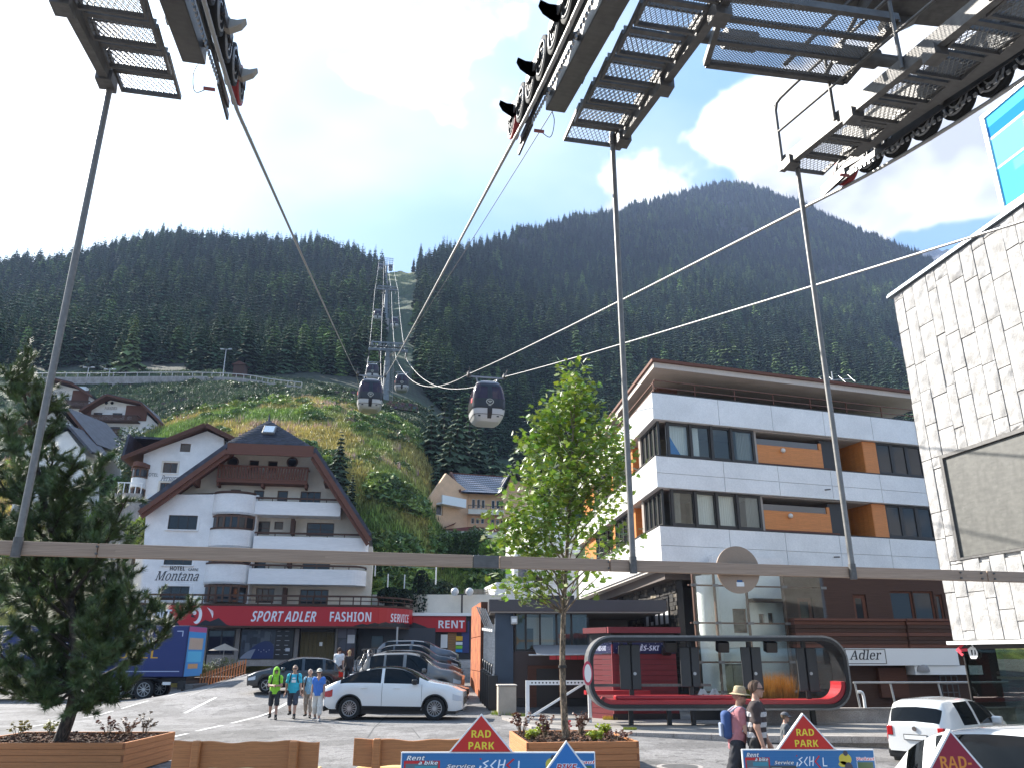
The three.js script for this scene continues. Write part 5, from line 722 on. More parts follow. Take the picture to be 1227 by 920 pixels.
  mk('cabin_sign',[poly([[1160,777.5],[1164,774.5],[1169,775.5],[1172,781],[1172.5,786],[1170.5,789],[1164.5,789],[1162,784]],[[[1164,778.5],[1166,778],[1166.5,784.5],[1165,785]],[[1168,778],[1169.5,779],[1170.5,784],[1168.5,784.5]]]),poly([[1158,771.3],[1170.5,767],[1171,768.8],[1158.5,773]]),poly([[1163.5,771],[1165,770.6],[1167.5,774.6],[1166,775]])],MAT.paintw,o);
  { const h = mk('clipped_bush',new THREE.IcosahedronGeometry(0.34,3).translate(2.6,0.4,-0.9),M(lin(0.05,0.07,0.02),{ t: 'rough',s: 0.3,b: 'rough',bs: 0.2,bh: 0.05 }),o); mk('pot',cyl(0.22,0.28,0.25).translate(2.6,0.2,-0.9),MAT.concrete,h); }
  // billboard on its roof
  const b = F.put(thing('billboard','blue printed billboard in a white frame standing on the stone station building','billboard')),p0 = F.at(1205,258),p1 = F.at(1174,130),uB = p0[0],yB = p0[1] + 0.05,yT = p1[1] - 0.35,dx = 5;
  const bt = canvasTex(512,512,(c) => { c.fillStyle = '#4bb3de'; c.fillRect(0,0,512,512); const q = RNG(6); c.fillStyle = '#49b6e6'; c.fillRect(0,0,512,60); c.fillStyle = '#e8f4fb'; c.fillRect(0,120,512,14); c.fillRect(0,290,512,12); c.fillStyle = '#0f7cc2'; c.fillRect(0,60,512,60); c.fillStyle = '#6cc3e8'; c.fillRect(0,134,512,156); c.fillStyle = 'rgba(200,235,250,0.5)'; for (let i = 0; i < 9; i++) c.fillRect(120,160 + i * 12,260,4); for (let i = 0; i < 5; i++) c.fillRect(60,316 + i * 11,200,4); c.fillStyle = '#d4edf8'; for (let i = 0; i < 30; i++) { c.beginPath(); c.ellipse(180 + q() * 300,420 + q() * 70,20 + q() * 40,8 + q() * 18,-0.5,0,7); c.fill(); } });
  const pg = new THREE.PlaneGeometry(dx - 0.24,yT - yB - 0.24).translate(uB + dx / 2,(yB + yT) / 2,0.052); pg.userData.keepUV = true; mk('printed_face',pg,printMat(bt,1),b).material.roughness = 1; mk('board',box(uB + 0.05,uB + dx - 0.05,yB + 0.05,yT - 0.05,-0.1,0.045),MAT.paintw,b);
  mk('frame',extrude([[uB,yB],[uB + dx,yB],[uB + dx,yT],[uB,yT]],0.12,[[uB + 0.12,uB + dx - 0.12,yB + 0.12,yT - 0.12]]).translate(0,0,-0.02),MAT.paintw,b); for (const k of [0.15,0.85]) mk('support',rod(V3(uB + dx * k,yB + 1,-0.1),V3(uB + dx * k,yB - 1.2,-1.6),0.05),MAT.steel,b);
}
// ---------- low dark shop with corten wall and blue grey pillar ----------
{
  const F = new Frame(640,34,3,0.0),o = F.put(thing('cafe','low dark cafe with flat grey roof, blue grey pillar and rust coloured side wall','building')),R = (a,b,c,d,z = 0) => F.r(a,b,c,d,z);
  const q = R(586,718,700,732,0.6),gy = -0.1;
  mk('roof_fascia',box(q[0],q[1] + 3.4,q[2],q[3],-12,0.6),M(lin(0.065,0.058,0.062),{ r: 0.5,t: 'plaster',s: 2 }),o); mk('roof_soffit',box(q[0] + 0.05,q[1] + 3.3,q[2] - 0.06,q[2] - 0.003,-11.9,0.55),M(lin(0.3,0.27,0.25),{}),o); mk('roof_step',box(...R(634,712,690,717.5,0),-8,-0.5),MAT.frame,o);
  const p = R(593,737,615,856,0.3); mk('pillar',box(p[0],p[1],gy,q[2] - 0.065,-0.5,0.3),MAT.bluegrey,o);
  // glazed upper part and dark parapet
  const w = [R(617,737,629,780),R(629.5,737,646,780),R(646.5,737,666,780),R(666.5,737,684,780),R(684.5,737,704,780)]; w.forEach((s) => { const f = mk('window',[box(s[0],s[1],s[2],s[2] + 0.08,-0.2,-0.1),box(s[0],s[0] + 0.07,s[2] + 0.08,q[2] - 0.07,-0.2,-0.1)],MAT.frame,o); mk('pane',box(s[0] + 0.07,s[1],s[2] + 0.08,q[2] - 0.07,-0.16,-0.145),MAT.tinted,f); });
  mk('parapet',box(p[1] + 0.01,q[1] + 1.6,gy + 0.6,w[0][2] - 0.005,-0.5,0.1),M(lin(0.05,0.03,0.026),{ t: 'plaster',s: 2,r: 0.5 }),o);
  // inside: pale window wall, curtain, counter
  mk('inner_wall',box(p[1],q[1] + 3,gy,q[2],-6,-5.8),M(lin(0.28,0.26,0.24),{}),o); { const s = R(630,739,664,781,-3.5); mk('inner_window_frame',extrude([[s[0],s[2]],[s[1],s[2]],[s[1],s[3]],[s[0],s[3]]],0.1,[[s[0],s[1] - 0.95,s[2] + 0.1,s[3] - 0.5]]).translate(0,0,-3.5),MAT.paintw,o); mk('inner_curtain',gridGeo(30,1,(u,v) => V3(lerp(s[1] - 0.05,s[1] + 1.6,u),lerp(s[2],s[3],v),-3.4 + 0.06 * Math.sin(u * 30))),M(lin(0.2,0.23,0.28),{}),o); }
  { const s = R(612,738,620,748,0.4); const l = mk('wall_lamp',rbox(s[0],s[1],s[2],s[3],0.32,0.55,0.03),MAT.rail,o); mk('lamp_glass',rbox(s[0] + 0.04,s[1] - 0.04,s[2] + 0.08,s[3] - 0.1,0.552,0.57,0.005),MAT.paintw,l); }
  mk('door_frame',[extrude((([a,b,c,d]) => [[a,gy],[b,gy],[b,d],[a,d]])(R(632,797,672,850)),0.1,[(([a,b,c,d]) => [a + 0.35,b - 0.1,gy + 0.02,d - 0.12])(R(632,797,672,850))]).translate(0,0,0.11)],MAT.brown,o); mk('door_leaf',box(...R(642,800,671,850),0.11,0.15),MAT.black,o);
  mk('base_wall',box(p[1] + 0.01,q[1] + 2,gy,gy + 0.59,-0.4,0.05),MAT.dark,o);
  // red awning edge above the terrace
  const a = R(643,783,704,790,2.2); const aw = mk('awning',[gridGeo(1,1,(u,v) => V3(lerp(a[0],a[1] + 1,u),lerp(a[3] - 0.02,a[3] + 0.35,v),lerp(2.2,0.12,v)))],M(lin(0.2,0.19,0.19),{ r: 0.7 }),o); { const vs = []; for (let i = 0; i < 9; i++) vs.push(box(lerp(a[0] + 0.5,a[1] + 1,i / 9),lerp(a[0] + 0.5,a[1] + 1,(i + 0.92) / 9),a[2],a[3] - 0.03,2.17,2.19)); vs.forEach((g) => mk('awning_flap',g,MAT.red,aw)); } mk('awning_arm',[rod(V3(a[0] - 0.3,a[3] - 0.05,2.2),V3(a[1] + 1,a[3] - 0.02,2.2),0.03)],MAT.rail,aw);
  // rust wall running back on the left: panels with open joints
  const A = P(575.5,785,36),B = P(564,785,40.4),wl = thing('corten_wall','rust coloured steel clad wall running back beside the parked cars','wall',[A.x,0,A.z],Math.atan2(-(A.z - B.z),(A.x - B.x)) ),Lw = Math.hypot(A.x - B.x,A.z - B.z),yA = 4.35,n = 4;
  for (let i = 0; i < n; i++) for (let j = 0; j < 3; j++) { const y0 = lerp(0.0,yA,j / 3),y1 = lerp(0.0,yA,(j + 1) / 3); mk('steel_panel',rbox(-Lw + i * Lw / n + 0.012,-Lw + (i + 1) * Lw / n - 0.012,y0 + 0.015,y1 - 0.01,-0.06,0,0.008),MAT.corten,wl); } mk('wall_core',box(-Lw,-0.02,0,yA,-0.3,-0.062),MAT.dark,wl); mk('end_panel',box(0,0.02,0,yA,-0.3,-0.0),MAT.brown,wl);
  // folding fence of steel uprights with bike hangers in front of it
  const rk = thing('bike_rack','row of grey steel bike stands with slanting hangers beside the blue grey pillar','bike rack'); for (let i = 0; i < 5; i++) { const t = i / 5,b = P(lerp(591,578,t),785,lerp(33.2,35.9,t)),g = ground(b.x,b.z); mk('upright',box(b.x - 0.05,b.x + 0.05,g,g + 3.0,b.z - 0.05,b.z + 0.05),MAT.rail,rk); mk('hanger',rod(V3(b.x,g + 3.0,b.z),V3(b.x - 0.35,g + 3.8,b.z),0.03),MAT.rail,rk); mk('base_box',rbox(b.x - 0.18,b.x + 0.18,g,g + 1.25,b.z - 0.2,b.z + 0.2,0.02),MAT.black,rk); mk('wheel_holder',new THREE.TorusGeometry(0.16,0.03,6,16).rotateY(1.57).translate(b.x - 0.05,g + 1.5,b.z + 0.1),MAT.black,rk); } { const a1 = P(591,785,33.2),b1 = P(578,785,35.9); mk('top_bar',bar(V3(a1.x,3.05,a1.z),V3(b1.x,3.2,b1.z),0.06,0.1),MAT.paintw,rk); }
  { const c = P(607,785,31.8),s = thing('stone_block','square beige stone block at the pavement corner below the pillar','stone block',[c.x,0,c.z],0.1); mk('block',rbox(-0.34,0.34,0,1.02,-0.34,0.34,0.03),M(lin(0.44,0.38,0.31),{ t: 'plaster',s: 1,b: 'fine',bs: 0.5,bh: 0.006 }),s); mk('cap',rbox(-0.37,0.37,1.022,1.08,-0.37,0.37,0.02),M(lin(0.5,0.45,0.39),{ t: 'plaster',s: 1 }),s); }
}
// railing of the terrace by the young tree
{
  const F = new Frame(668,28,4,0.02),o = F.put(thing('railing','white perforated steel railing with diagonal brace behind the young maple trunk','railing')),x0 = F.u(632,820),x1 = F.u(706,820),y1 = F.v(660,815); mk('post',box(x0 - 0.06,x0 + 0.06,0,y1,-0.05,0.05),MAT.paintw,o); mk('post',box(x1 - 0.05,x1 + 0.05,0,y1,-0.05,0.05),MAT.paintw,o); const top = mk('top_bar',box(x0 + 0.06,x1 - 0.05,y1 - 0.14,y1,-0.04,0.04),MAT.paintw,o); for (let i = 0; i < 16; i++) mk('hole',cyl(0.028,0.028,0.004,10).rotateX(Math.PI / 2).translate(lerp(x0 + 0.15,x1 - 0.12,i / 15),y1 - 0.07,0.0425),MAT.dark,top); const a = F.at(637,858),b = F.at(698,820); mk('brace',bar(V3(a[0],a[1],0),V3(b[0],b[1],0),0.05,0.07),MAT.paintw,o); mk('foot_rail',box(x0 + 0.06,x1 - 0.05,0.08,0.14,-0.03,0.03),MAT.rail,o);
}
// red wooden kiosk
{
  const F = new Frame(735,29.2,6,0),o = F.put(thing('kiosk','red wooden kiosk with a navy lettered band behind the black loop frame','kiosk')),R = (a,b,c,d,z = 0) => F.r(a,b,c,d,z),top = F.v(770,754),x1 = F.u(811,800),xl = -1.1,zl = -0.55,n = 12;
  for (let i = 0; i < n; i++) { const y0 = lerp(0.02,top - 0.82,i / n),y1 = lerp(0.02,top - 0.82,(i + 1) / n); mk('board',box(0,x1,y0 + 0.006,y1 - 0.006,-0.05,(i % 2) * 0.006),MAT.wine,o); mk('board',box(-1.15,-0.01,y0 + 0.006,y1 - 0.006,-0.05,(i % 2) * 0.006).rotateY(-1),MAT.wine,o); }
  mk('core',[box(0.02,x1 - 0.02,0,top - 0.02,-2,-0.06)],MAT.dark,o); mk('corner_post',box(-0.06,0.06,0,top - 0.5,-0.06,0.03),MAT.wine,o); mk('roof',[box(-0.2,x1 + 0.15,top - 0.12,top + 0.08,-2.2,0.25),box(-1.3,-0.1,top - 0.115,top + 0.075,-0.4,0.2).rotateY(-1)],MAT.wine,o);
  const t = canvasTex(512,84,(c,W,H) => { c.fillStyle = '#1a1b4a'; c.fillRect(0,0,W,H); c.fillStyle = '#dfe2ee'; c.font = 'italic bold 54px sans-serif'; c.fillText('APRÈS-SKI',110,62); const q = RNG(2); for (let i = 0; i < 26; i++) { c.beginPath(); c.arc(q() * W,q() * H,2.4,0,7); c.fill(); } });
  for (const [g,nme] of [[new THREE.PlaneGeometry(x1,0.36).translate(x1 / 2,top - 0.62,0.032),1],[new THREE.PlaneGeometry(1.12,0.36).translate(-0.58,top - 0.62,0.03).rotateY(-1),0]]) { g.userData.keepUV = true; mk('sign_band',g,printMat(t),o); } mk('band_board',[box(0.01,x1 - 0.01,top - 0.81,top - 0.122,-0.05,0.029),box(-1.14,-0.02,top - 0.81,top - 0.122,-0.05,0.026).rotateY(-1)],MAT.dark,o);
  for (const x of [748,800]) { const s = R(x - 8,772,x + 5,783,0.3); const l = mk('flood_light',rbox(-0.16,0.16,-0.14,0.14,-0.1,0.1,0.03).rotateX(0.4).translate((s[0] + s[1]) / 2,s[2] + 0.1,0.3),MAT.black,o); mk('light_bracket',box(-0.03,0.03,0,0.25,-0.28,-0.1).translate((s[0] + s[1]) / 2,s[2] + 0.1,0.3),MAT.frame,l); }
  mk('door_handle',box(F.u(742,795),F.u(743.5,795),F.v(742,801),F.v(742,788),0.03,0.06),MAT.chrome,o); mk('bar_counter',box(-1.1,x1 * 0.5,0.85,0.98,0.1,0.5),MAT.seatred,o); mk('plinth',box(-0.1,x1,0.01,0.22,0.03,0.06),MAT.dark,o);
}
// black loop frame with a red bench inside
{
  const F = new Frame(862,26.6,2,0),o = F.put(thing('loop_seat','large black rounded loop frame with a long red bench seat inside','seat')),q = F.r(705,761,1019,851),w = q[1] - q[0],h = q[3] - q[2],D = 0.95;
  const rr2 = (k,r) => { const p = []; const x0 = q[0] + k,x1 = q[1] - k,y0 = q[2] + k,y1 = q[3] - k; for (const [cx,cy,a] of [[x1 - r,y0 + r,-90],[x1 - r,y1 - r,0],[x0 + r,y1 - r,90],[x0 + r,y0 + r,180]]) for (let i = 0; i <= 8; i++) { const t = (a + i * 11.25) * Math.PI / 180; p.push([cx + r * Math.cos(t),cy + r * Math.sin(t)]); } return p; };
  mk('outer_shell',extrude(rr2(0,0.78),D,[rr2(0.06,0.72)]).translate(0,0,-D),M(lin(0.2,0.2,0.2),{ t: 'metal',s: 1,r: 0.35,m: 0.3 }),o); mk('inner_shell',extrude(rr2(0.062,0.718),D + 0.03,[rr2(0.17,0.61)]).translate(0,0,-D - 0.01),M(lin(0.012,0.012,0.014),{ r: 0.35 }),o);
  // seat lining: lower run that curves up at both ends
  const ar = (k,r,a0,a1,left) => Array.from({ length: 9 },(_,i) => { const t = lerp(a0,a1,i / 8),cx = left ? q[0] + k + r : q[1] - k - r; return [cx + r * Math.cos(t),q[2] + k + r + r * Math.sin(t)]; });
  const top = [...ar(0.3,0.48,Math.PI * 1.32,Math.PI * 1.5,1),...ar(0.3,0.48,-Math.PI / 2,0.1,0)],bot = [...ar(0.175,0.605,Math.PI * 1.32,Math.PI * 1.5,1),...ar(0.175,0.605,-Math.PI / 2,0.1,0)];
  mk('seat',extrude([...bot,...top.reverse()],D - 0.1).translate(0,0,-D + 0.05),MAT.seatred,o); mk('seat_front',rbox(q[0] + 0.9,q[1] - 3.4,q[2] + 0.29,q[2] + 0.42,-0.9,-0.3,0.05),MAT.seatred,o);
  { const s = mk('round_badge',cyl(0.36,0.36,0.03,28).rotateX(Math.PI / 2).scale(0.42,1,1).translate(q[0] - 0.02,q[2] + h * 0.49,0.03),M(lin(0.5,0.06,0.1),{ r: 0.4 }),o); mk('badge_ring',cyl(0.27,0.27,0.02,24).rotateX(Math.PI / 2).scale(0.4,1,1).translate(q[0] - 0.02,q[2] + h * 0.49,0.055),MAT.paintw,s); }
  for (const x of [757,803,832,902,976]) { const u = F.u(x,810); mk('leg',box(u - 0.07,u + 0.07,0.02,q[2] + 0.001,-D / 2 - 0.07,-D / 2 + 0.07),MAT.black,o); }
  for (const [a,b,y0,y1] of [[743,756,772,826],[757.5,768,772,826],[816,828,775,823],[829.5,839,775,823],[890,901,775,826],[902.5,914,775,826],[957,967,776,828],[969,981,776,828]]) { const s = F.r(a,y0,b,y1,-0.4); mk('back_panel',rbox(s[0],s[1],s[2],s[3],-0.5,-0.42,0.02),M(lin(0.03,0.032,0.034),{ r: 0.45 }),o); }
  for (const x of [757,828.7,901.7,968]) { const s = F.at(x,800,-0.4); mk('upright',box(s[0] - 0.07,s[0] + 0.07,q[2] + 0.18,q[3] - 0.18,-0.62,-0.52),MAT.black,o); mk('bolt',cyl(0.05,0.05,0.03,12).rotateX(Math.PI / 2).translate(s[0] + 0.1,q[2] + h * 0.48,-0.4),MAT.alu,o); }
  mk('cross_bar',box(q[0] + 0.17,q[0] + w * 0.48,q[2] + 0.68,q[2] + 0.76,-0.62,-0.53),MAT.steel,o);
  for (const x of [805,868,926]) { const s = F.at(x,771,-0.2); const l = mk('spot_lamp',rbox(-0.19,0.19,-0.34,0,-0.16,0.16,0.04).rotateX(0.2).translate(s[0],q[3] - 0.17,-0.4),MAT.black,o); }
}
// low kerb wall, handrails and grass behind the loop
{
  const F = new Frame(990,28,4,0),o = F.put(thing('low_wall','low beige concrete wall with steel hand rail behind the couple and child','wall')),x0 = F.u(880,860),x1 = F.u(1150,860) + 2; mk('wall',rbox(x0,x1,-0.4,0.42,-0.25,0,0.02),MAT.concrete,o); mk('wall_cap',box(x0,x1,0.422,0.47,-0.28,0.03),MAT.concrete,o);
  const rx = F.u(1026,830); for (const [p,h] of [[1032,1.25],[1075,1.25],[1133,1.25]]) { const u = F.u(p,840); mk('rail_post',rod(V3(u,0.47,-0.1),V3(u - 0.08,0.47 + h * 0.62,-0.1),0.035),MAT.rail,o); } mk('hand_rail',[rod(V3(rx,1.25,-0.1),V3(x1,1.25,-0.1),0.035)],MAT.rail,o); mk('bent_tube',tube([V3(F.u(1038,860),0.47,0.05),V3(F.u(1037,855),0.85,0.05),V3(F.u(1035,850),0.95,0.05),V3(F.u(1030,850),0.97,0.05)],0.05,16,8),MAT.paintw,o);
  const wn = F.put(thing('white_letters','white zigzag letter sculpture low behind the woman in the straw hat','letters')); const zz = [[836,838],[842,826],[850,838],[856,826],[864,838]].map(([x,y]) => { const q = F.at(x,y,-1.5); return V3(q[0],q[1],-1.5); }); for (let i = 0; i < 4; i++) mk('stroke',bar(zz[i],zz[i + 1],0.1,0.12),MAT.paintw,wn); mk('base',box(zz[0].x - 0.2,zz[4].x + 0.2,0,Math.min(zz[0].y,zz[4].y) - 0.02,-1.7,-1.3),MAT.frame,wn);
}

// ---------- cableway: wooden height bar on its rods, catwalks, sheave trains, ropes, towers, cabins ----------
const RB = 12 * Math.PI / 180,TOPY = 9.2;
const ropeE = [[285,135],[612,175],[1003,229],[1227,265]].map(([x,y]) => PY(x,y,TOPY));
{
  const beamAt = (px,y = 3.1) => PY(px,lerp(653,691,px / 1227) - lerp(0,1,0),y);
  // bar in lengths, joined by dark steel plates
  const cuts = [-60,117,566,598,730,1182,1290],o = thing('height_bar','long weathered wooden height bar hung on steel rods across the whole view','barrier');
  const A = PY(0,656,3.1),B = PY(1227,691.5,3.1),lineAt = (px) => { let a = -2,b = 3; for (let i = 0; i < 40; i++) { const m = (a + b) / 2,p = A.clone().lerp(B,m); if (px_of(p)[0] < px) a = m; else b = m; } return A.clone().lerp(B,a); };
  for (let i = 0; i + 1 < cuts.length; i++) { const a = lineAt(cuts[i] + 0.6),b = lineAt(cuts[i + 1] - 0.6),d = b.clone().sub(a),L = d.length(),steel = i === 2,g = new RoundedBoxGeometry(L,0.137,0.06,2,0.008).rotateY(-Math.atan2(d.z,d.x)).translate(...a.clone().lerp(b,0.5).toArray()); mk(steel ? 'splice_plate' : 'timber_length',g,steel ? MAT.steel : MAT.beam,o); }
  for (const px of [118,729,1150,1175,1190]) { const p = lineAt(px); for (const dy of [-0.035,0.035]) mk('bolt',cyl(0.012,0.012,0.02,8).rotateX(Math.PI / 2).translate(p.x,p.y + dy,p.z + 0.045),MAT.steel,o); }
  const c = lineAt(886),dsc = thing('round_board','round brown board with a small sticker fixed behind the wooden bar','round board',[c.x,c.y + 0.0,c.z - 0.06],0.2); mk('disc',cyl(0.285,0.285,0.02,48).rotateX(Math.PI / 2),M(lin(0.33,0.235,0.165),{ t: 'plaster',s: 1.4,r: 0.5 }),dsc); mk('sticker',box(-0.04,0.06,-0.2,-0.15,0.0105,0.013),MAT.paintw,dsc); mk('sticker_mark',box(-0.03,0.04,-0.149,-0.125,0.0105,0.013),M(lin(0.03,0.1,0.25),{}),dsc);
  // rods, upright from the bar to the catwalks
  const rods = [[24,145,95,'left of the pine, leaning out of the left edge'],[758,735,165,'in front of the young maple'],[1020,948,195,'in front of the modern hotel']];
  const tops = rods.map(([px,tx,ty,where],i) => { const b = lineAt(px); b.z += 0.06; const r = ray(tx,ty),t = b.clone(); t.y = EYE + r.y / -r.z * -b.z; const o2 = thing('hanger_rod',['leftmost steel rod carrying the wooden bar, before the pine tree','middle steel rod carrying the wooden bar, crossing the young maple','rightmost steel rod carrying the wooden bar, before the modern hotel'][i],'rod',null,0,'rods of the height bar'); mk('tube',rod(b.clone().add(V3(0,-0.04,0)),t.clone().add(V3(0,0.1,0)),0.036,0.036,14),MAT.galv,o2); mk('clamp',[rod(b.clone().add(V3(0,-0.09,0)),b.clone().add(V3(0,0.1,0)),0.045,0.045,14)],MAT.steel,o2); mk('sleeve',rod(t.clone().add(V3(0,-0.12,0)),t.clone().add(V3(0,0.02,0)),0.046,0.046,14),MAT.steel,o2); return t; });
  // catwalks of stepped grating
  const dm = MAT.galv;
  function grating(w,l,cell = 0.062) { const gs = [],t = 0.007; const add = (x0,z0,x1,z1) => gs.push(bar(V3(x0,0,z0),V3(x1,0,z1),t,0.006)); for (let s = -l / 1.0; s < w + l; s += cell) for (const sg of [1,-1]) { // clip the slanted strand to the panel
      const k = 1.75; let x0 = s,x1 = s + l / k,z0 = 0,z1 = l; if (sg < 0) { x0 = s + l / k; x1 = s; } const dx = x1 - x0,f = (xx) => (xx - x0) / dx; let a = 0,b = 1; const lo = f(0),hi = f(w); a = Math.max(a,Math.min(lo,hi)); b = Math.min(b,Math.max(lo,hi)); if (b - a < 0.03) continue; add(lerp(x0,x1,a),lerp(z0,z1,a),lerp(x0,x1,b),lerp(z0,z1,b)); } return merge(gs); }
  const panelGrate = grating(0.66,0.72);
  function catwalk(label,top,side,n,off,rail) {
    const o2 = thing('catwalk',label,'catwalk',top,RB,'stepped grating catwalks'),rise = -0.105,step = 0.56;
    const sx = off; mk('stringer',[bar(V3(sx,0.02,-0.15),V3(sx,0.02 + rise * n + 0.1,n * step + 0.3),0.1,0.2)],MAT.steel,o2); for (let k = 0; k < 4; k++) mk('bracket',box(sx - 0.09,sx + 0.09,-0.16,-0.02,0,0.2).translate(0,rise * k * 2.6 + 0.0,k * 2.6 * step),MAT.steel,o2);
    for (let i = 0; i < n; i++) { const x0 = side > 0 ? sx + 0.07 : sx - 0.07 - 0.7,p = new THREE.Mesh(panelGrate,dm),y = rise * i + 0.05,z = i * step - 0.25; const fr = mk('grating_frame',[box(x0,x0 + 0.03,y - 0.03,y + 0.03,z,z + 0.78),box(x0 + 0.67,x0 + 0.7,y - 0.03,y + 0.03,z,z + 0.78),box(x0 + 0.03,x0 + 0.67,y - 0.03,y + 0.03,z,z + 0.03),box(x0 + 0.03,x0 + 0.67,y - 0.03,y + 0.03,z + 0.75,z + 0.78),box(x0 + 0.03,x0 + 0.67,y - 0.035,y + 0.001,z + 0.36,z + 0.42)],MAT.steel,o2); p.name = 'grating'; p.position.set(x0 + 0.02,y + 0.012,z + 0.03); p.castShadow = p.receiveShadow = true; fr.add(p); mk('kick_plate',box(x0 + 0.03,x0 + 0.67,y + 0.03,y + 0.1,z + 0.755,z + 0.775),dm,fr); }
    if (rail) { const pt = (z,h) => V3(sx - 0.08,rise * z / step + h,z); for (const z of [0,1.3,2.6,3.9]) mk('rail_post',rod(pt(z,0),pt(z,1.0),0.024),MAT.steel,o2); mk('hand_rail',tube([pt(0,0.9),pt(0.06,1.02),pt(0.3,1.05),pt(1.5,1.05),pt(4.6,1.05)],0.024,40,8),MAT.steel,o2); mk('mid_rail',rod(pt(0,0.52),pt(4.6,0.52),0.02),MAT.steel,o2); }
    return o2;
  }
  catwalk('stepped grating catwalk at the upper left above the leftmost rod',tops[0],1,8,-0.02,false);
  catwalk('stepped grating catwalk above the middle rod, beside the second sheave train',tops[1],-1,11,0.12,false);
  catwalk('stepped grating catwalk with hand rail above the rightmost rod',tops[2],1,11,-0.16,true);
  // link platform between the middle and right catwalks
  { const p = thing('link_platform','flat grating platform with steel frame linking the middle and right catwalks','platform'),q = [[846,76],[1012,97],[1076,22],[872,-8]].map(([x,y]) => PY(x,y,9.55)),m = (a,b,t) => a.clone().lerp(b,t); mk('frame',[[q[0],q[1]],[q[1],q[2]],[q[2],q[3]],[q[3],q[0]]].map(([a,b]) => bar(a,b,0.07,0.1)),MAT.steel,p); for (const t of [0.35,0.68]) mk('cross_bar',bar(m(q[0],q[3],t),m(q[1],q[2],t),0.06,0.06),MAT.steel,p); const gs = []; const k = 44; for (let i = -k; i < k * 2; i++) for (const s of [1,-1]) { const u0 = i / k,u1 = u0 + s * 0.62,a0 = clamp(s > 0 ? (0 - u0) / 0.62 : (u0 - 1) / 0.62),a1 = clamp(s > 0 ? (1 - u0) / 0.62 : u0 / 0.62); if (a1 - a0 < 0.02) continue; const f = (t) => m(m(q[0],q[1],lerp(u0,u1,t)),m(q[3],q[2],lerp(u0,u1,t)),t); gs.push(bar(f(a0),f(a1),0.007,0.006)); } mk('grating',gs,dm,p);
    const sh = thing('cross_shaft','round steel cross shaft carried between the catwalks','shaft'); mk('shaft',rod(PY(800,38,9.75),PY(1100,78,9.75),0.085,0.085,18),MAT.steel,sh); mk('shaft_end',[rod(PY(868,46,9.75),PY(905,51,9.75),0.13,0.13,18)],MAT.steel,sh); mk('shaft_collar',rod(PY(1003,64,9.75),PY(1050,71,9.75),0.13,0.13,18),MAT.steel,sh);
    const st = thing('station_girder','dark steel girders of the lift station at the upper right corner','girder'); mk('girder',[bar(PY(1040,-8,10.2),PY(1227,12,10.2),0.5,0.35)],MAT.steel,st); mk('girder',bar(PY(880,-20,10.4),PY(1120,8,10.4),0.35,0.3),MAT.steel,st); mk('strut',[bar(PY(1060,34,9.9),PY(1120,5,10.3),0.16,0.2)],MAT.steel,st); mk('diagonal_rod',rod(PY(985,98,9.55),PY(1040,-5,10.3),0.03),MAT.steel,st); mk('diagonal_rod',rod(PY(940,78,9.55),PY(1030,-10,10.3),0.03),MAT.steel,st); }
  // sheave trains: wheels above the rope, steel side plates, box girder, derailment catchers
  const prof = (r,pts,n = 26) => new THREE.LatheGeometry(pts.map(([a,b]) => new THREE.Vector2(a * r,b)),n).rotateZ(Math.PI / 2);
  const wr = 0.27,tyreG = merge(prof(wr,[[0.8,-0.05],[0.98,-0.055],[1.0,-0.03],[0.95,0],[1.0,0.03],[0.98,0.055],[0.8,0.05]])),rimG = merge([prof(wr,[[0.7,-0.062],[0.8,-0.062],[0.8,0.062],[0.7,0.062]]),prof(wr,[[0.36,-0.057],[0.44,-0.057],[0.44,0.057],[0.36,0.057]])]),hubG = merge([prof(wr,[[0,-0.05],[0.72,-0.03],[0.72,0.03],[0,0.05]]),prof(wr,[[0,-0.1],[0.13,-0.1],[0.13,0.1],[0,0.1]])]);
  const rimM = M(lin(0.3,0.3,0.3),{ r: 0.45 }),plateM = M(lin(0.045,0.042,0.042),{ r: 0.5,t: 'metal',s: 0.6 });
  const yAt = (s) => -(0.268 * s - 0.019 * s * s),catcher = merge(extrude([[0,-0.1],[0.1,-0.13],[0.3,-0.02],[0.38,0.1],[0.24,0.06],[0.1,0.08],[0,0.12]],0.09,[],0.012).translate(0,0,-0.045));
  function train(label,E,outer,n,col) {
    const o2 = thing('sheave_train',label,'sheave train',E,RB,'sheave trains');
    for (let i = 0; i < n; i++) { const s = 0.3 + i * 0.58,y = yAt(s) + wr + 0.03,w = new THREE.Mesh(tyreG,i === 0 ? M(lin(0.3,0.03,0.03),{ r: 0.5 }) : MAT.rubber); w.name = 'wheel'; w.position.set(0,y,s); w.castShadow = w.receiveShadow = true; o2.add(w); for (const [nm,g,m] of [['rim',rimG,rimM],['hub',hubG,plateM]]) { const q = new THREE.Mesh(g,m); q.name = nm; q.castShadow = q.receiveShadow = true; w.add(q); } }
    for (let i = 0; i + 1 < n; i += 2) { const s0 = 0.24 + i * 0.58,s1 = 0.94 + i * 0.58; for (const x of [-0.085,0.085]) mk('rocker_plate',bar(V3(x,yAt(s0) + wr + 0.06,s0),V3(x,yAt(s1) + wr + 0.06,s1),0.02,0.13),plateM,o2); if (i % 4 === 0 || i < 4) { const g = catcher.clone().scale(outer,1,1).rotateZ(outer * 0.5).translate(-outer * 0.1,yAt(s0 + 0.3) + wr * 1.7,s0 + 0.3); mk('rope_catcher',catcher.clone().scale(-outer * 0.66,0.66,1).rotateZ(-outer * 0.1).translate(-outer * 0.03,yAt(s0 + 0.32) + wr * 1.25,s0 + 0.32),M(lin(0.3,0.27,0.23),{ r: 0.5 }),o2); } }
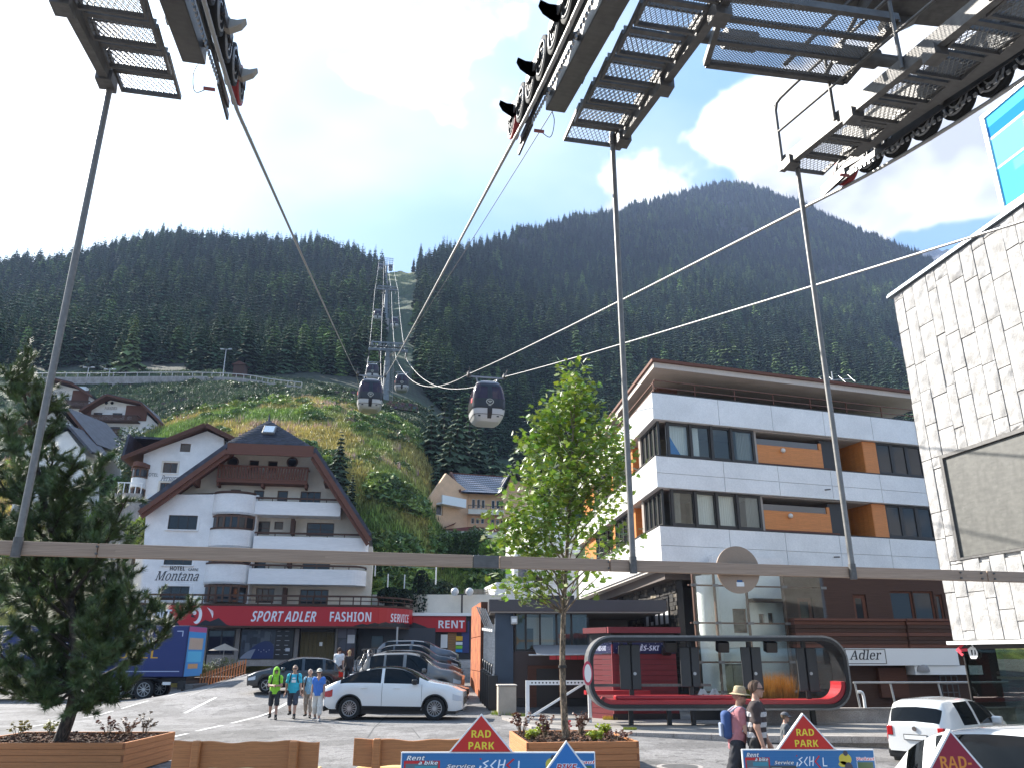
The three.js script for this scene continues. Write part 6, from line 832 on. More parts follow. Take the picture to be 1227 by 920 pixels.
    const L = n * 0.56; mk('side_plate',bar(V3(outer * 0.13,yAt(0.1) + 0.1,0.05),V3(outer * 0.13,yAt(L) + 0.1,L),0.025,0.1),plateM,o2); tag(mk('toothed_strip',Array.from({ length: n * 5 },(_,i) => box(-0.012,0.012,0,0.05,0,0.045).translate(outer * 0.155,yAt(0.2 + i * 0.1) + 0.06,0.2 + i * 0.1)),MAT.rail,o2),null,null,null,'stuff');
    mk('box_girder',rbox(-0.14,0.14,-0.2,0.2,0,L - 0.6,0.015).rotateX(0.19).translate(outer * 0.42,yAt(1) + 0.38,1.0),M(lin(0.1,0.095,0.09),{ t: 'metal',s: 0.8,r: 0.5 }),o2); for (let k = 0; k < 3; k++) mk('girder_lug',box(-0.05,0.05,-0.06,0.06,0,0.12).translate(outer * 0.6,yAt(1.5 + k * 1.2) + 0.42,1.5 + k * 1.2),MAT.steel,o2); for (let k = 0; k < 3; k++) mk('girder_arm',rod(V3(outer * 0.1,yAt(1.2 + k * 1.3) + 0.3,1.2 + k * 1.3),V3(outer * 0.4,yAt(1.2 + k * 1.3) + 0.42,1.2 + k * 1.3),0.05),MAT.steel,o2);
    mk('end_fork',[bar(V3(outer * 0.16,0.02,-0.16),V3(outer * 0.16,yAt(0.7) + 0.1,0.7),0.03,0.09)],plateM,o2); mk('switch',[cyl(0.025,0.025,0.14,10).rotateZ(1.57).translate(outer * 0.28,yAt(0.6) + 0.02,0.6)],M(lin(0.3,0.1,0.1),{}),o2); mk('switch_wire',tube([V3(outer * 0.3,yAt(0.6) + 0.02,0.6),V3(outer * 0.45,yAt(0.6) - 0.02,0.55),V3(outer * 0.45,yAt(0.7) + 0.08,0.8),V3(outer * 0.36,yAt(1) + 0.18,1.0)],0.006,24,5),MAT.dark,o2);
    if (col) mk('number_plate',box(outer * 0.19,outer * 0.2,-0.06,0.12,-0.1,0.5),M(lin(0.5,0.48,0.45),{ r: 0.4 }),o2);
  }
  train('dark sheave train at the top left with red end wheel beside the upper left catwalk',ropeE[0],-1,9);
  train('dark sheave train at the top centre left of the middle catwalk',ropeE[1],1,10);
  train('sheave train with large wheels at the upper right beside the railed catwalk',ropeE[2],-1,11,true);
  train('sheave train at the right edge in front of the stone building',ropeE[3].clone().add(V3(3.2 * Math.sin(RB),-0.0,3.2 * Math.cos(RB))).setY(TOPY - 0.4),1,8);
  // ropes
  const T1 = [[441,430],[456,430],[474,429],[487,431]].map(([x,y]) => P(x,y,150)),T2 = [[449,348],[459,348],[469,348],[477,348]].map(([x,y]) => P(x,y,300)),T3 = [[454,313],[460,313],[465,313],[471,313]].map(([x,y]) => P(x,y,480)),Cg = [[427,448.5,88],[463,449,88],[562,448,66],[605,451.5,66]].map((a) => P(...a));
  const lab = ['far left lift rope running from the top left sheaves to the left cabin','second lift rope running from the top centre sheaves to the left cabin','third lift rope running from the upper right sheaves to the right cabin','lowest lift rope crossing the stone building to the right cabin'];
  ropeE.forEach((E,i) => { const seg = (a,b,sag,n = 16) => Array.from({ length: n },(_,k) => { const t = k / n,p = a.clone().lerp(b,t); p.y -= sag * 4 * t * (1 - t); return p; }); const back = []; for (let s = 5; s > 0.1; s -= 0.5) back.push(V3(Math.sin(RB) * s,yAt(s),Math.cos(RB) * s).add(E)); if (i === 3) back.splice(0,6); const pts = [...back,...seg(E,Cg[i],0.12,6),...seg(Cg[i],T1[i],3.2,14),...seg(T1[i],T2[i],2.5),...seg(T2[i],T3[i],2),T3[i]]; const o2 = thing('lift_rope',lab[i],'rope',null,0,'lift ropes'); const cv = new THREE.CurvePath(); const gs = []; for (let k = 0; k + 1 < pts.length; k++) { const d = Math.hypot(pts[k].x,pts[k].z); gs.push(rod(pts[k],pts[k + 1],0.026 + d * 0.00009,0.026 + Math.hypot(pts[k + 1].x,pts[k + 1].z) * 0.00009,7)); } mk('rope',gs,MAT.rope,o2);
    if (i < 3) { const hx = []; for (let k = 0; k < 130; k++) { const s = 5 - k * 0.05,p = s > 0 ? V3(Math.sin(RB) * s,yAt(s),Math.cos(RB) * s).add(E) : E.clone().lerp(Cg[i],-s / E.distanceTo(Cg[i])); p.add(V3(Math.cos(k * 0.62) * 0.022,Math.sin(k * 0.62) * 0.022,0)); hx.push(p); } mk('rope_strand',tube(hx,0.008,260,5),MAT.rope,o2); } });
  { const w = thing('signal_wire','thin signal wire sagging from the top centre towards the first tower','wire'),a = PY(748,-6,10.4),b = P(466,425,150),pts = Array.from({ length: 22 },(_,k) => { const t = k / 21,p = a.clone().lerp(b,t); p.y -= 4.2 * 4 * t * (1 - t) * 0.3; return p; }); mk('wire',pts.slice(1).map((p,k) => rod(pts[k],p,0.009 + 0.00022 * k * 3,0.009 + 0.00022 * (k + 1) * 3,5)),MAT.dark,w); }
  // cabins
  const cshape = (t) => { const p = [[0,0.62],[0.06,0.8],[0.16,0.93],[0.32,1.0],[0.5,1.0],[0.68,0.94],[0.84,0.83],[0.94,0.68],[1,0.45]]; for (let i = 0; i + 1 < p.length; i++) if (t <= p[i + 1][0]) return lerp(p[i][1],p[i + 1][1],(t - p[i][0]) / (p[i + 1][0] - p[i][0])); return 0.45; };
  const cw = 1.5,cl = 1.6,ch = 3.75,sup = (a,r) => { const c = Math.cos(a),s = Math.sin(a),e = 0.42; return [Math.sign(c) * Math.pow(Math.abs(c),e) * cw * r,Math.sign(s) * Math.pow(Math.abs(s),e) * cl * r]; };
  const shellG = (t0,t1,off = 0,a0 = 0,a1 = 2 * Math.PI,nu = 40,nv = 10) => gridGeo(nu,nv,(u,v) => { const t = lerp(t0,t1,v),[x,z] = sup(lerp(a0,a1,u),cshape(t)); const k = 1 + off; return V3(x * k,-ch + t * ch,z * k); });
  const capG = (t,dn) => gridGeo(40,5,(u,v) => { const [x,z] = sup(u * 2 * Math.PI,cshape(t) * v); return V3(x,-ch + t * ch + dn * (1 - v * v),z); });
  const seaGlass = M(lin(0.03,0.01,0.02),{ r: 0.14 }),cwhite = M(lin(0.5,0.49,0.48),{ r: 0.4 }),inkM = M(lin(0.01,0.01,0.012),{ r: 0.3 });
  function cabin(label,pos,spread) {
    const o2 = thing('gondola_cabin',label,'cabin',pos,RB,'gondola cabins on the lift');
    const low = mk('lower_shell',[shellG(0,0.29),capG(0,-0.08)],cwhite,o2); mk('floor_seam',[shellG(0.13,0.145,0.006)],MAT.steel,low); for (const [a,t] of [[0.9,0.27],[1.9,0.1],[1.25,0.1]]) { const [x,z] = sup(a,cshape(t) * 1.01); mk('shell_clip',box(x - 0.16,x + 0.04,-ch + t * ch - 0.06,-ch + t * ch + 0.06,z - 0.03,z + 0.02),inkM,low); }
    mk('black_band',shellG(0.27,0.5,0.008),inkM,o2); mk('window_band',shellG(0.5,0.9,0.002),seaGlass,o2); const rf = mk('roof',[shellG(0.9,1,0.004),capG(1,0.1)],M(lin(0.2,0.2,0.21),{ r: 0.4 }),o2);
    mk('door_seam',[shellG(0.05,0.88,0.014,1.56,1.58,2,14),shellG(0.05,0.88,0.014,0.55,0.575,2,14),shellG(0.05,0.88,0.014,2.56,2.585,2,14)],inkM,o2); mk('sun_visor',shellG(0.8,0.87,0.02,1.25,1.9,8,3),inkM,o2);
    // bull's head emblem as plain ringed badge
    mk('badge',[new THREE.TorusGeometry(0.24,0.035,8,20).scale(1.25,1,1),box(-0.05,0.05,-0.1,0.1,-0.02,0.02),box(-0.16,-0.08,-0.02,0.1,-0.02,0.02),box(0.08,0.16,-0.02,0.1,-0.02,0.02),box(-0.12,0.12,-0.36,-0.31,-0.02,0.02)].map((g) => g.translate(0,-ch + 0.42 * ch,cl * 1.02)),M(lin(0.45,0.43,0.36),{ r: 0.4 }),o2); mk('red_mark',shellG(0.42,0.53,0.016,2.7,3.0,6,4),M(lin(0.55,0.05,0.06),{ r: 0.4 }),o2);
    const sp = spread / 2,h = 0.55; mk('hanger_frame',[bar(V3(-sp,h,0),V3(sp,h,0),0.1,0.14),rod(V3(-0.8,0,0),V3(-1.0,h,0),0.07),rod(V3(0.8,0,0),V3(1.0,h,0),0.07)],M(lin(0.25,0.25,0.26),{ r: 0.4,m: 0.4 }),o2); for (const s of [-1,1]) { mk('grip',[rbox(s * sp - 0.16,s * sp + 0.16,h + 0.02,h + 0.36,-0.42,0.42,0.05),rod(V3(s * sp,h + 0.2,0.3),V3(s * (sp + 0.1),h + 0.6,0.7),0.04),rod(V3(s * sp,h + 0.2,-0.3),V3(s * (sp + 0.1),h + 0.55,-0.6),0.04)],MAT.steel,o2); }
    return o2;
  }
  const mid = (a,b) => a.clone().add(b).multiplyScalar(0.5),big = cabin('nearest white and black gondola cabin hanging right of the tower before the dark forest',mid(Cg[2],Cg[3]).add(V3(0,-0.75,0)),Cg[2].distanceTo(Cg[3]));
  const more = [['white and black gondola cabin hanging just left of the first tower',mid(Cg[0],Cg[1])],['small gondola cabin behind the first tower, left of its column',P(447,433,172)],['small gondola cabin right of the first tower column above the sagging ropes',P(482,445,158)],['tiny gondola cabin left of the second tower column',P(453,370,262)],['tiny gondola cabin right of the second tower column',P(473,379,258)],['tiniest gondola cabin left of the topmost tower on the ridge',P(456,316,470)],['tiniest gondola cabin right of the topmost tower on the ridge',P(468,317,465)]];
  more.forEach(([l,p],i) => copyOf(big,l,p.clone().add(V3(0,-0.75,0)),RB - (i ? 0.05 : 0)));
  // towers
  function tower(label,base,top,arm,rBase,rTop,full) {
    const o2 = thing('lift_tower',label,'tower',base,RB * 0.9),H = top.y - base.y,st = M(lin(0.2,0.22,0.23),{ t: 'metal',s: 3,r: 0.5,m: 0.2 }); mk('column',cyl(rBase,rTop,H,20).translate(0,H / 2,0),st,o2); mk('foundation',rbox(-rBase * 1.6,rBase * 1.6,-6,0.4,-rBase * 1.6,rBase * 1.6,0.1),MAT.concrete,o2); for (const k of [0.38,0.75]) mk('flange',cyl(lerp(rBase,rTop,k) + 0.1,lerp(rBase,rTop,k) + 0.1,0.18,20).translate(0,H * k,0),st,o2);
    const a = arm / 2; mk('cross_arm',[bar(V3(-a,H,0),V3(a,H,0),0.45,0.5)],st,o2);
    if (full) { mk('upper_arm',bar(V3(-a * 0.86,H + 1.9,-0.8),V3(a * 0.9,H + 1.9,-0.8),0.3,0.3),st,o2); for (let i = 0; i < 8; i++) { const x0 = lerp(-a * 0.86,a * 0.86,i / 8),x1 = lerp(-a * 0.86,a * 0.86,(i + 1) / 8); mk('truss_bar',rod(V3(x0,i % 2 ? H + 0.2 : H + 1.8,-0.5),V3(x1,i % 2 ? H + 1.8 : H + 0.2,-0.5),0.09),st,o2); mk('truss_post',rod(V3(x0,H + 0.2,-0.5),V3(x0,H + 1.8,-0.5),0.06),st,o2); } mk('ladder',[rod(V3(rBase + 0.25,0.5,0.2),V3(rTop + 0.25,H - 0.5,0.2),0.04),rod(V3(rBase + 0.6,0.5,0.2),V3(rTop + 0.6,H - 0.5,0.2),0.04),...Array.from({ length: 26 },(_,i) => rod(V3(lerp(rBase,rTop,i / 26) + 0.25,0.6 + i / 26 * (H - 1),0.2),V3(lerp(rBase,rTop,i / 26) + 0.6,0.6 + i / 26 * (H - 1),0.2),0.025,0.025,5))],st,o2); for (const x of [-a * 0.95,-a * 0.42,a * 0.3,a * 0.92]) { const s = mk('saddle',[box(x - 0.12,x + 0.12,H - 0.9,H - 0.3,-1.8,1.8)],st,o2); for (let k = 0; k < 5; k++) mk('saddle_wheel',cyl(0.3,0.3,0.12,14).rotateZ(Math.PI / 2).translate(x,H - 1.0,-1.5 + k * 0.75),MAT.steel,s); } mk('arm_rail',[bar(V3(-a,H + 0.25,1.1),V3(a,H + 0.25,1.1),0.7,0.06)],st,o2); }
    return o2;
  }
  tower('tall grey lift tower on the bright meadow with wide truss arm',P(460.5,499,148),P(462.5,424,150),7.9,0.85,0.52,true);
  tower('second lift tower higher up in the cleared strip of forest',P(461,384,300),P(463.5,347,300),8.6,1.1,0.6,true);
  { const t = tower('topmost lift tower standing against the sky on the ridge',P(462,338,482),P(462,318,482),8.5,0.9,0.6,false); const H = P(462,318,482).y - P(462,338,482).y; for (let i = 0; i < 4; i++) mk('arm',[bar(V3(-4.4,H + 1 + i * 1.5,0),V3(4.4,H + 1 + i * 1.5,0),0.3,0.28),...[-4,-2,0,2,4].map((x) => box(x - 0.12,x + 0.12,H + i * 1.5,H + 0.85 + i * 1.5,-0.1,0.1))],M(lin(0.2,0.22,0.23),{ t: 'metal',s: 3,r: 0.5,m: 0.2 }),t); }
}

// ---------- vehicles ----------
const pl = (pts,x) => { if (x <= pts[0][0]) return pts[0][1]; for (let i = 0; i + 1 < pts.length; i++) if (x <= pts[i + 1][0]) { const t = (x - pts[i][0]) / (pts[i + 1][0] - pts[i][0]); return lerp(pts[i][1],pts[i + 1][1],t); } return pts[pts.length - 1][1]; };
const smooth = (pts,x,w = 0.05) => { let s = 0; for (let i = -3; i <= 3; i++) s += pl(pts,x + i * w / 3); return s / 7; };
const tyreGeo = (r,w) => merge(new THREE.LatheGeometry([[0.68,-0.48],[0.9,-0.5],[0.98,-0.42],[1,-0.2],[1,0.2],[0.98,0.42],[0.9,0.5],[0.68,0.48]].map(([a,b]) => new THREE.Vector2(a * r,b * w)),32).rotateX(Math.PI / 2));
const rimGeo = (r,w,n) => { const gs = [new THREE.LatheGeometry([[0.7,0.3],[0.66,0.46],[0.6,0.4],[0.58,0.1]].map(([a,b]) => new THREE.Vector2(a * r,b * w)),32).rotateX(Math.PI / 2),cyl(0.14 * r,0.17 * r,0.06,16).rotateX(Math.PI / 2).translate(0,0,0.38 * w)]; for (let i = 0; i < n; i++) gs.push(box(0.12 * r,0.66 * r,-0.022 * r * 24 / (n + 8),0.022 * r * 24 / (n + 8),0.3 * w,0.42 * w).rotateZ(i / n * 6.283)); return merge(gs); };
const CARGLASS = new THREE.MeshPhysicalMaterial({ color: 0x050607,roughness: 0.04,specularIntensity: 0.55,side: THREE.DoubleSide });
function car(name,label,pos,turn,s,group) {
  const o = thing(name,label,'car',pos,turn,group),{ L,W } = s,N = 96,hwAt = (x) => W / 2 * (1 - 0.22 * Math.pow(Math.abs(2 * x / L),7) - 0.04 * Math.pow(Math.abs(2 * x / L),3));
  const X = (i) => -L / 2 + L * i / N,fx = (x) => x / L + 0.5,top = (x) => smooth(s.top,fx(x)),belt = (x) => Math.min(smooth(s.belt,fx(x)),top(x) - 0.015);
  const low = (x) => { let y = pl(s.low ?? [[0,0.42],[0.06,0.3],[0.94,0.28],[1,0.36]],fx(x)); for (const w of s.wheels) { const d = Math.abs(x - w * L + L / 2),R = s.r * 1.13; if (d < R) y = Math.max(y,s.r + Math.sqrt(R * R - d * d) * 0.98); } return Math.min(y,belt(x) - 0.05); };
  const rows = (x) => { const hw = hwAt(x),t = top(x),b = belt(x),y = low(x),h = t - b,k = h > 0.12 ? 1 : h / 0.12,hr = hw * 0.955 - (s.tumble ?? 0.5) * h * k * 0.62 - 0.02; return [[y,hw * 0.97],[lerp(y,b,0.15),hw],[lerp(y,b,0.55),hw * 1.008],[lerp(y,b,0.86),hw * 0.985],[b,hw * 0.955],[lerp(b,t,0.5),lerp(hw * 0.955,hr,0.5)],[b + h * 0.88,hr],[b + h * 0.97,hr - 0.08 - 0.04 * k],[t,hr * 0.45],[t + 0.012,0]]; };
  const R = Array.from({ length: N + 1 },(_,i) => rows(X(i))),NR = 10;
  const inR = (x,r) => r && fx(x) > r[0] && fx(x) < r[1];
  const patch = (i0,i1,r0,r1,off,sides = [1,-1]) => { const pos = [],idx = []; for (const sg of sides) { const b0 = pos.length / 3; for (let i = i0; i <= i1; i++) for (let r = r0; r <= r1; r++) { const [y,z] = R[i][r]; const k = r >= 7 ? 0 : 1,up = r >= 6 ? 1 : 0; pos.push(X(i),y + off * up,sg * (z + off * k)); } const m = r1 - r0 + 1; for (let i = 0; i < i1 - i0; i++) for (let r = 0; r < m - 1; r++) { const a = b0 + i * m + r,q = [a,a + m,a + m + 1,a,a + m + 1,a + 1]; idx.push(...(sg > 0 ? q : [q[0],q[2],q[1],q[3],q[5],q[4]])); } } const g = new THREE.BufferGeometry(); g.setAttribute('position',new THREE.Float32BufferAttribute(pos,3)); g.setIndex(idx); g.computeVertexNormals(); return g; };
  const kind = (i,r) => { const x = (X(i) + X(i + 1)) / 2; if (r >= 4 && r < 6) for (const [n,q] of s.side.entries()) if (inR(x,q)) return 'side' + n; if (r >= 6 && inR(x,s.wind)) return 'wind'; if (r >= 6 && inR(x,s.rear)) return 'rear'; if (r >= 6 && s.roofGlass && inR(x,s.roofGlass)) return 'roof'; return 'body'; };
  const collect = (k,only) => { const pos = [],key = new Map(),idx = []; const vtx = (i,r,sg) => { const q = i * 100 + r * 2 + (sg > 0 ? 1 : 0); if (r === 9) return vget(i * 100 + 99,X(i),R[i][9][0],0); return vget(q,X(i),R[i][r][0],sg * R[i][r][1]); },vget = (q,x,y,z) => { if (!key.has(q)) { key.set(q,pos.length / 3); pos.push(x,y,z); } return key.get(q); };
    for (const sg of only ? [only] : [1,-1]) for (let i = 0; i < N; i++) for (let r = 0; r < NR - 1; r++) if (kind(i,r) === k) { const a = vtx(i,r,sg),b = vtx(i + 1,r,sg),c = vtx(i + 1,r + 1,sg),d = vtx(i,r + 1,sg); idx.push(...(sg > 0 ? [a,b,c,a,c,d] : [a,c,b,a,d,c])); }
    if (k === 'body') for (const [i,sg] of [[0,-1],[N,1]]) for (let r = 0; r < NR - 1; r++) { const a = vtx(i,r,1),b = vtx(i,r,-1),c = vtx(i,r + 1,-1),d = vtx(i,r + 1,1); idx.push(...(sg > 0 ? [a,b,c,a,c,d] : [a,c,b,a,d,c])); }
    const g = new THREE.BufferGeometry(); g.setAttribute('position',new THREE.Float32BufferAttribute(pos,3)); g.setIndex(idx); g.computeVertexNormals(); return g; };
  const body = mk('body',collect('body'),s.paint,o),gl = s.glass ?? CARGLASS;
  s.side.forEach((_,n) => [1,-1].forEach((sd) => mk('side_window',collect('side' + n,sd),gl,o))); mk('windscreen',collect('wind'),gl,o); if (s.rear) mk('rear_window',collect('rear'),gl,o); if (s.roofGlass) mk('roof_glass',collect('roof'),gl,o);
  const iOf = (f) => Math.round(f * N); mk('underside',box(-L / 2 + 0.25,L / 2 - 0.25,0.2,0.5,-W / 2 + 0.2,W / 2 - 0.2),MAT.black,o);
  mk('sill_trim',[patch(iOf(s.wheels[0]) + 9,iOf(s.wheels[1]) - 9,0,1,0.012)].flat(),MAT.black,o);
  for (const w of s.wheels) { const x = w * L - L / 2; const a = Array.from({ length: 15 },(_,i) => i / 14 * Math.PI); for (const sg of [1,-1]) { mk('wheel_arch',tube(a.map((t) => V3(x + Math.cos(t) * s.r * 1.15,s.r + Math.sin(t) * s.r * 1.13,sg * hwAt(x) * 0.985)),0.035,30,6),MAT.black,o); const wl = new THREE.Mesh(s.tg ??= tyreGeo(s.r,0.23),MAT.rubber); wl.name = 'wheel'; wl.position.set(x,s.r,sg * (W / 2 - 0.16)); if (sg < 0) wl.rotation.y = Math.PI; wl.castShadow = wl.receiveShadow = true; const rm = new THREE.Mesh(s.rg ??= rimGeo(s.r,0.23,s.spokes ?? 10),s.rimM ?? MAT.alu); rm.name = 'rim'; rm.castShadow = rm.receiveShadow = true; wl.add(rm); const bk = new THREE.Mesh(s.bg ??= merge(cyl(s.r * 0.66,s.r * 0.66,0.1,24).rotateX(Math.PI / 2)),MAT.black); bk.name = 'brake'; wl.add(bk); o.add(wl); } mk('wheel_well',box(x - s.r * 1.1,x + s.r * 1.1,0.22,s.r * 2 + 0.1,-W / 2 + 0.3,W / 2 - 0.3),MAT.black,o); }
  for (const [f0,f1,r0,r1] of s.tail ?? []) for (const sd of [1,-1]) mk('tail_light',patch(iOf(f0),iOf(f1),r0,r1,0.012,[sd]),M(lin(0.4,0.012,0.015),{ r: 0.12 }),o);
  for (const [f0,f1,r0,r1] of s.head ?? []) for (const sd of [1,-1]) mk('headlight',patch(iOf(f0),iOf(f1),r0,r1,0.012,[sd]),M(lin(0.5,0.52,0.55),{ r: 0.08 }),o);
  for (const sd of [1,-1]) { const x = s.mirror * L - L / 2,z = sd * (hwAt(x) * 0.955 + 0.1); mk('mirror',rbox(x - 0.09,x + 0.09,belt(x) - 0.02,belt(x) + 0.15,z - 0.12,z + 0.1,0.05,3),s.mirM ?? s.paint,o); for (const h of s.handles ?? []) { const i = iOf(h),q = R[i][3]; mk('door_handle',rbox(X(i) - 0.11,X(i) + 0.11,q[0] - 0.05,q[0] - 0.015,sd * q[1] - 0.02,sd * q[1] + 0.035,0.012),s.paint,o); } for (const h of s.seams ?? []) { const i = iOf(h); mk('door_seam',patch(i,i + 1,0,4,0.003,[sd]).scale(1,1,1),MAT.black,o).scale.set(0.2,1,1); o.children[o.children.length - 1].position.x = X(i) * 0.8; } }
  const py = s.plate ?? 0.78; { const np = mk('number_plate',box(-L / 2 - 0.025,-L / 2 + 0.005,py,py + 0.12,-0.26,0.26),MAT.frame,o); mk('plate_face',box(-L / 2 - 0.029,-L / 2 - 0.0255,py + 0.015,py + 0.105,-0.245,0.245),MAT.paintw,np); } if (s.rearLamp) for (const sd of [1,-1]) mk('tail_light',rbox(-L / 2 - 0.015,-L / 2 + 0.1,s.rearLamp,s.rearLamp + 0.2,sd * hwAt(-L / 2) * 0.8,sd * (hwAt(-L / 2) * 0.99 + 0.02),0.02),M(lin(0.4,0.012,0.015),{ r: 0.12 }),o); if (s.rearLamp) { mk('badge',cyl(0.05,0.05,0.02,16).rotateZ(1.57).translate(-L / 2 - 0.012,py + 0.24,0),MAT.chrome,o); } mk('front_grille',[rbox(L / 2 - 0.03,L / 2 + 0.012,0.5,0.72,-W * 0.27,W * 0.27,0.02)],MAT.black,o); mk('lower_intake',rbox(L / 2 - 0.1,L / 2 - 0.01,0.3,0.42,-W * 0.36,W * 0.36,0.02),MAT.black,o); mk('rear_bumper',rbox(-L / 2 + 0.02,-L / 2 + 0.09,0.28,0.46,-W * 0.4,W * 0.4,0.03),MAT.black,o);
  if (s.rails) for (const sd of [1,-1]) { const pts = [0.25,0.4,0.55,0.68].map((f) => V3(f * L - L / 2,top(f * L - L / 2) + 0.05,sd * (rows(f * L - L / 2)[7][1] - 0.02))); mk('roof_rail',tube(pts,0.02,20,6),MAT.black,o); }
  return o;
}
const white = M(lin(0.72,0.72,0.71),{ r: 0.25,phys: true,coat: 1 }),paintOf = (r,g,b) => M(lin(r,g,b),{ r: 0.35,phys: true,coat: 1,m: 0.15 });
const coupe = { L: 4.9,W: 2.0,r: 0.385,wheels: [0.2,0.802],spokes: 15,top: [[0,1.02],[0.03,1.16],[0.09,1.24],[0.25,1.6],[0.36,1.73],[0.5,1.75],[0.6,1.66],[0.75,1.25],[0.85,1.19],[0.94,1.08],[1,0.86]],belt: [[0,0.95],[0.12,1.2],[0.3,1.21],[0.7,1.17],[0.85,1.1],[1,0.8]],side: [[0.125,0.42],[0.435,0.69]],wind: [0.585,0.745],rear: [0.09,0.3],tail: [[0.0,0.075,2,3]],head: [[0.925,0.985,2,3]],mirror: 0.66,handles: [0.3,0.53],seams: [0.43,0.705],paint: white,mirM: MAT.black,low: [[0,0.5],[0.05,0.36],[0.95,0.3],[1,0.36]],roofGlass: [0.32,0.58] };
{ const a = P(397,785,30.2),b = P(557.5,785,30.2),c = a.clone().add(b).multiplyScalar(0.5); car('parked_car','large white coupe shaped off roader parked at the front of the row, side on',[c.x,0,c.z],-0.03,coupe); }
const suv = (paint,o = {}) => ({ L: 4.45,W: 1.85,r: 0.35,wheels: [0.19,0.8],spokes: 5,top: [[0,0.95],[0.03,1.15],[0.1,1.5],[0.2,1.64],[0.45,1.67],[0.58,1.58],[0.73,1.12],[0.86,1.04],[0.96,0.92],[1,0.75]],belt: [[0,0.88],[0.1,1.08],[0.7,1.02],[0.86,0.96],[1,0.7]],side: [[0.1,0.24],[0.265,0.43],[0.455,0.67]],wind: [0.58,0.72],rear: [0.03,0.13],tail: [[0.0,0.05,2,4]],head: [[0.92,0.985,2,3]],mirror: 0.64,handles: [0.3,0.5],seams: [0.445,0.69],paint,...o });
const row = [[33.6,432,566,paintOf(0.012,0.012,0.015),'black estate car parked second in the row behind the white coupe',suv(0,{ top: [[0,0.9],[0.04,1.1],[0.14,1.38],[0.3,1.46],[0.48,1.46],[0.58,1.38],[0.74,0.98],[0.88,0.92],[0.97,0.82],[1,0.68]],belt: [[0,0.82],[0.1,0.94],[0.7,0.9],[0.88,0.84],[1,0.64]],L: 4.7 })],
  [36.6,446,560,paintOf(0.16,0.145,0.13),'grey brown tall off roader carrying bicycles, third in the row',suv(0,{ top: [[0,1.0],[0.03,1.3],[0.08,1.7],[0.16,1.8],[0.48,1.83],[0.6,1.72],[0.74,1.2],[0.9,1.1],[0.97,1.0],[1,0.8]],rails: true })],
  [39.8,470,558,paintOf(0.05,0.05,0.055),'dark grey car parked fourth in the row',suv(0)],
  [43.2,485,555,paintOf(0.018,0.02,0.026),'black car parked fifth in the row near the rental shop',suv(0)],
  [46.6,494,552,paintOf(0.09,0.1,0.12),'blue grey van like car at the far end of the row',suv(0,{ top: [[0,1.0],[0.03,1.4],[0.08,1.52],[0.16,1.6],[0.48,1.62],[0.62,1.54],[0.78,1.16],[0.9,1.1],[0.97,1.0],[1,0.8]] })]];
row.forEach(([d,a,b,paint,label,s]) => { const q = P(b,785,d),x = q.x - s.L / 2 - 0.15,g = ground(q.x - 2,-d); car('parked_car',label,[x,g,-d],-0.02,{ ...s,paint },null); });
{ const q = P(356,785,38.2); car('moving_car','small dark car driving left behind the four walkers',[q.x,ground(q.x,q.z),q.z],Math.PI + 0.28,suv(paintOf(0.02,0.02,0.022),{ L: 4.15,W: 1.75,r: 0.32,top: [[0,0.85],[0.03,1.0],[0.12,1.38],[0.25,1.48],[0.45,1.5],[0.58,1.4],[0.78,0.98],[0.9,0.9],[0.97,0.8],[1,0.66]],belt: [[0,0.8],[0.1,0.95],[0.72,0.9],[0.9,0.82],[1,0.62]],side: [[0.1,0.2],[0.225,0.42],[0.445,0.7]],wind: [0.59,0.77] })); }
{ const hat = suv(white,{ L: 3.9,W: 1.66,r: 0.31,top: [[0,0.8],[0.015,1.0],[0.05,1.42],[0.12,1.5],[0.45,1.52],[0.6,1.44],[0.76,1.02],[0.88,0.96],[0.96,0.86],[1,0.7]],belt: [[0,0.78],[0.05,0.98],[0.7,0.95],[0.88,0.9],[1,0.66]],side: [[0.2,0.4],[0.43,0.68]],rear: [0.012,0.06],wind: [0.6,0.74],tail: [[0.0,0.035,2,4]],plate: 0.66,rearLamp: 0.74 });
  const q = P(1092,785,19.2); car('parked_car','white small hatchback seen from behind in front of the glass ground storey',[q.x + 1.32,ground(q.x + 1,q.z) - 0.12,q.z - 1.35],0.72,hat);
  const n = P(1165,785,8.2),near = suv(white,{ L: 4.3,W: 1.78,r: 0.32,top: [[0,0.88],[0.02,1.05],[0.12,1.42],[0.28,1.5],[0.45,1.5],[0.58,1.4],[0.76,1.0],[0.88,0.93],[0.96,0.84],[1,0.68]],side: [[0.07,0.13],[0.16,0.39],[0.425,0.7]],rear: [0.02,0.13] }); near.r = 0.32; car('parked_car','white car at the lower right corner behind the dark red sign',[n.x + 1.15,ground(n.x,n.z),n.z + 0.35],-1.05,near); }
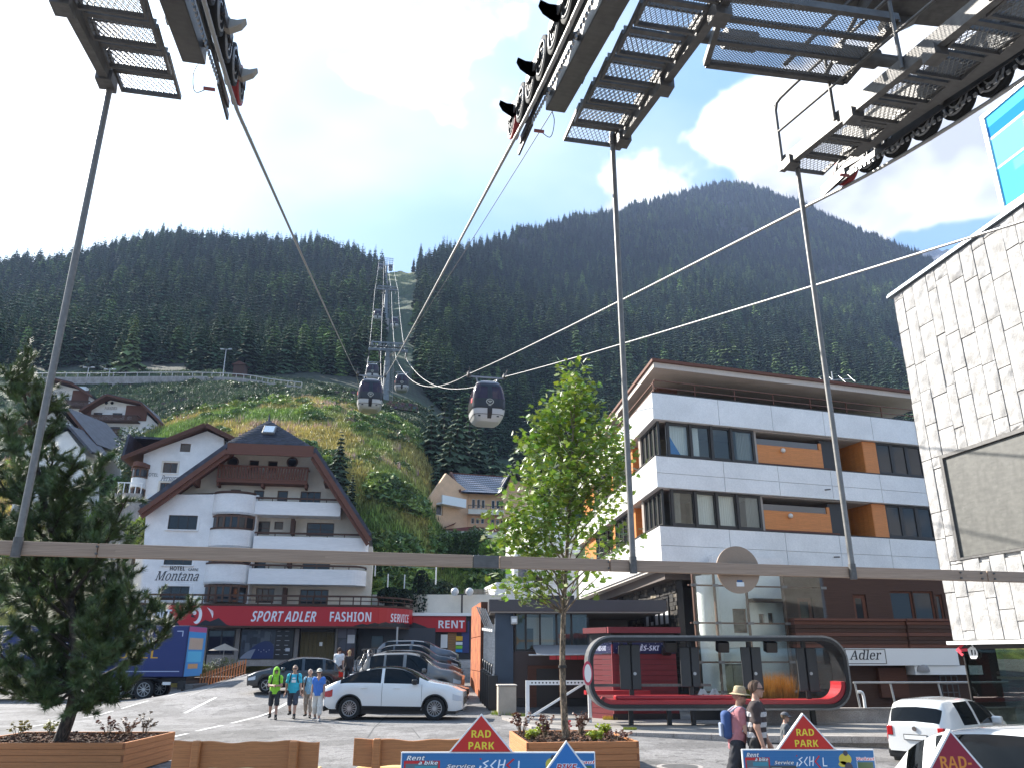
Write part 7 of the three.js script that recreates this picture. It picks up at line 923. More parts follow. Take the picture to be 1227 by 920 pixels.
// bicycles on the grey brown off roader, and one on a stand
function bike(label,pos,turn,lean) { const o = thing('bicycle',label,'bicycle',pos,turn),m = M(lin(0.2,0.2,0.21),{ r: 0.4,m: 0.3 }); o.rotation.x = lean ?? 0; for (const x of [-0.52,0.52]) { const w = mk('wheel',new THREE.TorusGeometry(0.33,0.022,8,30).translate(x,0.34,0),MAT.rubber,o); mk('spokes',Array.from({ length: 10 },(_,i) => rod(V3(x,0.34,0),V3(x + 0.32 * Math.cos(i * 0.628),0.34 + 0.32 * Math.sin(i * 0.628),0),0.003,0.003,4)),MAT.rail,w); } mk('frame',[[-0.52,0.34,-0.12,0.78],[-0.12,0.78,0.36,0.82],[-0.05,0.32,0.38,0.76],[-0.52,0.34,-0.05,0.32],[-0.05,0.32,-0.15,0.92]].map(([a,b,c,d]) => rod(V3(a,b,0),V3(c,d,0),0.02,0.02,6)),m,o); mk('fork',rod(V3(0.52,0.34,0),V3(0.34,0.98,0),0.018),m,o); mk('handlebar',rod(V3(0.34,0.99,-0.3),V3(0.34,0.99,0.3),0.015),MAT.black,o); mk('saddle',rbox(-0.28,-0.03,0.92,0.97,-0.06,0.06,0.02),MAT.black,o); mk('crank',cyl(0.1,0.1,0.02,16).rotateX(Math.PI / 2).translate(-0.05,0.32,0.03),MAT.steel,o); return o; }
{ const q = P(455,785,36.9),g = ground(q.x,q.z); bike('silver bicycle hung on the rear carrier of the grey brown off roader',[q.x - 0.35,g + 0.95,q.z + 0.3],1.35); bike('second bicycle on the rear carrier of the grey brown off roader',[q.x - 0.6,g + 0.95,q.z + 0.25],1.3); const c = thing('bike_carrier','white bicycle carrier platform on the back of the grey brown off roader','bike carrier',[q.x - 0.4,g + 0.75,q.z + 0.2]); mk('platform',rbox(-0.7,0.1,0,0.16,-0.75,0.75,0.03),MAT.paintw,c); mk('hoop',tube([V3(0,0.1,-0.6),V3(0,1.05,-0.55),V3(0,1.15,0),V3(0,1.05,0.55),V3(0,0.1,0.6)],0.03,30,8),MAT.rail,c); mk('light_bar',box(-0.74,-0.701,-0.12,0.1,-0.7,0.7),M(lin(0.3,0.03,0.03),{}),c); const p = P(440,785,46); bike('dark bicycle standing before the shop entrance left of the off roader',[p.x,ground(p.x,p.z),p.z],0.4); }
// lorry with blue box, half hidden by the pine
{
  const d = 42,x1 = P(222,785,d).x,x0 = x1 - 12.5,o = thing('lorry','blue box lorry with yellow lettering half hidden behind the pine','lorry',[0,0,0]),blue = M(lin(0.012,0.024,0.11),{ r: 0.4,t: 'plaster',s: 4 });
  const t = canvasTex(1024,220,(c,W,H) => { c.fillStyle = '#142a66'; c.fillRect(0,0,W,H); c.fillStyle = '#d09a2a'; c.font = 'bold 46px monospace'; c.save(); c.translate(752,140); c.scale(1.5,1); c.fillText('JELL',0,0); c.restore(); c.fillStyle = '#9aa6c8'; c.font = '17px sans-serif'; c.fillText('transport · logistik',690,166); c.fillStyle = '#aab4cc'; c.fillRect(690,196,320,4); c.fillRect(980,18,26,4); c.fillRect(1003,18,4,26); });
  mk('box_body',rbox(x0,x1,1.08,3.55,-d - 2.5,-d - 0.02,0.04),blue,o); const pg = new THREE.PlaneGeometry(x1 - x0 - 0.1,2.38).translate((x0 + x1) / 2,2.31,-d + 0.0); pg.userData.keepUV = true; mk('printed_side',pg,printMat(t,0.45),o);
  const tail = canvasTex(128,160,(c) => { c.fillStyle = '#3d8fd0'; c.fillRect(0,0,128,160); c.fillStyle = '#b0568a'; c.fillRect(0,0,128,16); c.fillStyle = '#b8a494'; c.fillRect(10,36,100,38); c.fillStyle = '#58b6e0'; c.fillRect(10,80,100,34); c.fillStyle = '#c79a70'; c.fillRect(20,120,70,16); }); const tg = new THREE.PlaneGeometry(2.4,2.4).rotateY(Math.PI / 2).translate(x1 + 0.01,2.31,-d - 1.26); tg.userData.keepUV = true; mk('printed_tail',tg,printMat(tail,0.5),o);
  mk('chassis',[box(x0 + 0.3,x1 - 0.1,0.78,1.06,-d - 1.8,-d - 0.7),box(x1 - 0.3,x1 + 0.1,0.5,0.9,-d - 2.3,-d - 0.2)],MAT.black,o); mk('tail_lift',rbox(x1 + 0.02,x1 + 0.5,0.45,0.75,-d - 2.3,-d - 0.2,0.04),MAT.steel,o); mk('side_guard',[box(x0 + 3.8,x1 - 4.2,0.5,0.62,-d - 0.12,-d - 0.06),box(x0 + 3.8,x1 - 4.2,0.75,0.87,-d - 0.12,-d - 0.06)],MAT.steel,o); mk('lamp',box(x1 - 1.0,x1 - 0.6,0.72,0.86,-d - 0.1,-d - 0.04),MAT.paintw,o);
  const tg2 = tyreGeo(0.5,0.32),rg2 = rimGeo(0.5,0.32,10); for (const x of [x1 - 1.95,x1 - 3.3,x0 + 0.8,x0 - 1.8]) for (const z of [-d - 0.3,-d - 2.2]) { const w = mk('wheel',tg2.clone().translate(x,0.5,z),MAT.rubber,o); mk('rim',rg2.clone().translate(x,0.5,z),MAT.rail,w); mk('hub',cyl(0.32,0.32,0.2,20).rotateX(Math.PI / 2).translate(x,0.5,z),MAT.black,w); }
  mk('mud_guard',[box(x1 - 2.6,x1 - 1.3,1.0,1.05,-d - 0.5,-d - 0.05)],MAT.black,o); mk('cab',extrude([[x0 - 2.4,0.55],[x0 - 0.25,0.55],[x0 - 0.25,3.1],[x0 - 1.9,3.1],[x0 - 2.4,1.9]],2.4,[],0.04).translate(0,0,-d - 2.5),M(lin(0.03,0.1,0.3),{ r: 0.3 }),o); mk('cab_window',extrude([[x0 - 2.05,1.75],[x0 - 1.0,1.75],[x0 - 1.0,2.7],[x0 - 1.7,2.7]],0.02).translate(0,0,-d - 0.04),MAT.glass,o);
}

// ---------- people: one skin surface each, clothes as children ----------
function sdfMesh(f,lo,hi,cell) { // surface nets on a grid
  const n = [0,1,2].map((k) => Math.ceil((hi[k] - lo[k]) / cell) + 1),[nx,ny,nz] = n,val = new Float32Array(nx * ny * nz),id = (i,j,k) => (k * ny + j) * nx + i;
  for (let k = 0; k < nz; k++) for (let j = 0; j < ny; j++) for (let i = 0; i < nx; i++) val[id(i,j,k)] = f(lo[0] + i * cell,lo[1] + j * cell,lo[2] + k * cell);
  const vid = new Int32Array(nx * ny * nz).fill(-1),pos = [],idx = [];
  for (let k = 0; k < nz - 1; k++) for (let j = 0; j < ny - 1; j++) for (let i = 0; i < nx - 1; i++) {
    let c = 0,sx = 0,sy = 0,sz = 0; const v = []; for (let q = 0; q < 8; q++) v.push(val[id(i + (q & 1),j + ((q >> 1) & 1),k + (q >> 2))]);
    for (let a = 0; a < 8; a++) for (const b of [a ^ 1,a ^ 2,a ^ 4]) if (b > a && (v[a] < 0) !== (v[b] < 0)) { const t = v[a] / (v[a] - v[b]); sx += lerp(a & 1,b & 1,t); sy += lerp((a >> 1) & 1,(b >> 1) & 1,t); sz += lerp(a >> 2,b >> 2,t); c++; }
    if (c) { vid[id(i,j,k)] = pos.length / 3; pos.push(lo[0] + (i + sx / c) * cell,lo[1] + (j + sy / c) * cell,lo[2] + (k + sz / c) * cell); }
  }
  const quad = (a,b,c,d,flip) => { if (a < 0 || b < 0 || c < 0 || d < 0) return; idx.push(...(flip ? [a,c,b,a,d,c] : [a,b,c,a,c,d])); };
  for (let k = 1; k < nz - 1; k++) for (let j = 1; j < ny - 1; j++) for (let i = 1; i < nx - 1; i++) {
    const s = val[id(i,j,k)] < 0;
    if (s !== val[id(i + 1,j,k)] < 0) quad(vid[id(i,j - 1,k - 1)],vid[id(i,j,k - 1)],vid[id(i,j,k)],vid[id(i,j - 1,k)],!s);
    if (s !== val[id(i,j + 1,k)] < 0) quad(vid[id(i - 1,j,k - 1)],vid[id(i - 1,j,k)],vid[id(i,j,k)],vid[id(i,j,k - 1)],!s);
    if (s !== val[id(i,j,k + 1)] < 0) quad(vid[id(i - 1,j - 1,k)],vid[id(i,j - 1,k)],vid[id(i,j,k)],vid[id(i - 1,j,k)],!s);
  }
  const g = new THREE.BufferGeometry(); g.setAttribute('position',new THREE.Float32BufferAttribute(pos,3)); g.setIndex(idx); g.computeVertexNormals(); return g;
}
const smin = (a,b,k) => { const h = clamp(0.5 + 0.5 * (b - a) / k); return lerp(b,a,h) - k * h * (1 - h); };
function capsule(a,b,ra,rb,sx = 1,sz = 1) { const dx = b.x - a.x,dy = b.y - a.y,dz = b.z - a.z,l = dx * dx + dy * dy + dz * dz + 1e-9; return (x,y,z) => { const t = clamp(((x - a.x) * dx + (y - a.y) * dy + (z - a.z) * dz) / l),qx = (x - a.x - dx * t) / sx,qy = y - a.y - dy * t,qz = (z - a.z - dz * t) / sz; return (Math.sqrt(qx * qx + qy * qy + qz * qz) - lerp(ra,rb,t)) * Math.min(sx,sz,1); }; }
const union = (fs,k) => (x,y,z) => { let d = 9; for (const f of fs) d = smin(d,f(x,y,z),k); return d; };
// head: skull, jaw, nose, ears, brow; hand: palm, four fingers and a thumb, each built once
const headF = (() => { const e = (cx,cy,cz,rx,ry,rz) => (x,y,z) => { const a = (x - cx) / rx,b = (y - cy) / ry,c = (z - cz) / rz; return (Math.sqrt(a * a + b * b + c * c) - 1) * Math.min(rx,ry,rz); }; const sk = union([e(0,0.035,-0.012,0.076,0.088,0.096),e(0,-0.04,0.018,0.058,0.075,0.072),capsule(V3(0,0.012,0.08),V3(0,-0.022,0.103),0.009,0.013),e(-0.079,-0.005,-0.012,0.012,0.03,0.02),e(0.079,-0.005,-0.012,0.012,0.03,0.02),capsule(V3(-0.03,0.03,0.074),V3(0.03,0.03,0.074),0.014,0.014),capsule(V3(-0.018,-0.058,0.078),V3(0.018,-0.058,0.078),0.009,0.009),e(0,-0.095,0.06,0.025,0.02,0.02)],0.014),eyes = [-1,1].map((s) => e(s * 0.03,0.008,0.086,0.017,0.011,0.014)); return (x,y,z) => Math.max(sk(x,y,z),-Math.min(eyes[0](x,y,z),eyes[1](x,y,z)) - 0.003); })();
const headG = sdfMesh(headF,[-0.11,-0.13,-0.13],[0.11,0.15,0.14],0.0052),hairG = (low,back) => sdfMesh((x,y,z) => Math.max(headF(x,y * 0.99,z) - 0.007 - 0.004 * Math.sin(x * 120) * Math.sin(z * 90),(z > 0.03 ? 0.098 + (z - 0.03) * 0.2 : z > 0.005 ? lerp(0.03,0.098,(z - 0.005) / 0.025) : lerp(0.01,low,clamp((0.005 - z) / back))) - y),[-0.12,-0.16,-0.14],[0.12,0.16,0.14],0.0065);
const handG = (() => { const fs = [capsule(V3(0,0,0),V3(0.004,-0.08,0.004),0.021,0.026,1.5,0.75)]; [[-0.028,0.06,0.008],[-0.009,0.072,0.0085],[0.011,0.068,0.0082],[0.03,0.052,0.007]].forEach(([x,l,r]) => { const a = V3(x,-0.088,0.006),b = V3(x * 1.1,-0.088 - l * 0.52,0.016),c = V3(x * 1.12,-0.088 - l * 0.92,0.038); fs.push(capsule(a,b,r,r * 0.95),capsule(b,c,r * 0.95,r * 0.8)); }); fs.push(capsule(V3(-0.028,-0.03,0.008),V3(-0.052,-0.068,0.026),0.011,0.0095),capsule(V3(-0.052,-0.068,0.026),V3(-0.05,-0.096,0.038),0.0095,0.008)); const f = union(fs,0.005); return sdfMesh(f,[-0.08,-0.19,-0.04],[0.065,0.04,0.07],0.0042); })();
const SKIN = M(lin(0.42,0.24,0.17),{ r: 0.55 }),cloth = (r,g,b) => M(lin(r,g,b),{ r: 0.9,t: 'plaster',s: 0.4 });
function person(label,pos,turn,s) {
  const o = thing('person',label,'person',pos,turn),k = s.h / 1.75,J = {}; const D = (a,out,sd) => V3(Math.sin(out) * sd,-Math.cos(a) * Math.cos(out),Math.sin(a));
  const w = s.female ? 0.92 : 1,sway = s.lean ?? 0.03; J.pel = V3(0,0.93,0); J.ch = V3(0,1.3,sway); J.nk = V3(0,1.47,sway * 1.4 - 0.01); J.hd = V3(0,1.625,sway * 1.6 + 0.015);
  [1,-1].forEach((sd,i) => { const n = i ? 'r' : 'l',[th,kn] = s.legs[i],[ar,out,el] = s.arms[i]; J['hip' + n] = V3(sd * 0.095,0.92,0); J['kn' + n] = J['hip' + n].clone().addScaledVector(D(th,0.02,sd),0.42); J['an' + n] = J['kn' + n].clone().addScaledVector(D(th - kn,0,sd),0.42); J['to' + n] = J['an' + n].clone().add(V3(sd * 0.03,-0.045 + Math.max(0,th - kn) * 0.1,0.16)); J['sh' + n] = V3(sd * 0.175 * w,1.41,sway * 1.2); J['el' + n] = J['sh' + n].clone().addScaledVector(D(ar,out,sd),0.285); J['wr' + n] = J['el' + n].clone().addScaledVector(D(ar + el,s.cross ? -0.75 : out * 0.4,sd),0.25); });
  const lowest = Math.min(J.anl.y,J.anr.y) - 0.085; for (const q of Object.values(J)) q.y -= lowest;
  const c = (a,b,ra,rb,sx,sz) => capsule(J[a],J[b],ra,rb,sx,sz),belly = s.belly ?? 0;
  const torso = [capsule(J.pel.clone().add(V3(0,0.02,0)),J.ch,0.125 + belly,0.132 + belly * 0.6,1.22 * w,0.92),capsule(J.shl.clone().add(V3(-0.03,-0.03,0)),J.shr.clone().add(V3(0.03,-0.03,0)),0.085,0.085,1,0.95),capsule(J.ch,J.ch.clone().add(V3(0,0.1,0)),0.13,0.09,1.2 * w,0.85)]; if (s.female) torso.push(capsule(J.ch.clone().add(V3(-0.06,-0.0,0.075)),J.ch.clone().add(V3(0.06,0,0.075)),0.062,0.062));
  const arm = (n) => [c('sh' + n,'el' + n,0.055,0.043),c('el' + n,'wr' + n,0.043,0.029)],leg = (n) => [c('hip' + n,'kn' + n,0.088,0.058),c('kn' + n,'an' + n,0.058,0.039)];
  const hips = [capsule(J.pel.clone().add(V3(-0.07,-0.02,0)),J.pel.clone().add(V3(0.07,-0.02,0)),0.115 + belly * 0.5,0.115 + belly * 0.5,1,0.95)];
  const neck = [capsule(J.nk.clone().add(V3(0,-0.06,-0.005)),J.hd.clone().add(V3(0,-0.05,-0.01)),0.058,0.052)],feet = (n) => capsule(J['an' + n].clone().add(V3(0,-0.03,-0.03)),J['to' + n],0.042,0.034,1.05,1);
  const all = [...torso,...hips,...neck,...arm('l'),...arm('r'),...leg('l'),...leg('r')],P2 = Object.values(J),lo = ['x','y','z'].map((q) => Math.min(...P2.map((p) => p[q])) - 0.2),hi = ['x','y','z'].map((q) => Math.max(...P2.map((p) => p[q])) + 0.2),cell = s.cell ?? 0.014;
  const body = sdfMesh(union(all,0.028),lo,hi,cell),hm = new THREE.Matrix4().makeRotationFromEuler(new THREE.Euler(s.nod ?? 0,s.look ?? 0,0)).setPosition(J.hd),skinParts = [body,headG.clone().applyMatrix4(hm)];
  ['l','r'].forEach((n) => { const d = J['wr' + n].clone().sub(J['el' + n]).normalize(),q = new THREE.Quaternion().setFromUnitVectors(V3(0,-1,0),d),g = handG.clone(); if (n === 'l') { g.scale(-1,1,1); const ix = g.index.array; for (let i = 0; i < ix.length; i += 3) { const t = ix[i]; ix[i] = ix[i + 1]; ix[i + 1] = t; } } g.rotateY(n === 'l' ? 1.2 : -1.2).applyMatrix4(new THREE.Matrix4().compose(J['wr' + n].clone().addScaledVector(d,0.005),q,V3(1,1,1))); g.computeVertexNormals(); skinParts.push(g); });
  const sk = mk('body',skinParts,s.skin ?? SKIN,o);
  const armTo = (n,t,ex) => { const u = J['sh' + n],e = J['el' + n],wv = J['wr' + n]; if (t <= 1) return [capsule(u,u.clone().lerp(e,t),0.066 + ex,0.062 + ex)]; return [capsule(u,e,0.064 + ex,0.055 + ex),capsule(e,e.clone().lerp(wv,t - 1),0.055 + ex,0.04 + ex)]; };
  const shirtF = union([...torso.map((f) => (x,y,z) => f(x,y,z) - 0.014),capsule(J.pel.clone().add(V3(0,-0.06,0)),J.ch,0.135 + belly,0.14 + belly * 0.6,1.24 * w,0.95),...armTo('l',s.sleeve,0),...armTo('r',s.sleeve,0)],0.03),hem = J.pel.y - (s.hem ?? 0.08),nkY = J.nk.y - 0.015;
  const wr2 = (x,y,z) => 0.004 * Math.sin(y * 46 + x * 31 + Math.sin(z * 40) * 2) + 0.003 * Math.sin(x * 70 + y * 20);
  const vneck = s.vneck ? (x,y,z) => -Math.max((J.nk.y - y - 0.14 + Math.abs(x) * 1.6) * 0.6,0.02 - z) : () => -9;
  mk('shirt',sdfMesh((x,y,z) => Math.max(shirtF(x,y,z) + wr2(x,y,z),hem - y,(y - nkY) * 0.9 - Math.max(0,Math.abs(x) - 0.07) * 0.5,vneck(x,y,z)),lo,hi,cell),s.shirt,o);
  const pantLeg = (n) => { const hp = J['hip' + n],kn = J['kn' + n],an = J['an' + n],t = s.pant; const fl = s.flare ?? 0.018; return t <= 1 ? [capsule(hp,hp.clone().lerp(kn,t),0.102,0.07 + fl)] : [capsule(hp,kn,0.102,0.068 + fl),capsule(kn,kn.clone().lerp(an,t - 1),0.068 + fl,0.05 + fl)]; };
  const pf = union([...hips.map((f) => (x,y,z) => f(x,y,z) - 0.012),...pantLeg('l'),...pantLeg('r')],0.02); mk(s.pant <= 1.05 ? 'shorts' : 'trousers',sdfMesh((x,y,z) => Math.max(pf(x,y,z) + wr2(x,y,z),y - J.pel.y - 0.09),lo,hi,cell),s.pants,o);
  for (const n of ['l','r']) { mk('shoe',sdfMesh(union([feet(n),capsule(J['an' + n].clone().add(V3(0,-0.03,-0.02)),J['an' + n].clone().add(V3(0,0.03,-0.01)),0.05,0.047)],0.02),['x','y','z'].map((q) => Math.min(J['an' + n][q],J['to' + n][q]) - 0.1),['x','y','z'].map((q) => Math.max(J['an' + n][q],J['to' + n][q]) + 0.1),0.01),s.shoe ?? MAT.rubber,o); if (s.sock) mk('sock',rod(J['an' + n].clone().add(V3(0,0,0)),J['an' + n].clone().lerp(J['kn' + n],0.22),0.045,0.048,12),s.sock,o); }
  if (s.hair) mk('hair',hairG(s.hairLow ?? -0.06,s.hairBack ?? 0.08).applyMatrix4(hm),s.hair,o);
  if (s.long) mk('long_hair',sdfMesh(union([capsule(V3(0,0.0,-0.05),V3(0,-0.2,-0.075),0.075,0.05,1.1,0.6)],0.02),[-0.14,-0.32,-0.17],[0.14,0.12,0.06],0.01).applyMatrix4(hm),s.hair,o);
  if (s.glasses) { mk('sunglasses',[rbox(-0.062,-0.006,-0.012,0.028,0.09,0.1,0.006),rbox(0.006,0.062,-0.012,0.028,0.09,0.1,0.006),box(-0.006,0.006,0.012,0.02,0.093,0.098),box(-0.082,-0.076,0.008,0.02,-0.02,0.092),box(0.076,0.082,0.008,0.02,-0.02,0.092)].map((g) => g.applyMatrix4(hm)),MAT.black,o); }
  if (s.hood) mk('hood',sdfMesh((x,y,z) => Math.max(union([headF,capsule(V3(0,-0.12,-0.03),V3(0,-0.03,-0.02),0.1,0.09)],0.03)(x,y,z) - 0.022,-(Math.hypot(x * 1.15,(y + 0.03) * 0.85) - 0.062) < 0 ? -9 : z - 0.0 > 0.02 ? 9 : -9),[-0.15,-0.25,-0.17],[0.15,0.17,0.17],0.008).applyMatrix4(hm),s.hood,o);
  if (s.cap) { const cp = mk('cap',sdfMesh((x,y,z) => Math.max(headF(x,y,z) - 0.02,0.045 - y + (z > 0 ? 0 : 0.02)),[-0.13,0,-0.15],[0.13,0.17,0.15],0.0075).applyMatrix4(hm),s.cap,o); mk('peak',gridGeo(12,6,(u,v) => { const a = lerp(-1.15,1.15,u),r = lerp(0.085,0.175,v); return V3(Math.sin(a) * r * 0.85,0.055 - v * 0.022 - 0.012 * a * a,Math.cos(a) * r * (0.85 + 0.15 * Math.cos(a))); }).applyMatrix4(hm),s.cap,cp); }
  if (s.straw) { const st = M(lin(0.74,0.6,0.36),{ t: 'rough',s: 0.06,k: 1.6,r: 0.9 }); const hatG = new THREE.LatheGeometry([[0.001,0.165],[0.05,0.17],[0.078,0.155],[0.088,0.1],[0.094,0.062],[0.12,0.052],[0.155,0.04],[0.158,0.034],[0.09,0.05]].map(([a,b]) => new THREE.Vector2(a,b)),30).scale(1,1,1.12).rotateX(0.08); const ht = mk('straw_hat',hatG.applyMatrix4(hm),st,o); mk('hat_band',new THREE.CylinderGeometry(0.091,0.097,0.03,30,1,true).scale(1,1,1.12).translate(0,0.085,0).rotateX(0.08).applyMatrix4(hm),M(lin(0.4,0.3,0.2),{ r: 0.9 }),ht); }
  if (s.pack) { const p = mk('backpack',[rbox(-0.14,0.14,J.ch.y - 0.3,J.ch.y + 0.12,J.ch.z - 0.27,J.ch.z - 0.12,0.07,5)],s.pack,o); mk('pocket',rbox(-0.11,0.11,J.ch.y - 0.27,J.ch.y - 0.06,J.ch.z - 0.31,J.ch.z - 0.26,0.024,3),s.pocket ?? s.pack,p); for (const sd of [1,-1]) mk('strap',tube([V3(sd * 0.11,J.ch.y - 0.22,J.ch.z - 0.12),V3(sd * 0.15,J.ch.y - 0.15,J.ch.z + 0.05),V3(sd * 0.125,J.ch.y + 0.02,J.ch.z + 0.15),V3(sd * 0.12,J.ch.y + 0.14,J.ch.z + 0.1),V3(sd * 0.11,J.ch.y + 0.175,J.ch.z - 0.01),V3(sd * 0.11,J.ch.y + 0.1,J.ch.z - 0.14)],0.02,30,6).scale(1,1,1),s.strap ?? MAT.black,p); }
  for (const [i,st] of (s.stripes ?? []).entries()) mk('stripe',sdfMesh((x,y,z) => Math.max(shirtF(x,y,z) + wr2(x,y,z) - 0.004,Math.abs(y - J.ch.y - st[0]) - st[1],Math.abs(x) - 0.175),lo,hi,cell * 0.8),s.stripeM,o);
  if (s.print) { const z = J.ch.z + 0.175; mk('shirt_print',[box(-0.07,0.07,J.ch.y - 0.11,J.ch.y - 0.03,z - 0.03,z - 0.005),box(-0.05,0.05,J.ch.y + 0.0,J.ch.y + 0.05,z - 0.03,z - 0.008)],MAT.paintw,o); }
  o.scale.setScalar(k); return o;
}
{
  const at = (px,d) => { const q = P(px,785,d); return [q.x,ground(q.x,q.z),q.z]; },walk = (a) => [[a,0.1],[-a * 0.8,0.35]],calm = [[0.15,0.12,0.25],[-0.2,0.12,0.2]];
  const lime = cloth(0.28,0.62,0.05),dark = cloth(0.03,0.03,0.035);
  person('person in lime hooded shirt and dark shorts, leftmost of the four walkers',at(333,29.6),0.25,{ h: 1.72,legs: walk(0.18),arms: [[0.25,0.1,1.35],[0.25,0.1,1.35]],cross: true,shirt: lime,sleeve: 0.6,pants: dark,pant: 0.95,hood: lime,glasses: true,sock: dark,pack: dark });
  const plaid = cloth(0.05,0.06,0.085);
  const p2 = person('person in turquoise t-shirt and dark checked shorts with backpack straps',at(355,30.0),0.15,{ h: 1.8,legs: [[0.3,0.15],[-0.25,0.5]],arms: [[0.1,0.2,0.25],[-0.1,0.2,0.25]],shirt: cloth(0.04,0.42,0.55),sleeve: 0.75,pants: plaid,pant: 1.0,hair: cloth(0.35,0.28,0.22),glasses: true,pack: dark,print: true,belly: 0.02,sock: dark });
  person('person in light blue top and beige trousers half hidden behind the blue shirt',at(373.5,30.4),0.1,{ h: 1.64,female: true,legs: walk(0.16),arms: [[0.3,0.1,0.5],[-0.1,0.1,0.3]],shirt: cloth(0.25,0.45,0.58),sleeve: 0.4,pants: cloth(0.36,0.3,0.24),pant: 1.6,hair: cloth(0.6,0.5,0.42),pack: cloth(0.05,0.08,0.12) });
  person('person in royal blue v-neck shirt and white calf length trousers, rightmost walker',at(384.5,28.8),0.05,{ h: 1.68,female: true,legs: walk(0.17),arms: [[0.05,0.15,0.15],[-0.05,0.15,0.2]],shirt: cloth(0.06,0.18,0.55),sleeve: 0.5,pants: cloth(0.66,0.63,0.58),pant: 1.55,flare: 0.03,hair: cloth(0.12,0.07,0.05),cap: cloth(0.6,0.56,0.48),glasses: true,vneck: true,belly: 0.02,shoe: cloth(0.3,0.3,0.3) });
  person('person in white t-shirt and dark shorts seen from behind near the shop',at(406,39.5),Math.PI - 0.1,{ h: 1.8,legs: walk(0.15),arms: calm,shirt: cloth(0.7,0.7,0.7),sleeve: 0.7,pants: dark,pant: 0.95,hair: cloth(0.06,0.04,0.03) });
  person('person with long blond hair and dark top walking beside the white t-shirt',at(418.5,39.8),Math.PI + 0.15,{ h: 1.66,female: true,legs: walk(0.14),arms: calm,shirt: cloth(0.035,0.03,0.03),sleeve: 1.7,pants: dark,pant: 1.9,hair: cloth(0.5,0.34,0.18),long: true,hairLow: -0.1 });
  const gy = (q,dy = 0) => [q[0],q[1] + dy,q[2]],R1 = Math.PI / 2;
  person('person in straw hat with pink checked shirt, dark calf trousers and blue backpack',gy(at(874,13.2),-0.04),R1 - 0.1,{ h: 1.68,female: true,cell: 0.011,legs: [[0.12,0.1],[-0.3,0.25]],arms: [[0.15,0.08,0.45],[0.25,0.08,0.5]],lean: 0.06,shirt: cloth(0.42,0.17,0.19),sleeve: 0.55,pants: dark,pant: 1.55,flare: 0.025,hair: cloth(0.3,0.16,0.12),hairLow: -0.04,straw: true,glasses: true,pack: cloth(0.035,0.075,0.2),pocket: cloth(0.22,0.26,0.34),strap: cloth(0.4,0.42,0.5),shoe: cloth(0.2,0.15,0.1) });
  person('person in dark t-shirt with grey and white stripes and black shorts, facing right',gy(at(897.5,13.0),-0.03),R1 - 0.35,{ h: 1.8,cell: 0.011,legs: [[0.1,0.08],[-0.12,0.15]],arms: [[0.1,0.1,0.25],[0.0,0.1,0.25]],shirt: cloth(0.05,0.035,0.035),sleeve: 0.72,pants: cloth(0.02,0.02,0.022),pant: 1.0,hair: cloth(0.1,0.06,0.04),glasses: true,look: 0.2,stripes: [[-0.01,0.035],[-0.15,0.035],[-0.29,0.04]],stripeM: cloth(0.48,0.46,0.46),shoe: dark });
  person('small child in peaked cap and grey t-shirt behind the red triangle sign',gy(at(931,16.2),-0.04),R1 - 0.2,{ h: 1.2,cell: 0.014,legs: walk(0.15),arms: calm,shirt: cloth(0.09,0.1,0.11),sleeve: 0.7,pants: cloth(0.2,0.25,0.3),pant: 1.0,hair: cloth(0.12,0.08,0.05),cap: cloth(0.12,0.12,0.13),glasses: true });
}

// ---------- foreground: planters, benches, bike signs ----------
function planter(label,o,w,dep,h,nb,ends) { // boards on all four sides, dovetailed at the corners, filled with bark mulch
  for (let j = 0; j < nb; j++) { const y0 = lerp(0.02,h,j / nb),y1 = lerp(0.02,h,(j + 1) / nb) - 0.004,e = j % 2 ? 0 : 0.05; mk('board',rbox(-w / 2 + e,w / 2 - e,y0,y1,-0.05,0,0.006),MAT.plank,o); mk('board',rbox(-w / 2 + e,w / 2 - e,y0,y1,-dep,-dep + 0.05,0.006),MAT.plank,o); for (const s of [-1,1]) { const x0 = s > 0 ? w / 2 - 0.05 : -w / 2,z0 = j % 2 ? -0.051 : -0.001; mk('board',rbox(x0,x0 + 0.05,y0,y1,-dep + (j % 2 ? 0.051 : 0.001),z0,0.006),MAT.plank,o); if (e) for (const z of [-0.05,-dep]) mk('end_grain',box(s > 0 ? w / 2 - 0.05 : -w / 2 + 0.001,s > 0 ? w / 2 - 0.001 : -w / 2 + 0.05,y0 + 0.003,y1 - 0.003,z + 0.002,z + 0.05),M(lin(0.26,0.1,0.04),{ t: 'wood',s: 0.2 }),o); } }
  const r = RNG(w * 1000 | 0); mk('soil',gridGeo(40,40,(u,v) => { const x = lerp(-w / 2 + 0.05,w / 2 - 0.05,u),z = lerp(-0.05,-dep + 0.05,v); return V3(x,h - 0.07 + 0.09 * (fbm(x * 6,z * 6,2,4) - 0.3),z); }),MAT.soil,o);
  const ch = []; for (let i = 0; i < 1500; i++) { const x = lerp(-w / 2 + 0.08,w / 2 - 0.08,r()),z = lerp(-0.08,-dep + 0.08,r()),s = 0.012 + 0.03 * r(); ch.push(tint(new THREE.BoxGeometry(s * 2.2,s * 0.35,s).rotateX(r() * 2 - 1).rotateZ(r() - 0.5).rotateY(r() * 6).translate(x,h - 0.05 + 0.09 * (fbm(x * 6,z * 6,2,4) - 0.3) + 0.005,z),[[0.09,0.045,0.025],[0.14,0.065,0.035],[0.05,0.028,0.018]][i % 3])); } tag(mk('bark_mulch',ch,M(0xffffff,{ vc: true,r: 0.95 }),o),null,null,null,'stuff'); return o;
}
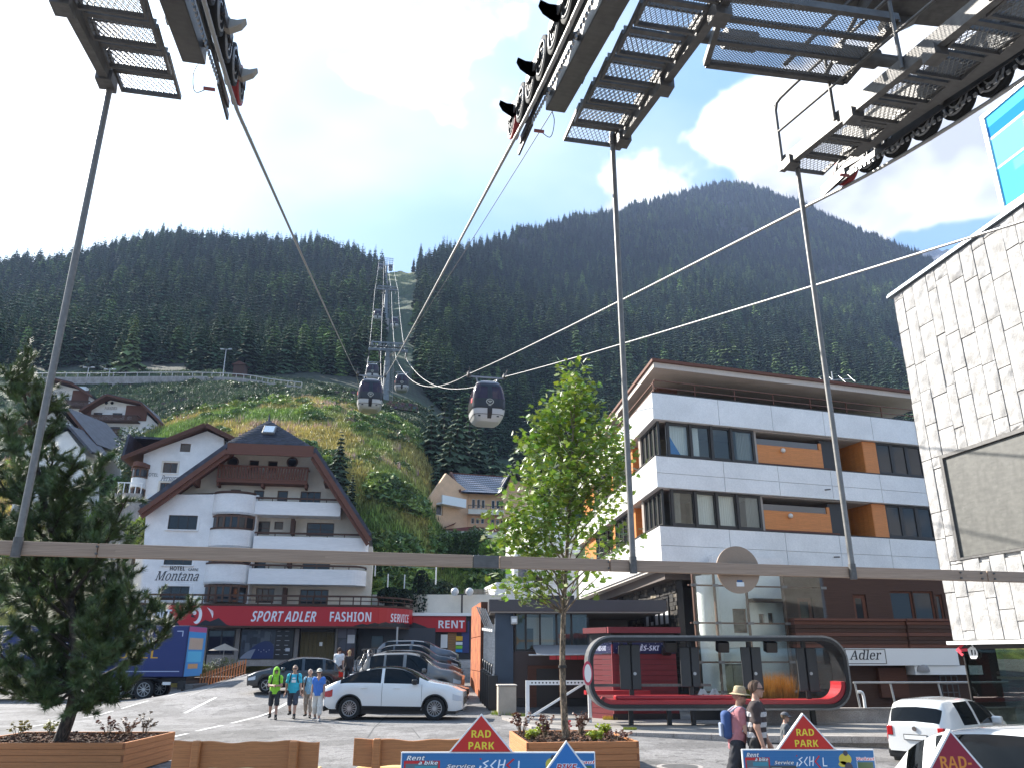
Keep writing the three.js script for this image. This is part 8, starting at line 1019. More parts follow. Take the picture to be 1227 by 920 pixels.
// leaf shapes, gathered into clumps
function leafGeo(n,fn) { const gs = []; for (let i = 0; i < n; i++) gs.push(fn(i)); return merge(gs); }
const leafM = (hex,tr = 0.45) => new THREE.MeshPhysicalMaterial({ color: hex,roughness: 0.65,transmission: tr,thickness: 0,side: THREE.DoubleSide,vertexColors: true });
function plantClump(label,cat,pos,h,w,n,col,kind,seed) {
  const o = thing(kind,label,cat,pos),r = RNG(seed),st = [],lf = []; for (let i = 0; i < n; i++) { const a = r() * 6.28,l = h * (0.5 + 0.6 * r()),sp = w * (0.3 + 0.7 * r()),b = V3(Math.cos(a) * 0.03,0,Math.sin(a) * 0.03),m = V3(Math.cos(a) * sp * 0.5,l * 0.65,Math.sin(a) * sp * 0.5),t = V3(Math.cos(a) * sp,l,Math.sin(a) * sp); st.push(rod(b,m,0.005,0.004,4),rod(m,t,0.004,0.002,4)); for (let k = 0; k < 9; k++) { const p = k < 4 ? m.clone().lerp(t,r()) : t.clone().lerp(m,r() * 0.5),s = 0.02 + 0.022 * r(); const g = new THREE.CircleGeometry(s,5).scale(1,0.6,1).rotateX(r() * 3).rotateY(r() * 6).translate(p.x + (r() - 0.5) * 0.05,p.y + (r() - 0.5) * 0.05,p.z + (r() - 0.5) * 0.05),q = 0.6 + 0.7 * r(); lf.push(tint(g,col.map((c) => c * q))); } } mk('stem',st,MAT.barkpale,o); tag(mk('foliage',lf,leafM(0xffffff),o),null,null,null,'stuff'); return o;
}
const PLl = (() => { const b = PY(0,891,0.55),c = PY(150,891,0.55),d = PY(190,880,0.55); const dep = c.z - d.z,o = thing('planter','large larch board planter at the lower left carrying the pine','planter',[(c.x - 3.2 + c.x) / 2,0,c.z]); planter('',o,3.2,2.3,0.57,5); return { c,dep,o }; })();
const PR = (() => { const a = PY(630,889,0.56),b = PY(768,889.5,0.56),m = a.clone().add(b).multiplyScalar(0.5),o = thing('planter','larch board planter in the middle carrying the young maple','planter',[m.x,0,m.z],0.13); planter('',o,a.distanceTo(b),2.5,0.57,5); return { m,o }; })();
{ const w = (lx,lz) => { const a = 0.13; return [PR.m.x + lx * Math.cos(a) + lz * Math.sin(a),0.54,PR.m.z - lx * Math.sin(a) + lz * Math.cos(a)]; };
  [[-0.85,-0.7,0.17,0.14,'yellow green bush at the left front of the middle planter'],[0.3,-0.35,0.17,0.2,'yellow green bush at the front of the middle planter'],[0.72,-1.2,0.22,0.2,'yellow green bush at the right of the middle planter'],[-0.5,-1.7,0.17,0.14,'yellow green bush at the back of the middle planter']].forEach(([x,z,h,s,l],i) => plantClump(l,'plant',w(x,z),h,s,40,[0.42,0.5,0.03],'low_plant',30 + i));
  [[-0.9,-1.9,0.42,0.3,'dry reddish shrub at the left back of the middle planter'],[-0.55,-1.0,0.4,0.2,'dry reddish shrub left of the maple trunk'],[0.3,-1.6,0.42,0.25,'dry reddish shrub right of the maple trunk'],[0.8,-0.6,0.16,0.4,'flat dry shrub at the right end of the middle planter']].forEach(([x,z,h,s,l],i) => plantClump(l,'shrub',w(x,z),h,s,26,[0.16,0.06,0.035],'dry_shrub',50 + i)); plantClump('small red flower beside the maple trunk','flower',w(0.02,-1.5),0.3,0.07,6,[0.5,0.03,0.05],'red_flower',71); }
{ const p = (px,py) => PY(px,py,0.5); [[20,884,0.3,[0.2,0.17,0.04],'yellowish plant at the left end of the left planter'],[60,882,0.32,[0.22,0.22,0.05],'yellow green plant left of the pine trunk'],[128,882,0.34,[0.14,0.06,0.05],'dry reddish plant right of the pine trunk'],[152,883,0.36,[0.16,0.08,0.05],'dry reddish plant in the middle of the left planter'],[172,881,0.42,[0.13,0.1,0.07],'thin dry plant at the right end of the left planter']].forEach(([x,y,h,c,l],i) => plantClump(l,'plant',p(x,y).toArray(),h,0.25,16,c,'planter_plant',90 + i)); }
// benches seen from behind: waney backboard on two posts, pale seat
function bench(label,px0,px1,pyT,posts,cut) {
  const d = (EYE - 0.86) * 1057 / (pyT - 785),a = P(px0,785,d),b = P(px1,785,d),L = b.x - a.x,o = thing('bench',label,'bench',[(a.x + b.x) / 2,0,a.z],0,'timber benches'),n = 30,wob = (u,s) => 0.012 * Math.sin(u * 9 + s) + 0.01 * Math.sin(u * 23 + s * 2),pts = []; for (let i = 0; i <= n; i++) pts.push([lerp(-L / 2,L / 2,i / n),0.855 + wob(i / n,1)]); for (let i = n; i >= 0; i--) pts.push([lerp(-L / 2,L / 2,i / n),0.5 + wob(i / n,4)]);
  mk('backrest',extrude(pts,0.05,[],0.008).translate(0,0,-0.11),MAT.bench,o); for (const px of posts) { const x = (px - (px0 + px1) / 2) / (px1 - px0) * L; mk('post',rbox(x - 0.065,x + 0.065,0.02,0.885,-0.045,0.045,0.03,3),MAT.bench,o); mk('front_leg',rbox(x - 0.06,x + 0.06,0.02,0.4,-0.55,-0.45,0.02),MAT.bench,o); }
  mk('seat',rbox(-L / 2 + 0.03,L / 2 - 0.03,0.4,0.46,-0.6,-0.13,0.02),M(lin(0.6,0.45,0.2),{ t: 'wood',s: 1.1,sy: 0.5,r: 0.5 }),o); return o;
}
bench('left timber bench seen from behind, between planter and second bench',220,388,885.5,[248,361]); bench('second timber bench seen from behind, behind the blue bike sign',430,600,883,[457,575]);
// bicycle stand signs: print board with a triangle on top, on tube legs
const board = (tri) => canvasTex(1024,300,(c,W,H) => {
  c.fillStyle = '#2e6ea4'; c.fillRect(0,0,W,H); for (let i = 0; i < 12; i++) { c.fillStyle = `rgba(70,140,190,${0.06 + (i % 3) * 0.03})`; c.fillRect(0,i * 25,W,12); }
  const it = (s,x,y,h,f,st) => { c.font = `italic bold ${h}px sans-serif`; c.lineWidth = 6; c.strokeStyle = st ?? '#39414e'; c.strokeText(s,x,y); c.fillStyle = f; c.fillText(s,x,y); };
  c.save(); c.scale(0.78,1); c.fillStyle = '#c2262c'; c.fillRect(14,66,246,200); c.fillStyle = '#5d7078'; c.fillRect(26,92,222,170); c.fillStyle = '#3f8c9e'; c.fillRect(90,110,150,36); c.fillStyle = '#8b9196'; c.beginPath(); c.ellipse(120,190,90,30,0.2,0,7); c.fill(); it('Rent',26,62,56,'#eeeeee'); it('a bike',110,100,46,'#eeeeee'); c.restore(); it('Verkauf',880,92,38,'#d23a3a','#f2f2f2'); c.fillStyle = '#4d6a44'; c.fillRect(890,110,120,160); c.fillStyle = '#cfd6da'; c.fillRect(884,104,4,170); c.save(); c.translate(-84,0);
  it('Service',320,130,44,'#e8e8ea'); c.fillStyle = '#454b50'; c.fillRect(280,142,210,150); c.fillStyle = '#9aa29e'; c.fillRect(296,160,80,110); c.fillStyle = '#71806f'; c.fillRect(390,170,70,90);
  c.restore(); c.save(); c.translate(-26,0); c.scale(0.8,1); c.strokeStyle = '#eef0f2'; c.lineWidth = 10; const ln = (p) => { c.beginPath(); p.forEach(([x,y],i) => (i ? c.lineTo(x,y) : c.moveTo(x,y))); c.stroke(); }; ln([[556,110],[546,150],[560,110]]); c.beginPath(); c.arc(556,50,7,0,7); c.fillStyle = '#c2262c'; c.fill(); ln([[610,64],[576,86],[600,112],[566,146]]); ln([[660,60],[624,108],[650,146]]); ln([[684,56],[672,146]]); ln([[720,56],[704,146]]); ln([[684,104],[716,96]]); c.strokeStyle = '#c2262c'; c.lineWidth = 14; ln([[778,50],[732,104],[786,176]]); c.strokeStyle = '#eef0f2'; c.lineWidth = 10; ln([[812,66],[808,144],[846,144]]); c.font = 'bold 52px sans-serif'; c.fillStyle = '#eef0f2'; c.fillText('RENT',790,204); c.font = '20px sans-serif'; c.fillText('.com',930,204); c.fillStyle = '#27303c'; c.fillRect(550,220,390,36); c.fillStyle = '#e8eaee'; c.font = 'bold 28px sans-serif'; c.fillText('SKI BOARD SCHUH BIKE',560,248); c.restore();
});
const faces = [board(0)];
function triSign(parent,w,h,y0,fill,lines,ink) { const t = canvasTex(512,320,(c,W,H) => { c.fillStyle = fill; c.fillRect(0,0,W,H); c.textAlign = 'center'; lines.forEach(([s,y,fs,it]) => { c.font = `${it ? 'italic ' : ''}bold ${fs}px sans-serif`; if (it) { c.lineWidth = 7; c.strokeStyle = '#dfe6ee'; c.strokeText(s,W / 2,y); } c.fillStyle = ink; c.fillText(s,W / 2,y); }); }); const s = shapeOf([[-w / 2,y0],[w / 2,y0],[0,y0 + h]]),g = new THREE.ShapeGeometry(s),p = g.attributes.position,uv = g.attributes.uv; for (let i = 0; i < p.count; i++) uv.setXY(i,p.getX(i) / w + 0.5,(p.getY(i) - y0) / h); g.userData.keepUV = true; g.translate(0,0,0.026); mk('triangle_board',extrude([[-w / 2 - 0.02,y0],[w / 2 + 0.02,y0],[0,y0 + h + 0.02]],0.05).translate(0,0,-0.025),MAT.paintw,parent); mk('triangle_print',g,printMat(t,0.4),parent); }
function bikeSign(label,d,px0,px1,pyTop,tri,turn = 0) {
  const a = P(px0,785,d),b = P(px1,785,d),L = b.x - a.x,yT = EYE + (785 - pyTop) * d / 1057,o = thing('bike_rack_sign',label,'sign',[(a.x + b.x) / 2,0,-d],turn),h = 0.34; mk('board',rbox(-L / 2 - 0.012,L / 2 + 0.012,yT - h,yT,-0.02,0.02,0.006),MAT.paintw,o); const g = new THREE.PlaneGeometry(L,h - 0.02).translate(0,yT - h / 2 - 0.002,0.0225); g.userData.keepUV = true; mk('board_print',g,printMat(faces[0],0.35),o);
  if (tri) { const cx = tri.cx * L - L / 2; const g2 = new THREE.Group(); triSign({ add: (m) => { m.position.x = cx; o.add(m); } },tri.w,tri.h,yT + 0.004,tri.fill,tri.lines,tri.ink); }
  for (const s of [-1,1]) mk('leg',rod(V3(s * (L / 2 - 0.1),0.02,-0.05),V3(s * (L / 2 - 0.1),yT - 0.05,-0.05),0.025),MAT.rail,o); mk('foot_bar',[box(-L / 2,L / 2,0.0,0.05,-0.08,-0.02)],MAT.rail,o); const rk = mk('wheel_rack',Array.from({ length: 5 },(_,i) => tube([V3(lerp(-L / 2 + 0.2,L / 2 - 0.2,i / 4),0.05,-0.05),V3(lerp(-L / 2 + 0.2,L / 2 - 0.2,i / 4),0.4,-0.15),V3(lerp(-L / 2 + 0.2,L / 2 - 0.2,i / 4),0.4,-0.35),V3(lerp(-L / 2 + 0.2,L / 2 - 0.2,i / 4),0.05,-0.5)],0.01,16,6)),MAT.rail,o);
  // rider printed at the right of the board, and the sales corner
  return o;
}
const redTri = { w: 0.62,h: 0.345,fill: '#c3281f',ink: '#e3d23a',lines: [['RAD',196,92],['PARK',300,92]] };
{ const s1 = bikeSign('bike stand sign with red triangle in front of the second bench',9,487,708,896,{ ...redTri,cx: 0.41 }),s2 = bikeSign('bike stand sign with red triangle before the walking child',9.6,880,1030,893,{ ...redTri,w: 0.6,h: 0.345,cx: 0.492 });
  const rider = (o,x,y) => { const add = (n,g,m) => mk(n,g,m,o); const z = 0.0236; const disc = (cx,cy,rx,ry) => new THREE.CircleGeometry(1,20).scale(rx,ry,1).translate(x + cx,y + cy,z); add('print_rider',[disc(0,0,0.07,0.06),disc(-0.03,-0.05,0.05,0.03)],M(lin(0.6,0.5,0.06),{ r: 0.4 })); add('print_rider',[disc(0.01,0.06,0.026,0.028).translate(0,0,0.0006),disc(0.03,-0.09,0.045,0.06).translate(0,0,0.0006)],M(lin(0.06,0.06,0.08),{ r: 0.4 })); }; rider(s1,0.56,1.04); rider(s2,0.4,1.02);
  const t3 = (label,d,px,pyA,w,h,fill,ink,lines) => { const q = P(px,785,d),yA = EYE + (785 - pyA) * d / 1057,o = thing('triangle_sign',label,'sign',[q.x,0,-d],0); triSign(o,w,h,yA - h,fill,lines,ink); for (const s of [-1,1]) mk('leg',rod(V3(s * w * 0.3,0.0,-0.06),V3(s * w * 0.3,yA - h + 0.1,-0.06),0.022),MAT.rail,o); mk('board',rbox(-w * 0.75,w * 0.75,yA - h - 0.42,yA - h - 0.004,-0.02,0.02,0.006),M(fill,{ r: 0.4 }),o); return o; };
  t3('blue triangle sign lettered for bikes in front of the middle planter',7.6,676.5,886,0.66,0.42,'#2a74b8','#b3202c',[['BIKE-',172,62,1]]); t3('dark red triangle sign with orange letters at the lower right corner',6.2,1122,874,0.9,0.6,'#8e1f35','#d98a35',[['RAD-',124,58],['PARK',186,58]]); }
// pine: trunk, limbs, tufts of long needles
{
  const c = V3(P(87,785,16.6).x,0.5,-16.6),o = thing('pine_tree','large pine with spreading limbs in the left planter, reaching over the left edge','tree',c),r = RNG(17),tp = (px,py,dz = 0) => P(px,py,16.6 - dz).sub(c);
  const spine = [V3(0,-0.1,0),tp(87.5,840),tp(90,790),tp(86,735),tp(70,670),tp(52,600),tp(38,530),tp(28,470),tp(22,436)],sp = new THREE.CatmullRomCurve3(spine),tr = []; for (let i = 0; i < 40; i++) { const t = i / 40; tr.push(rod(sp.getPoint(t),sp.getPoint((i + 1) / 40),lerp(0.135,0.025,Math.pow(t,0.75)),lerp(0.135,0.025,Math.pow((i + 1) / 40,0.75)),10)); } mk('trunk',tr,MAT.bark,o);
  const tips = [[30,432],[12,450],[44,462],[58,480],[70,500],[5,500],[40,515],[66,540],[-20,540],[20,570],[50,575],[88,556],[80,590],[60,600],[-10,610],[30,625],[130,548],[108,575],[128,610],[95,625],[150,600],[158,645],[150,690],[120,660],[160,722],[184,724],[60,660],[-15,680],[20,690],[100,700],[228,728],[130,745],[120,780],[60,740],[20,750],[-30,740],[0,800],[40,815],[60,790],[150,825],[120,820],[-40,800],[75,705],[35,770],[100,640],[140,715],[110,740],[10,640],[70,765]],limbs = [],tufts = [];
  tips.forEach(([px,py],i) => { const dz = (r() - 0.5) * 2.6,e = tp(px,py,dz),t0 = clamp(1 - (py - 400) / 430 - 0.05 + 0.09 * r() - Math.abs(px - 60) / 900,0.16,0.97),s = sp.getPoint(t0),m = s.clone().lerp(e,0.55).add(V3(0,-0.18 - 0.2 * r(),0)),cv = new THREE.CatmullRomCurve3([s,m,e]),L = s.distanceTo(e); for (let k = 0; k < 10; k++) limbs.push(rod(cv.getPoint(k / 10),cv.getPoint((k + 1) / 10),lerp(0.038,0.012,k / 10),lerp(0.038,0.012,(k + 1) / 10),6));
    const nb = 8 + Math.floor(L * 9); for (let k = 0; k < nb; k++) { const t = 0.3 + 0.7 * (k + 1) / nb,p = cv.getPoint(t),dir = V3(r() - 0.5,r() * 0.7 - 0.15,r() - 0.5).normalize().lerp(cv.getTangent(t),0.35).normalize(),q = p.clone().addScaledVector(dir,0.16 + 0.3 * r()); limbs.push(rod(p,q,0.009,0.005,4)); const nn = 3 + Math.floor(r() * 3); for (let j = 0; j < nn; j++) tufts.push([q.clone().lerp(p,j * 0.28).add(V3(r() - 0.5,r() - 0.5,r() - 0.5).multiplyScalar(0.09)),dir.clone().add(V3(r() - 0.5,r() * 0.6,r() - 0.5).multiplyScalar(0.7)).normalize(),0.85 + 0.5 * r()]); } for (let j = 0; j < 3; j++) tufts.push([e,cv.getTangent(1).add(V3(0,0.7,0)).normalize(),1.1]); });
  mk('limbs',limbs,MAT.bark,o).userData.kind = 'stuff';
  const np = [],nr = RNG(4); for (let i = 0; i < 74; i++) { const a = nr() * 6.28,el = 0.15 + 1.1 * nr(),L = 0.1 + 0.06 * nr(),b = V3(0,-0.05 + nr() * 0.09,0),d = V3(Math.cos(a) * Math.sin(el),Math.cos(el),Math.sin(a) * Math.sin(el)),sd = V3(-Math.sin(a),0,Math.cos(a)).multiplyScalar(0.005),e = b.clone().addScaledVector(d,L); np.push(...b.clone().add(sd).toArray(),...b.clone().sub(sd).toArray(),...e.toArray()); } const ng = new THREE.BufferGeometry(); ng.setAttribute('position',new THREE.Float32BufferAttribute(np,3)); ng.computeVertexNormals();
  const im = new THREE.InstancedMesh(merge(ng),M(lin(0.085,0.125,0.045),{ r: 0.6 }),tufts.length),mm = new THREE.Matrix4(),cl = new THREE.Color(); tufts.forEach(([p,d,s],i) => { im.setMatrixAt(i,mm.compose(p,new THREE.Quaternion().setFromUnitVectors(V3(0,1,0),d),V3(s,s,s))); const q = 0.6 + 0.9 * r(); im.setColorAt(i,cl.setRGB(q * (0.85 + 0.3 * r()),q,q * 0.85)); }); im.name = 'needles'; im.userData.kind = 'stuff'; im.castShadow = im.receiveShadow = true; o.add(im);
}
// young maple
const mapleLeaf = (() => { const p = [[0,0],[0.3,0.02],[0.48,0.28],[0.28,0.38],[0.4,0.72],[0.14,0.6],[0,1]],pts = [...p,...p.slice(1,-1).reverse().map(([x,y]) => [-x,y])]; return merge(new THREE.ShapeGeometry(shapeOf(pts))); })();
{
  const c = V3(P(676,785,16.9).x,0.5,-16.9),o = thing('maple_tree','young maple with bright green leaves in the middle planter','tree',c),r = RNG(23),tp = (px,py,dz = 0) => P(px,py,16.9 - dz).sub(c);
  const sp = new THREE.CatmullRomCurve3([V3(0,-0.1,0),tp(674,800),tp(676,720),tp(680,650),tp(684,570),tp(688,500),tp(690,452)]),tr = []; for (let i = 0; i < 34; i++) tr.push(rod(sp.getPoint(i / 34),sp.getPoint((i + 1) / 34),lerp(0.078,0.012,Math.pow(i / 34,0.8)),lerp(0.078,0.012,Math.pow((i + 1) / 34,0.8)),10)); mk('trunk',tr,MAT.barkpale,o); mk('tree_tie',[cyl(0.085,0.085,0.05).translate(...sp.getPoint(0.17).toArray())],MAT.dark,o);
  const tips = [[688,448,5],[700,470,5],[682,475,5],[668,492,5],[705,500,4],[652,500,4],[645,515,4],[660,530,6],[690,530,6],[720,515,4],[738,515,4],[628,530,3],[640,550,6],[670,560,7],[700,560,6],[730,545,5],[744,560,4],[622,570,4],[650,585,7],[685,590,6],[715,590,4],[742,590,3],[612,605,5],[635,615,7],[665,620,6],[695,625,3],[730,620,2],[604,632,4],[622,645,5],[650,650,3.5],[735,655,2],[755,640,1.5],[590,650,1.6],[582,625,1.5],[640,680,2],[612,695,1.8],[598,702,1.6],[665,690,1.3],[705,660,1.2],[718,690,0.7],[695,690,0.8],[747,545,3],[752,530,1.5],[765,560,0.8],[636,705,3]],br = [],lv = [];
  tips.forEach(([px,py,dens]) => { const e = tp(px,py,(r() - 0.5) * 2.2),t0 = clamp((850 - py) / 400 - 0.16,0.3,0.95),s = sp.getPoint(t0),m = s.clone().lerp(e,0.55).add(V3(0,0.05,0)),cv = new THREE.CatmullRomCurve3([s,m,e]); for (let k = 0; k < 8; k++) br.push(rod(cv.getPoint(k / 8),cv.getPoint((k + 1) / 8),lerp(0.019,0.006,k / 8),lerp(0.019,0.006,(k + 1) / 8),5)); const n = Math.round(dens * 34); for (let k = 0; k < n; k++) { const p = cv.getPoint(0.45 + 0.55 * Math.sqrt(r())).add(V3(r() - 0.5,r() - 0.5,r() - 0.5).multiplyScalar(0.5 + 0.085 * dens * r())); lv.push(p); } });
  mk('branches',br,MAT.barkpale,o).userData.kind = 'stuff';
  const pos = [],nrm = [],col = [],lp = mapleLeaf.attributes.position,v = V3(),q = new THREE.Quaternion(),eu = new THREE.Euler(); lv.forEach((p) => { const s = 0.1 + 0.07 * r(); q.setFromEuler(eu.set(-1.1 + (r() - 0.5) * 1.9,r() * 6.28,(r() - 0.5) * 1.2,'YXZ')); const b = 0.65 + 0.6 * r(),y = r(); const n = V3(0,0,1).applyQuaternion(q); for (let i = 0; i < lp.count; i++) { v.fromBufferAttribute(lp,i).multiplyScalar(s); v.z += s * 0.5 * Math.abs(v.x); v.applyQuaternion(q).add(p); pos.push(v.x,v.y,v.z); nrm.push(n.x,n.y,n.z); col.push((0.17 + 0.12 * y) * b,0.34 * b,0.035 * b); } });
  const g = new THREE.BufferGeometry(); g.setAttribute('position',new THREE.Float32BufferAttribute(pos,3)); g.setAttribute('normal',new THREE.Float32BufferAttribute(nrm,3)); g.setAttribute('color',new THREE.Float32BufferAttribute(col,3)); tag(mk('foliage',g,leafM(0xffffff,0.55),o),null,null,null,'stuff');
}
// tall dry grass behind the seat, weeds at the wall foot
function grassTuft(label,cat,c,w,h,n,col,seed,nm = 'grass_tuft') { const r = RNG(seed),pos = [],cl = []; for (let i = 0; i < n; i++) { const a = r() * 6.28,R0 = Math.sqrt(r()) * w,x = Math.cos(a) * R0,z = Math.sin(a) * R0 * 0.6,l = h * (0.5 + 0.6 * r()),ln = (r() - 0.5) * 0.5 * l,lz = (r() - 0.5) * 0.4 * l,t = 0.008 + 0.006 * r(),q = 0.6 + 0.8 * r(); pos.push(x - t,0,z,x + t,0,z,x + ln,l,z + lz); for (let k = 0; k < 3; k++) cl.push(...col.map((v,j) => v * q * (k === 2 && j === 0 ? 1.4 : 1))); } const g = new THREE.BufferGeometry(); g.setAttribute('position',new THREE.Float32BufferAttribute(pos,3)); g.setAttribute('color',new THREE.Float32BufferAttribute(cl,3)); g.computeVertexNormals(); const o = thing(nm,label,cat,c); tag(mk('blades',g,leafM(0xffffff,0.3),o),null,null,null,'stuff'); return o; }
grassTuft('tall yellow ornamental grass behind the red loop seat','grass',P(922,785,28.5).setY(0.4),0.75,1.15,1600,[0.34,0.24,0.05],5); grassTuft('green ornamental grass left of the tall yellow grass','grass',P(888,785,28.6).setY(0.4),0.5,0.85,700,[0.2,0.24,0.05],6);
[[604,856,0.5,0.16],[588,842,0.3,0.14],[580,828,0.3,0.12],[621,858,0.25,0.12],[733,862,0.3,0.14],[755,874,0.2,0.08]].forEach(([x,y,w,h],i) => { const q = PY(x,y,0.03); grassTuft(['green weeds at the foot of the beige stone block','yellow weeds along the wall left of the stone block','yellow weeds further back along the rust wall','green weeds right of the beige stone block','green weeds at the foot of the red kiosk','small weeds at the kerb below the loop seat'][i],'weeds',q,w,h,260,i % 3 === 1 || i === 2 ? [0.4,0.36,0.06] : [0.22,0.32,0.04],40 + i,'weeds'); });

// ---------- hillside details: road, walls, lamps, shrubs, single trees, fences ----------
const onHill = (px,v) => { const u = clamp(uOf(px),0,HILL.length - 1.001); return hill(u,v); };
const hillAt = (px,py) => { let best = null,bd = 1e9; const u0 = uOf(px); for (let du = -0.4; du <= 0.4; du += 0.1) for (let v = 1.1; v < 5.6; v += 0.04) { const p = hill(clamp(u0 + du,0,HILL.length - 1.001),v),[x,y] = px_of(p),e = Math.hypot(x - px,y - py); if (e < bd) { bd = e; best = p; } } return best; };
{
  const pts = [[30,459],[90,459],[150,458.5],[210,458],[260,458.5],[300,461],[330,466],[365,470]].map(([x,y],i) => P(x,y,147)),cv = new THREE.CatmullRomCurve3(pts),n = 60,edge = (t,k,dy) => { const p = cv.getPoint(t),tg = cv.getTangent(t),s = V3(-tg.z,0,tg.x).normalize(); return p.addScaledVector(s,k).add(V3(0,dy,0)); };
  struct(mk('mountain_road',[gridGeo(n,1,(u,v) => edge(u,lerp(-2.5,2.5,v),0.1),(u,v) => [u * 60,v * 5])],M(lin(0.3,0.29,0.28),{ t: 'speck',s: 2 })));
  const w = thing('road_wall','pale concrete edge wall and guard rail of the mountain road','wall'); mk('edge_wall',[gridGeo(n,1,(u,v) => edge(u,2.6,lerp(-1.1,0.35,v)),(u,v) => [u * 60,v]),gridGeo(n,1,(u,v) => edge(u,lerp(2.25,2.6,v),0.35),(u,v) => [u * 60,v])],MAT.concrete,w); mk('guard_rail',Array.from({ length: n },(_,i) => rod(edge(i / n,2.5,1.15),edge((i + 1) / n,2.5,1.15),0.09,0.09,5)),MAT.rail,w); for (let i = 0; i <= 30; i++) mk('rail_post',rod(edge(i / 30,2.5,0.3),edge(i / 30,2.5,1.15),0.06,0.06,5),MAT.rail,w); for (let i = 0; i < 9; i++) { const p = edge(i / 9 + 0.05,2.3,-1.1); mk('pier',box(p.x - 0.25,p.x + 0.25,p.y - 5,p.y,p.z - 0.3,p.z + 0.3),MAT.concrete,w); }
  const lamp = (label,px,py,h) => { const b = P(px,py,145),o = thing('street_lamp',label,'street lamp',b.clone().setY(b.y - 0.5),0,null); mk('post',rod(V3(0,0,0),V3(0,h,0),0.12,0.07,8),MAT.rail,o); mk('arm',rod(V3(-0.7,h,0),V3(0.7,h,0),0.06),MAT.rail,o); for (const s of [-0.8,0.8]) mk('lamp_head',rbox(s - 0.35,s + 0.35,h - 0.1,h + 0.15,-0.15,0.15,0.05),MAT.rail,o); };
  lamp('tall street lamp with two heads beside the mountain road',266,456,7); lamp('leaning lamp post on the mountain road near the pale larch',129,456,2.8); lamp('short lamp post on the mountain road left of the pale larch',103,456,3.2);
  // lower retaining wall across the meadow top
  const rp = [[195,487],[225,481],[270,478.5],[330,477],[395,473.5],[428,474],[455,482],[500,489]].map(([x,y],i,l) => P(x,y,lerp(121,128,i / 7))),rc = new THREE.CatmullRomCurve3(rp),rw = thing('terrace_wall','long low dry stone wall across the top of the meadow','wall'); const rs = RNG(8),st = []; for (let i = 0; i < 150; i++) for (let j = 0; j < 3; j++) { const p = rc.getPoint(clamp((i + (j % 2) * 0.5) / 150)); st.push(tint(new THREE.BoxGeometry(0.58,0.42,0.6).rotateY(rs() * 0.3).translate(p.x,p.y - 0.5 + j * 0.42,p.z + rs() * 0.2),[0.14,0.12,0.09].map((c) => c * (0.6 + 0.8 * rs())))); } tag(mk('wall_stones',st,M(0xffffff,{ vc: true,t: 'rough',s: 1,r: 0.95 }),rw),null,null,null,'stuff');
  const fp = thing('hut','small dark wooden hut beside the mountain road at the forest edge','hut',P(287,449,158)); mk('wall',box(-1.2,1.2,-1,1.9,-1,1),MAT.darkwood,fp); mk('roof',extrude([[-1.6,1.9],[0,2.7],[1.6,1.9]],2.6).translate(0,0,-1.3),MAT.brown,fp);
}
// single conifers
const nearSpruce = [merge(spruceGeo(101,1,0.17,26,13)),merge(spruceGeo(102,1,0.14,26,12)),merge(spruceGeo(103,1,0.22,22,12,0.2))];
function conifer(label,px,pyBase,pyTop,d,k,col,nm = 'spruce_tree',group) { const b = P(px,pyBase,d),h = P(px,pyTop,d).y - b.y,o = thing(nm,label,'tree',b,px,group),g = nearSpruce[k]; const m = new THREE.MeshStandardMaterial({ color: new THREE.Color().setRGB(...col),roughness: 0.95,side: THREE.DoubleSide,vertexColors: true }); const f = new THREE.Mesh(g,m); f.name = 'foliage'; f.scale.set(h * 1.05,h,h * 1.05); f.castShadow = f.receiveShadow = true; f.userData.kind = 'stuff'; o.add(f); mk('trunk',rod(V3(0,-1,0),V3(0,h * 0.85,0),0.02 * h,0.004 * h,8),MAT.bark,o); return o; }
const dk = [0.035,0.055,0.028];
conifer('dark spruce standing behind the right roof slope of the sport shop hotel',401,632,512,72,0,dk); conifer('small dark spruce right behind that hotel roof',418,640,560,74,1,dk);
const ORD = ['first','second','third','fourth','fifth','sixth','seventh','eighth','ninth'];
[[505,640,520,104,1],[512,655,478,104,0],[520,660,540,96,0],[528,652,462,112,1],[536,655,505,98,2],[545,650,470,108,0],[560,655,480,116,1],[572,650,498,122,0],[590,655,520,120,0]].forEach(([x,b,t,d,k],i) => conifer(ORD[i] + ' tall spruce from the left at the right edge of the bright meadow',x,b,t,d,k,dk.map((c) => c * (1 + 0.25 * (i % 3))),'spruce_tree','spruces right of the meadow'));
[[620,610,515,135],[650,600,500,145],[690,600,470,150],[715,600,490,140],[735,600,470,150],[755,600,500,150]].forEach(([x,b,t,d],i) => conifer(ORD[i] + ' dark spruce from the left behind the crown of the young maple',x,b,t,d,i % 3,dk,'spruce_tree','spruces behind the maple'));
conifer('pale green larch standing alone above the mountain road',152,448,377,160,2,[0.11,0.15,0.055],'larch_tree'); conifer('darker larch left of the pale larch',137,448,398,164,2,[0.06,0.085,0.035],'larch_tree'); conifer('broad dark spruce left of the two larches',108,448,398,168,2,[0.04,0.06,0.035]); conifer('spruce standing alone on the ridge in the cleared gap',495,330,308,520,1,dk); conifer('tall spruce at the right side of the ridge gap',503,328,290,530,1,dk);
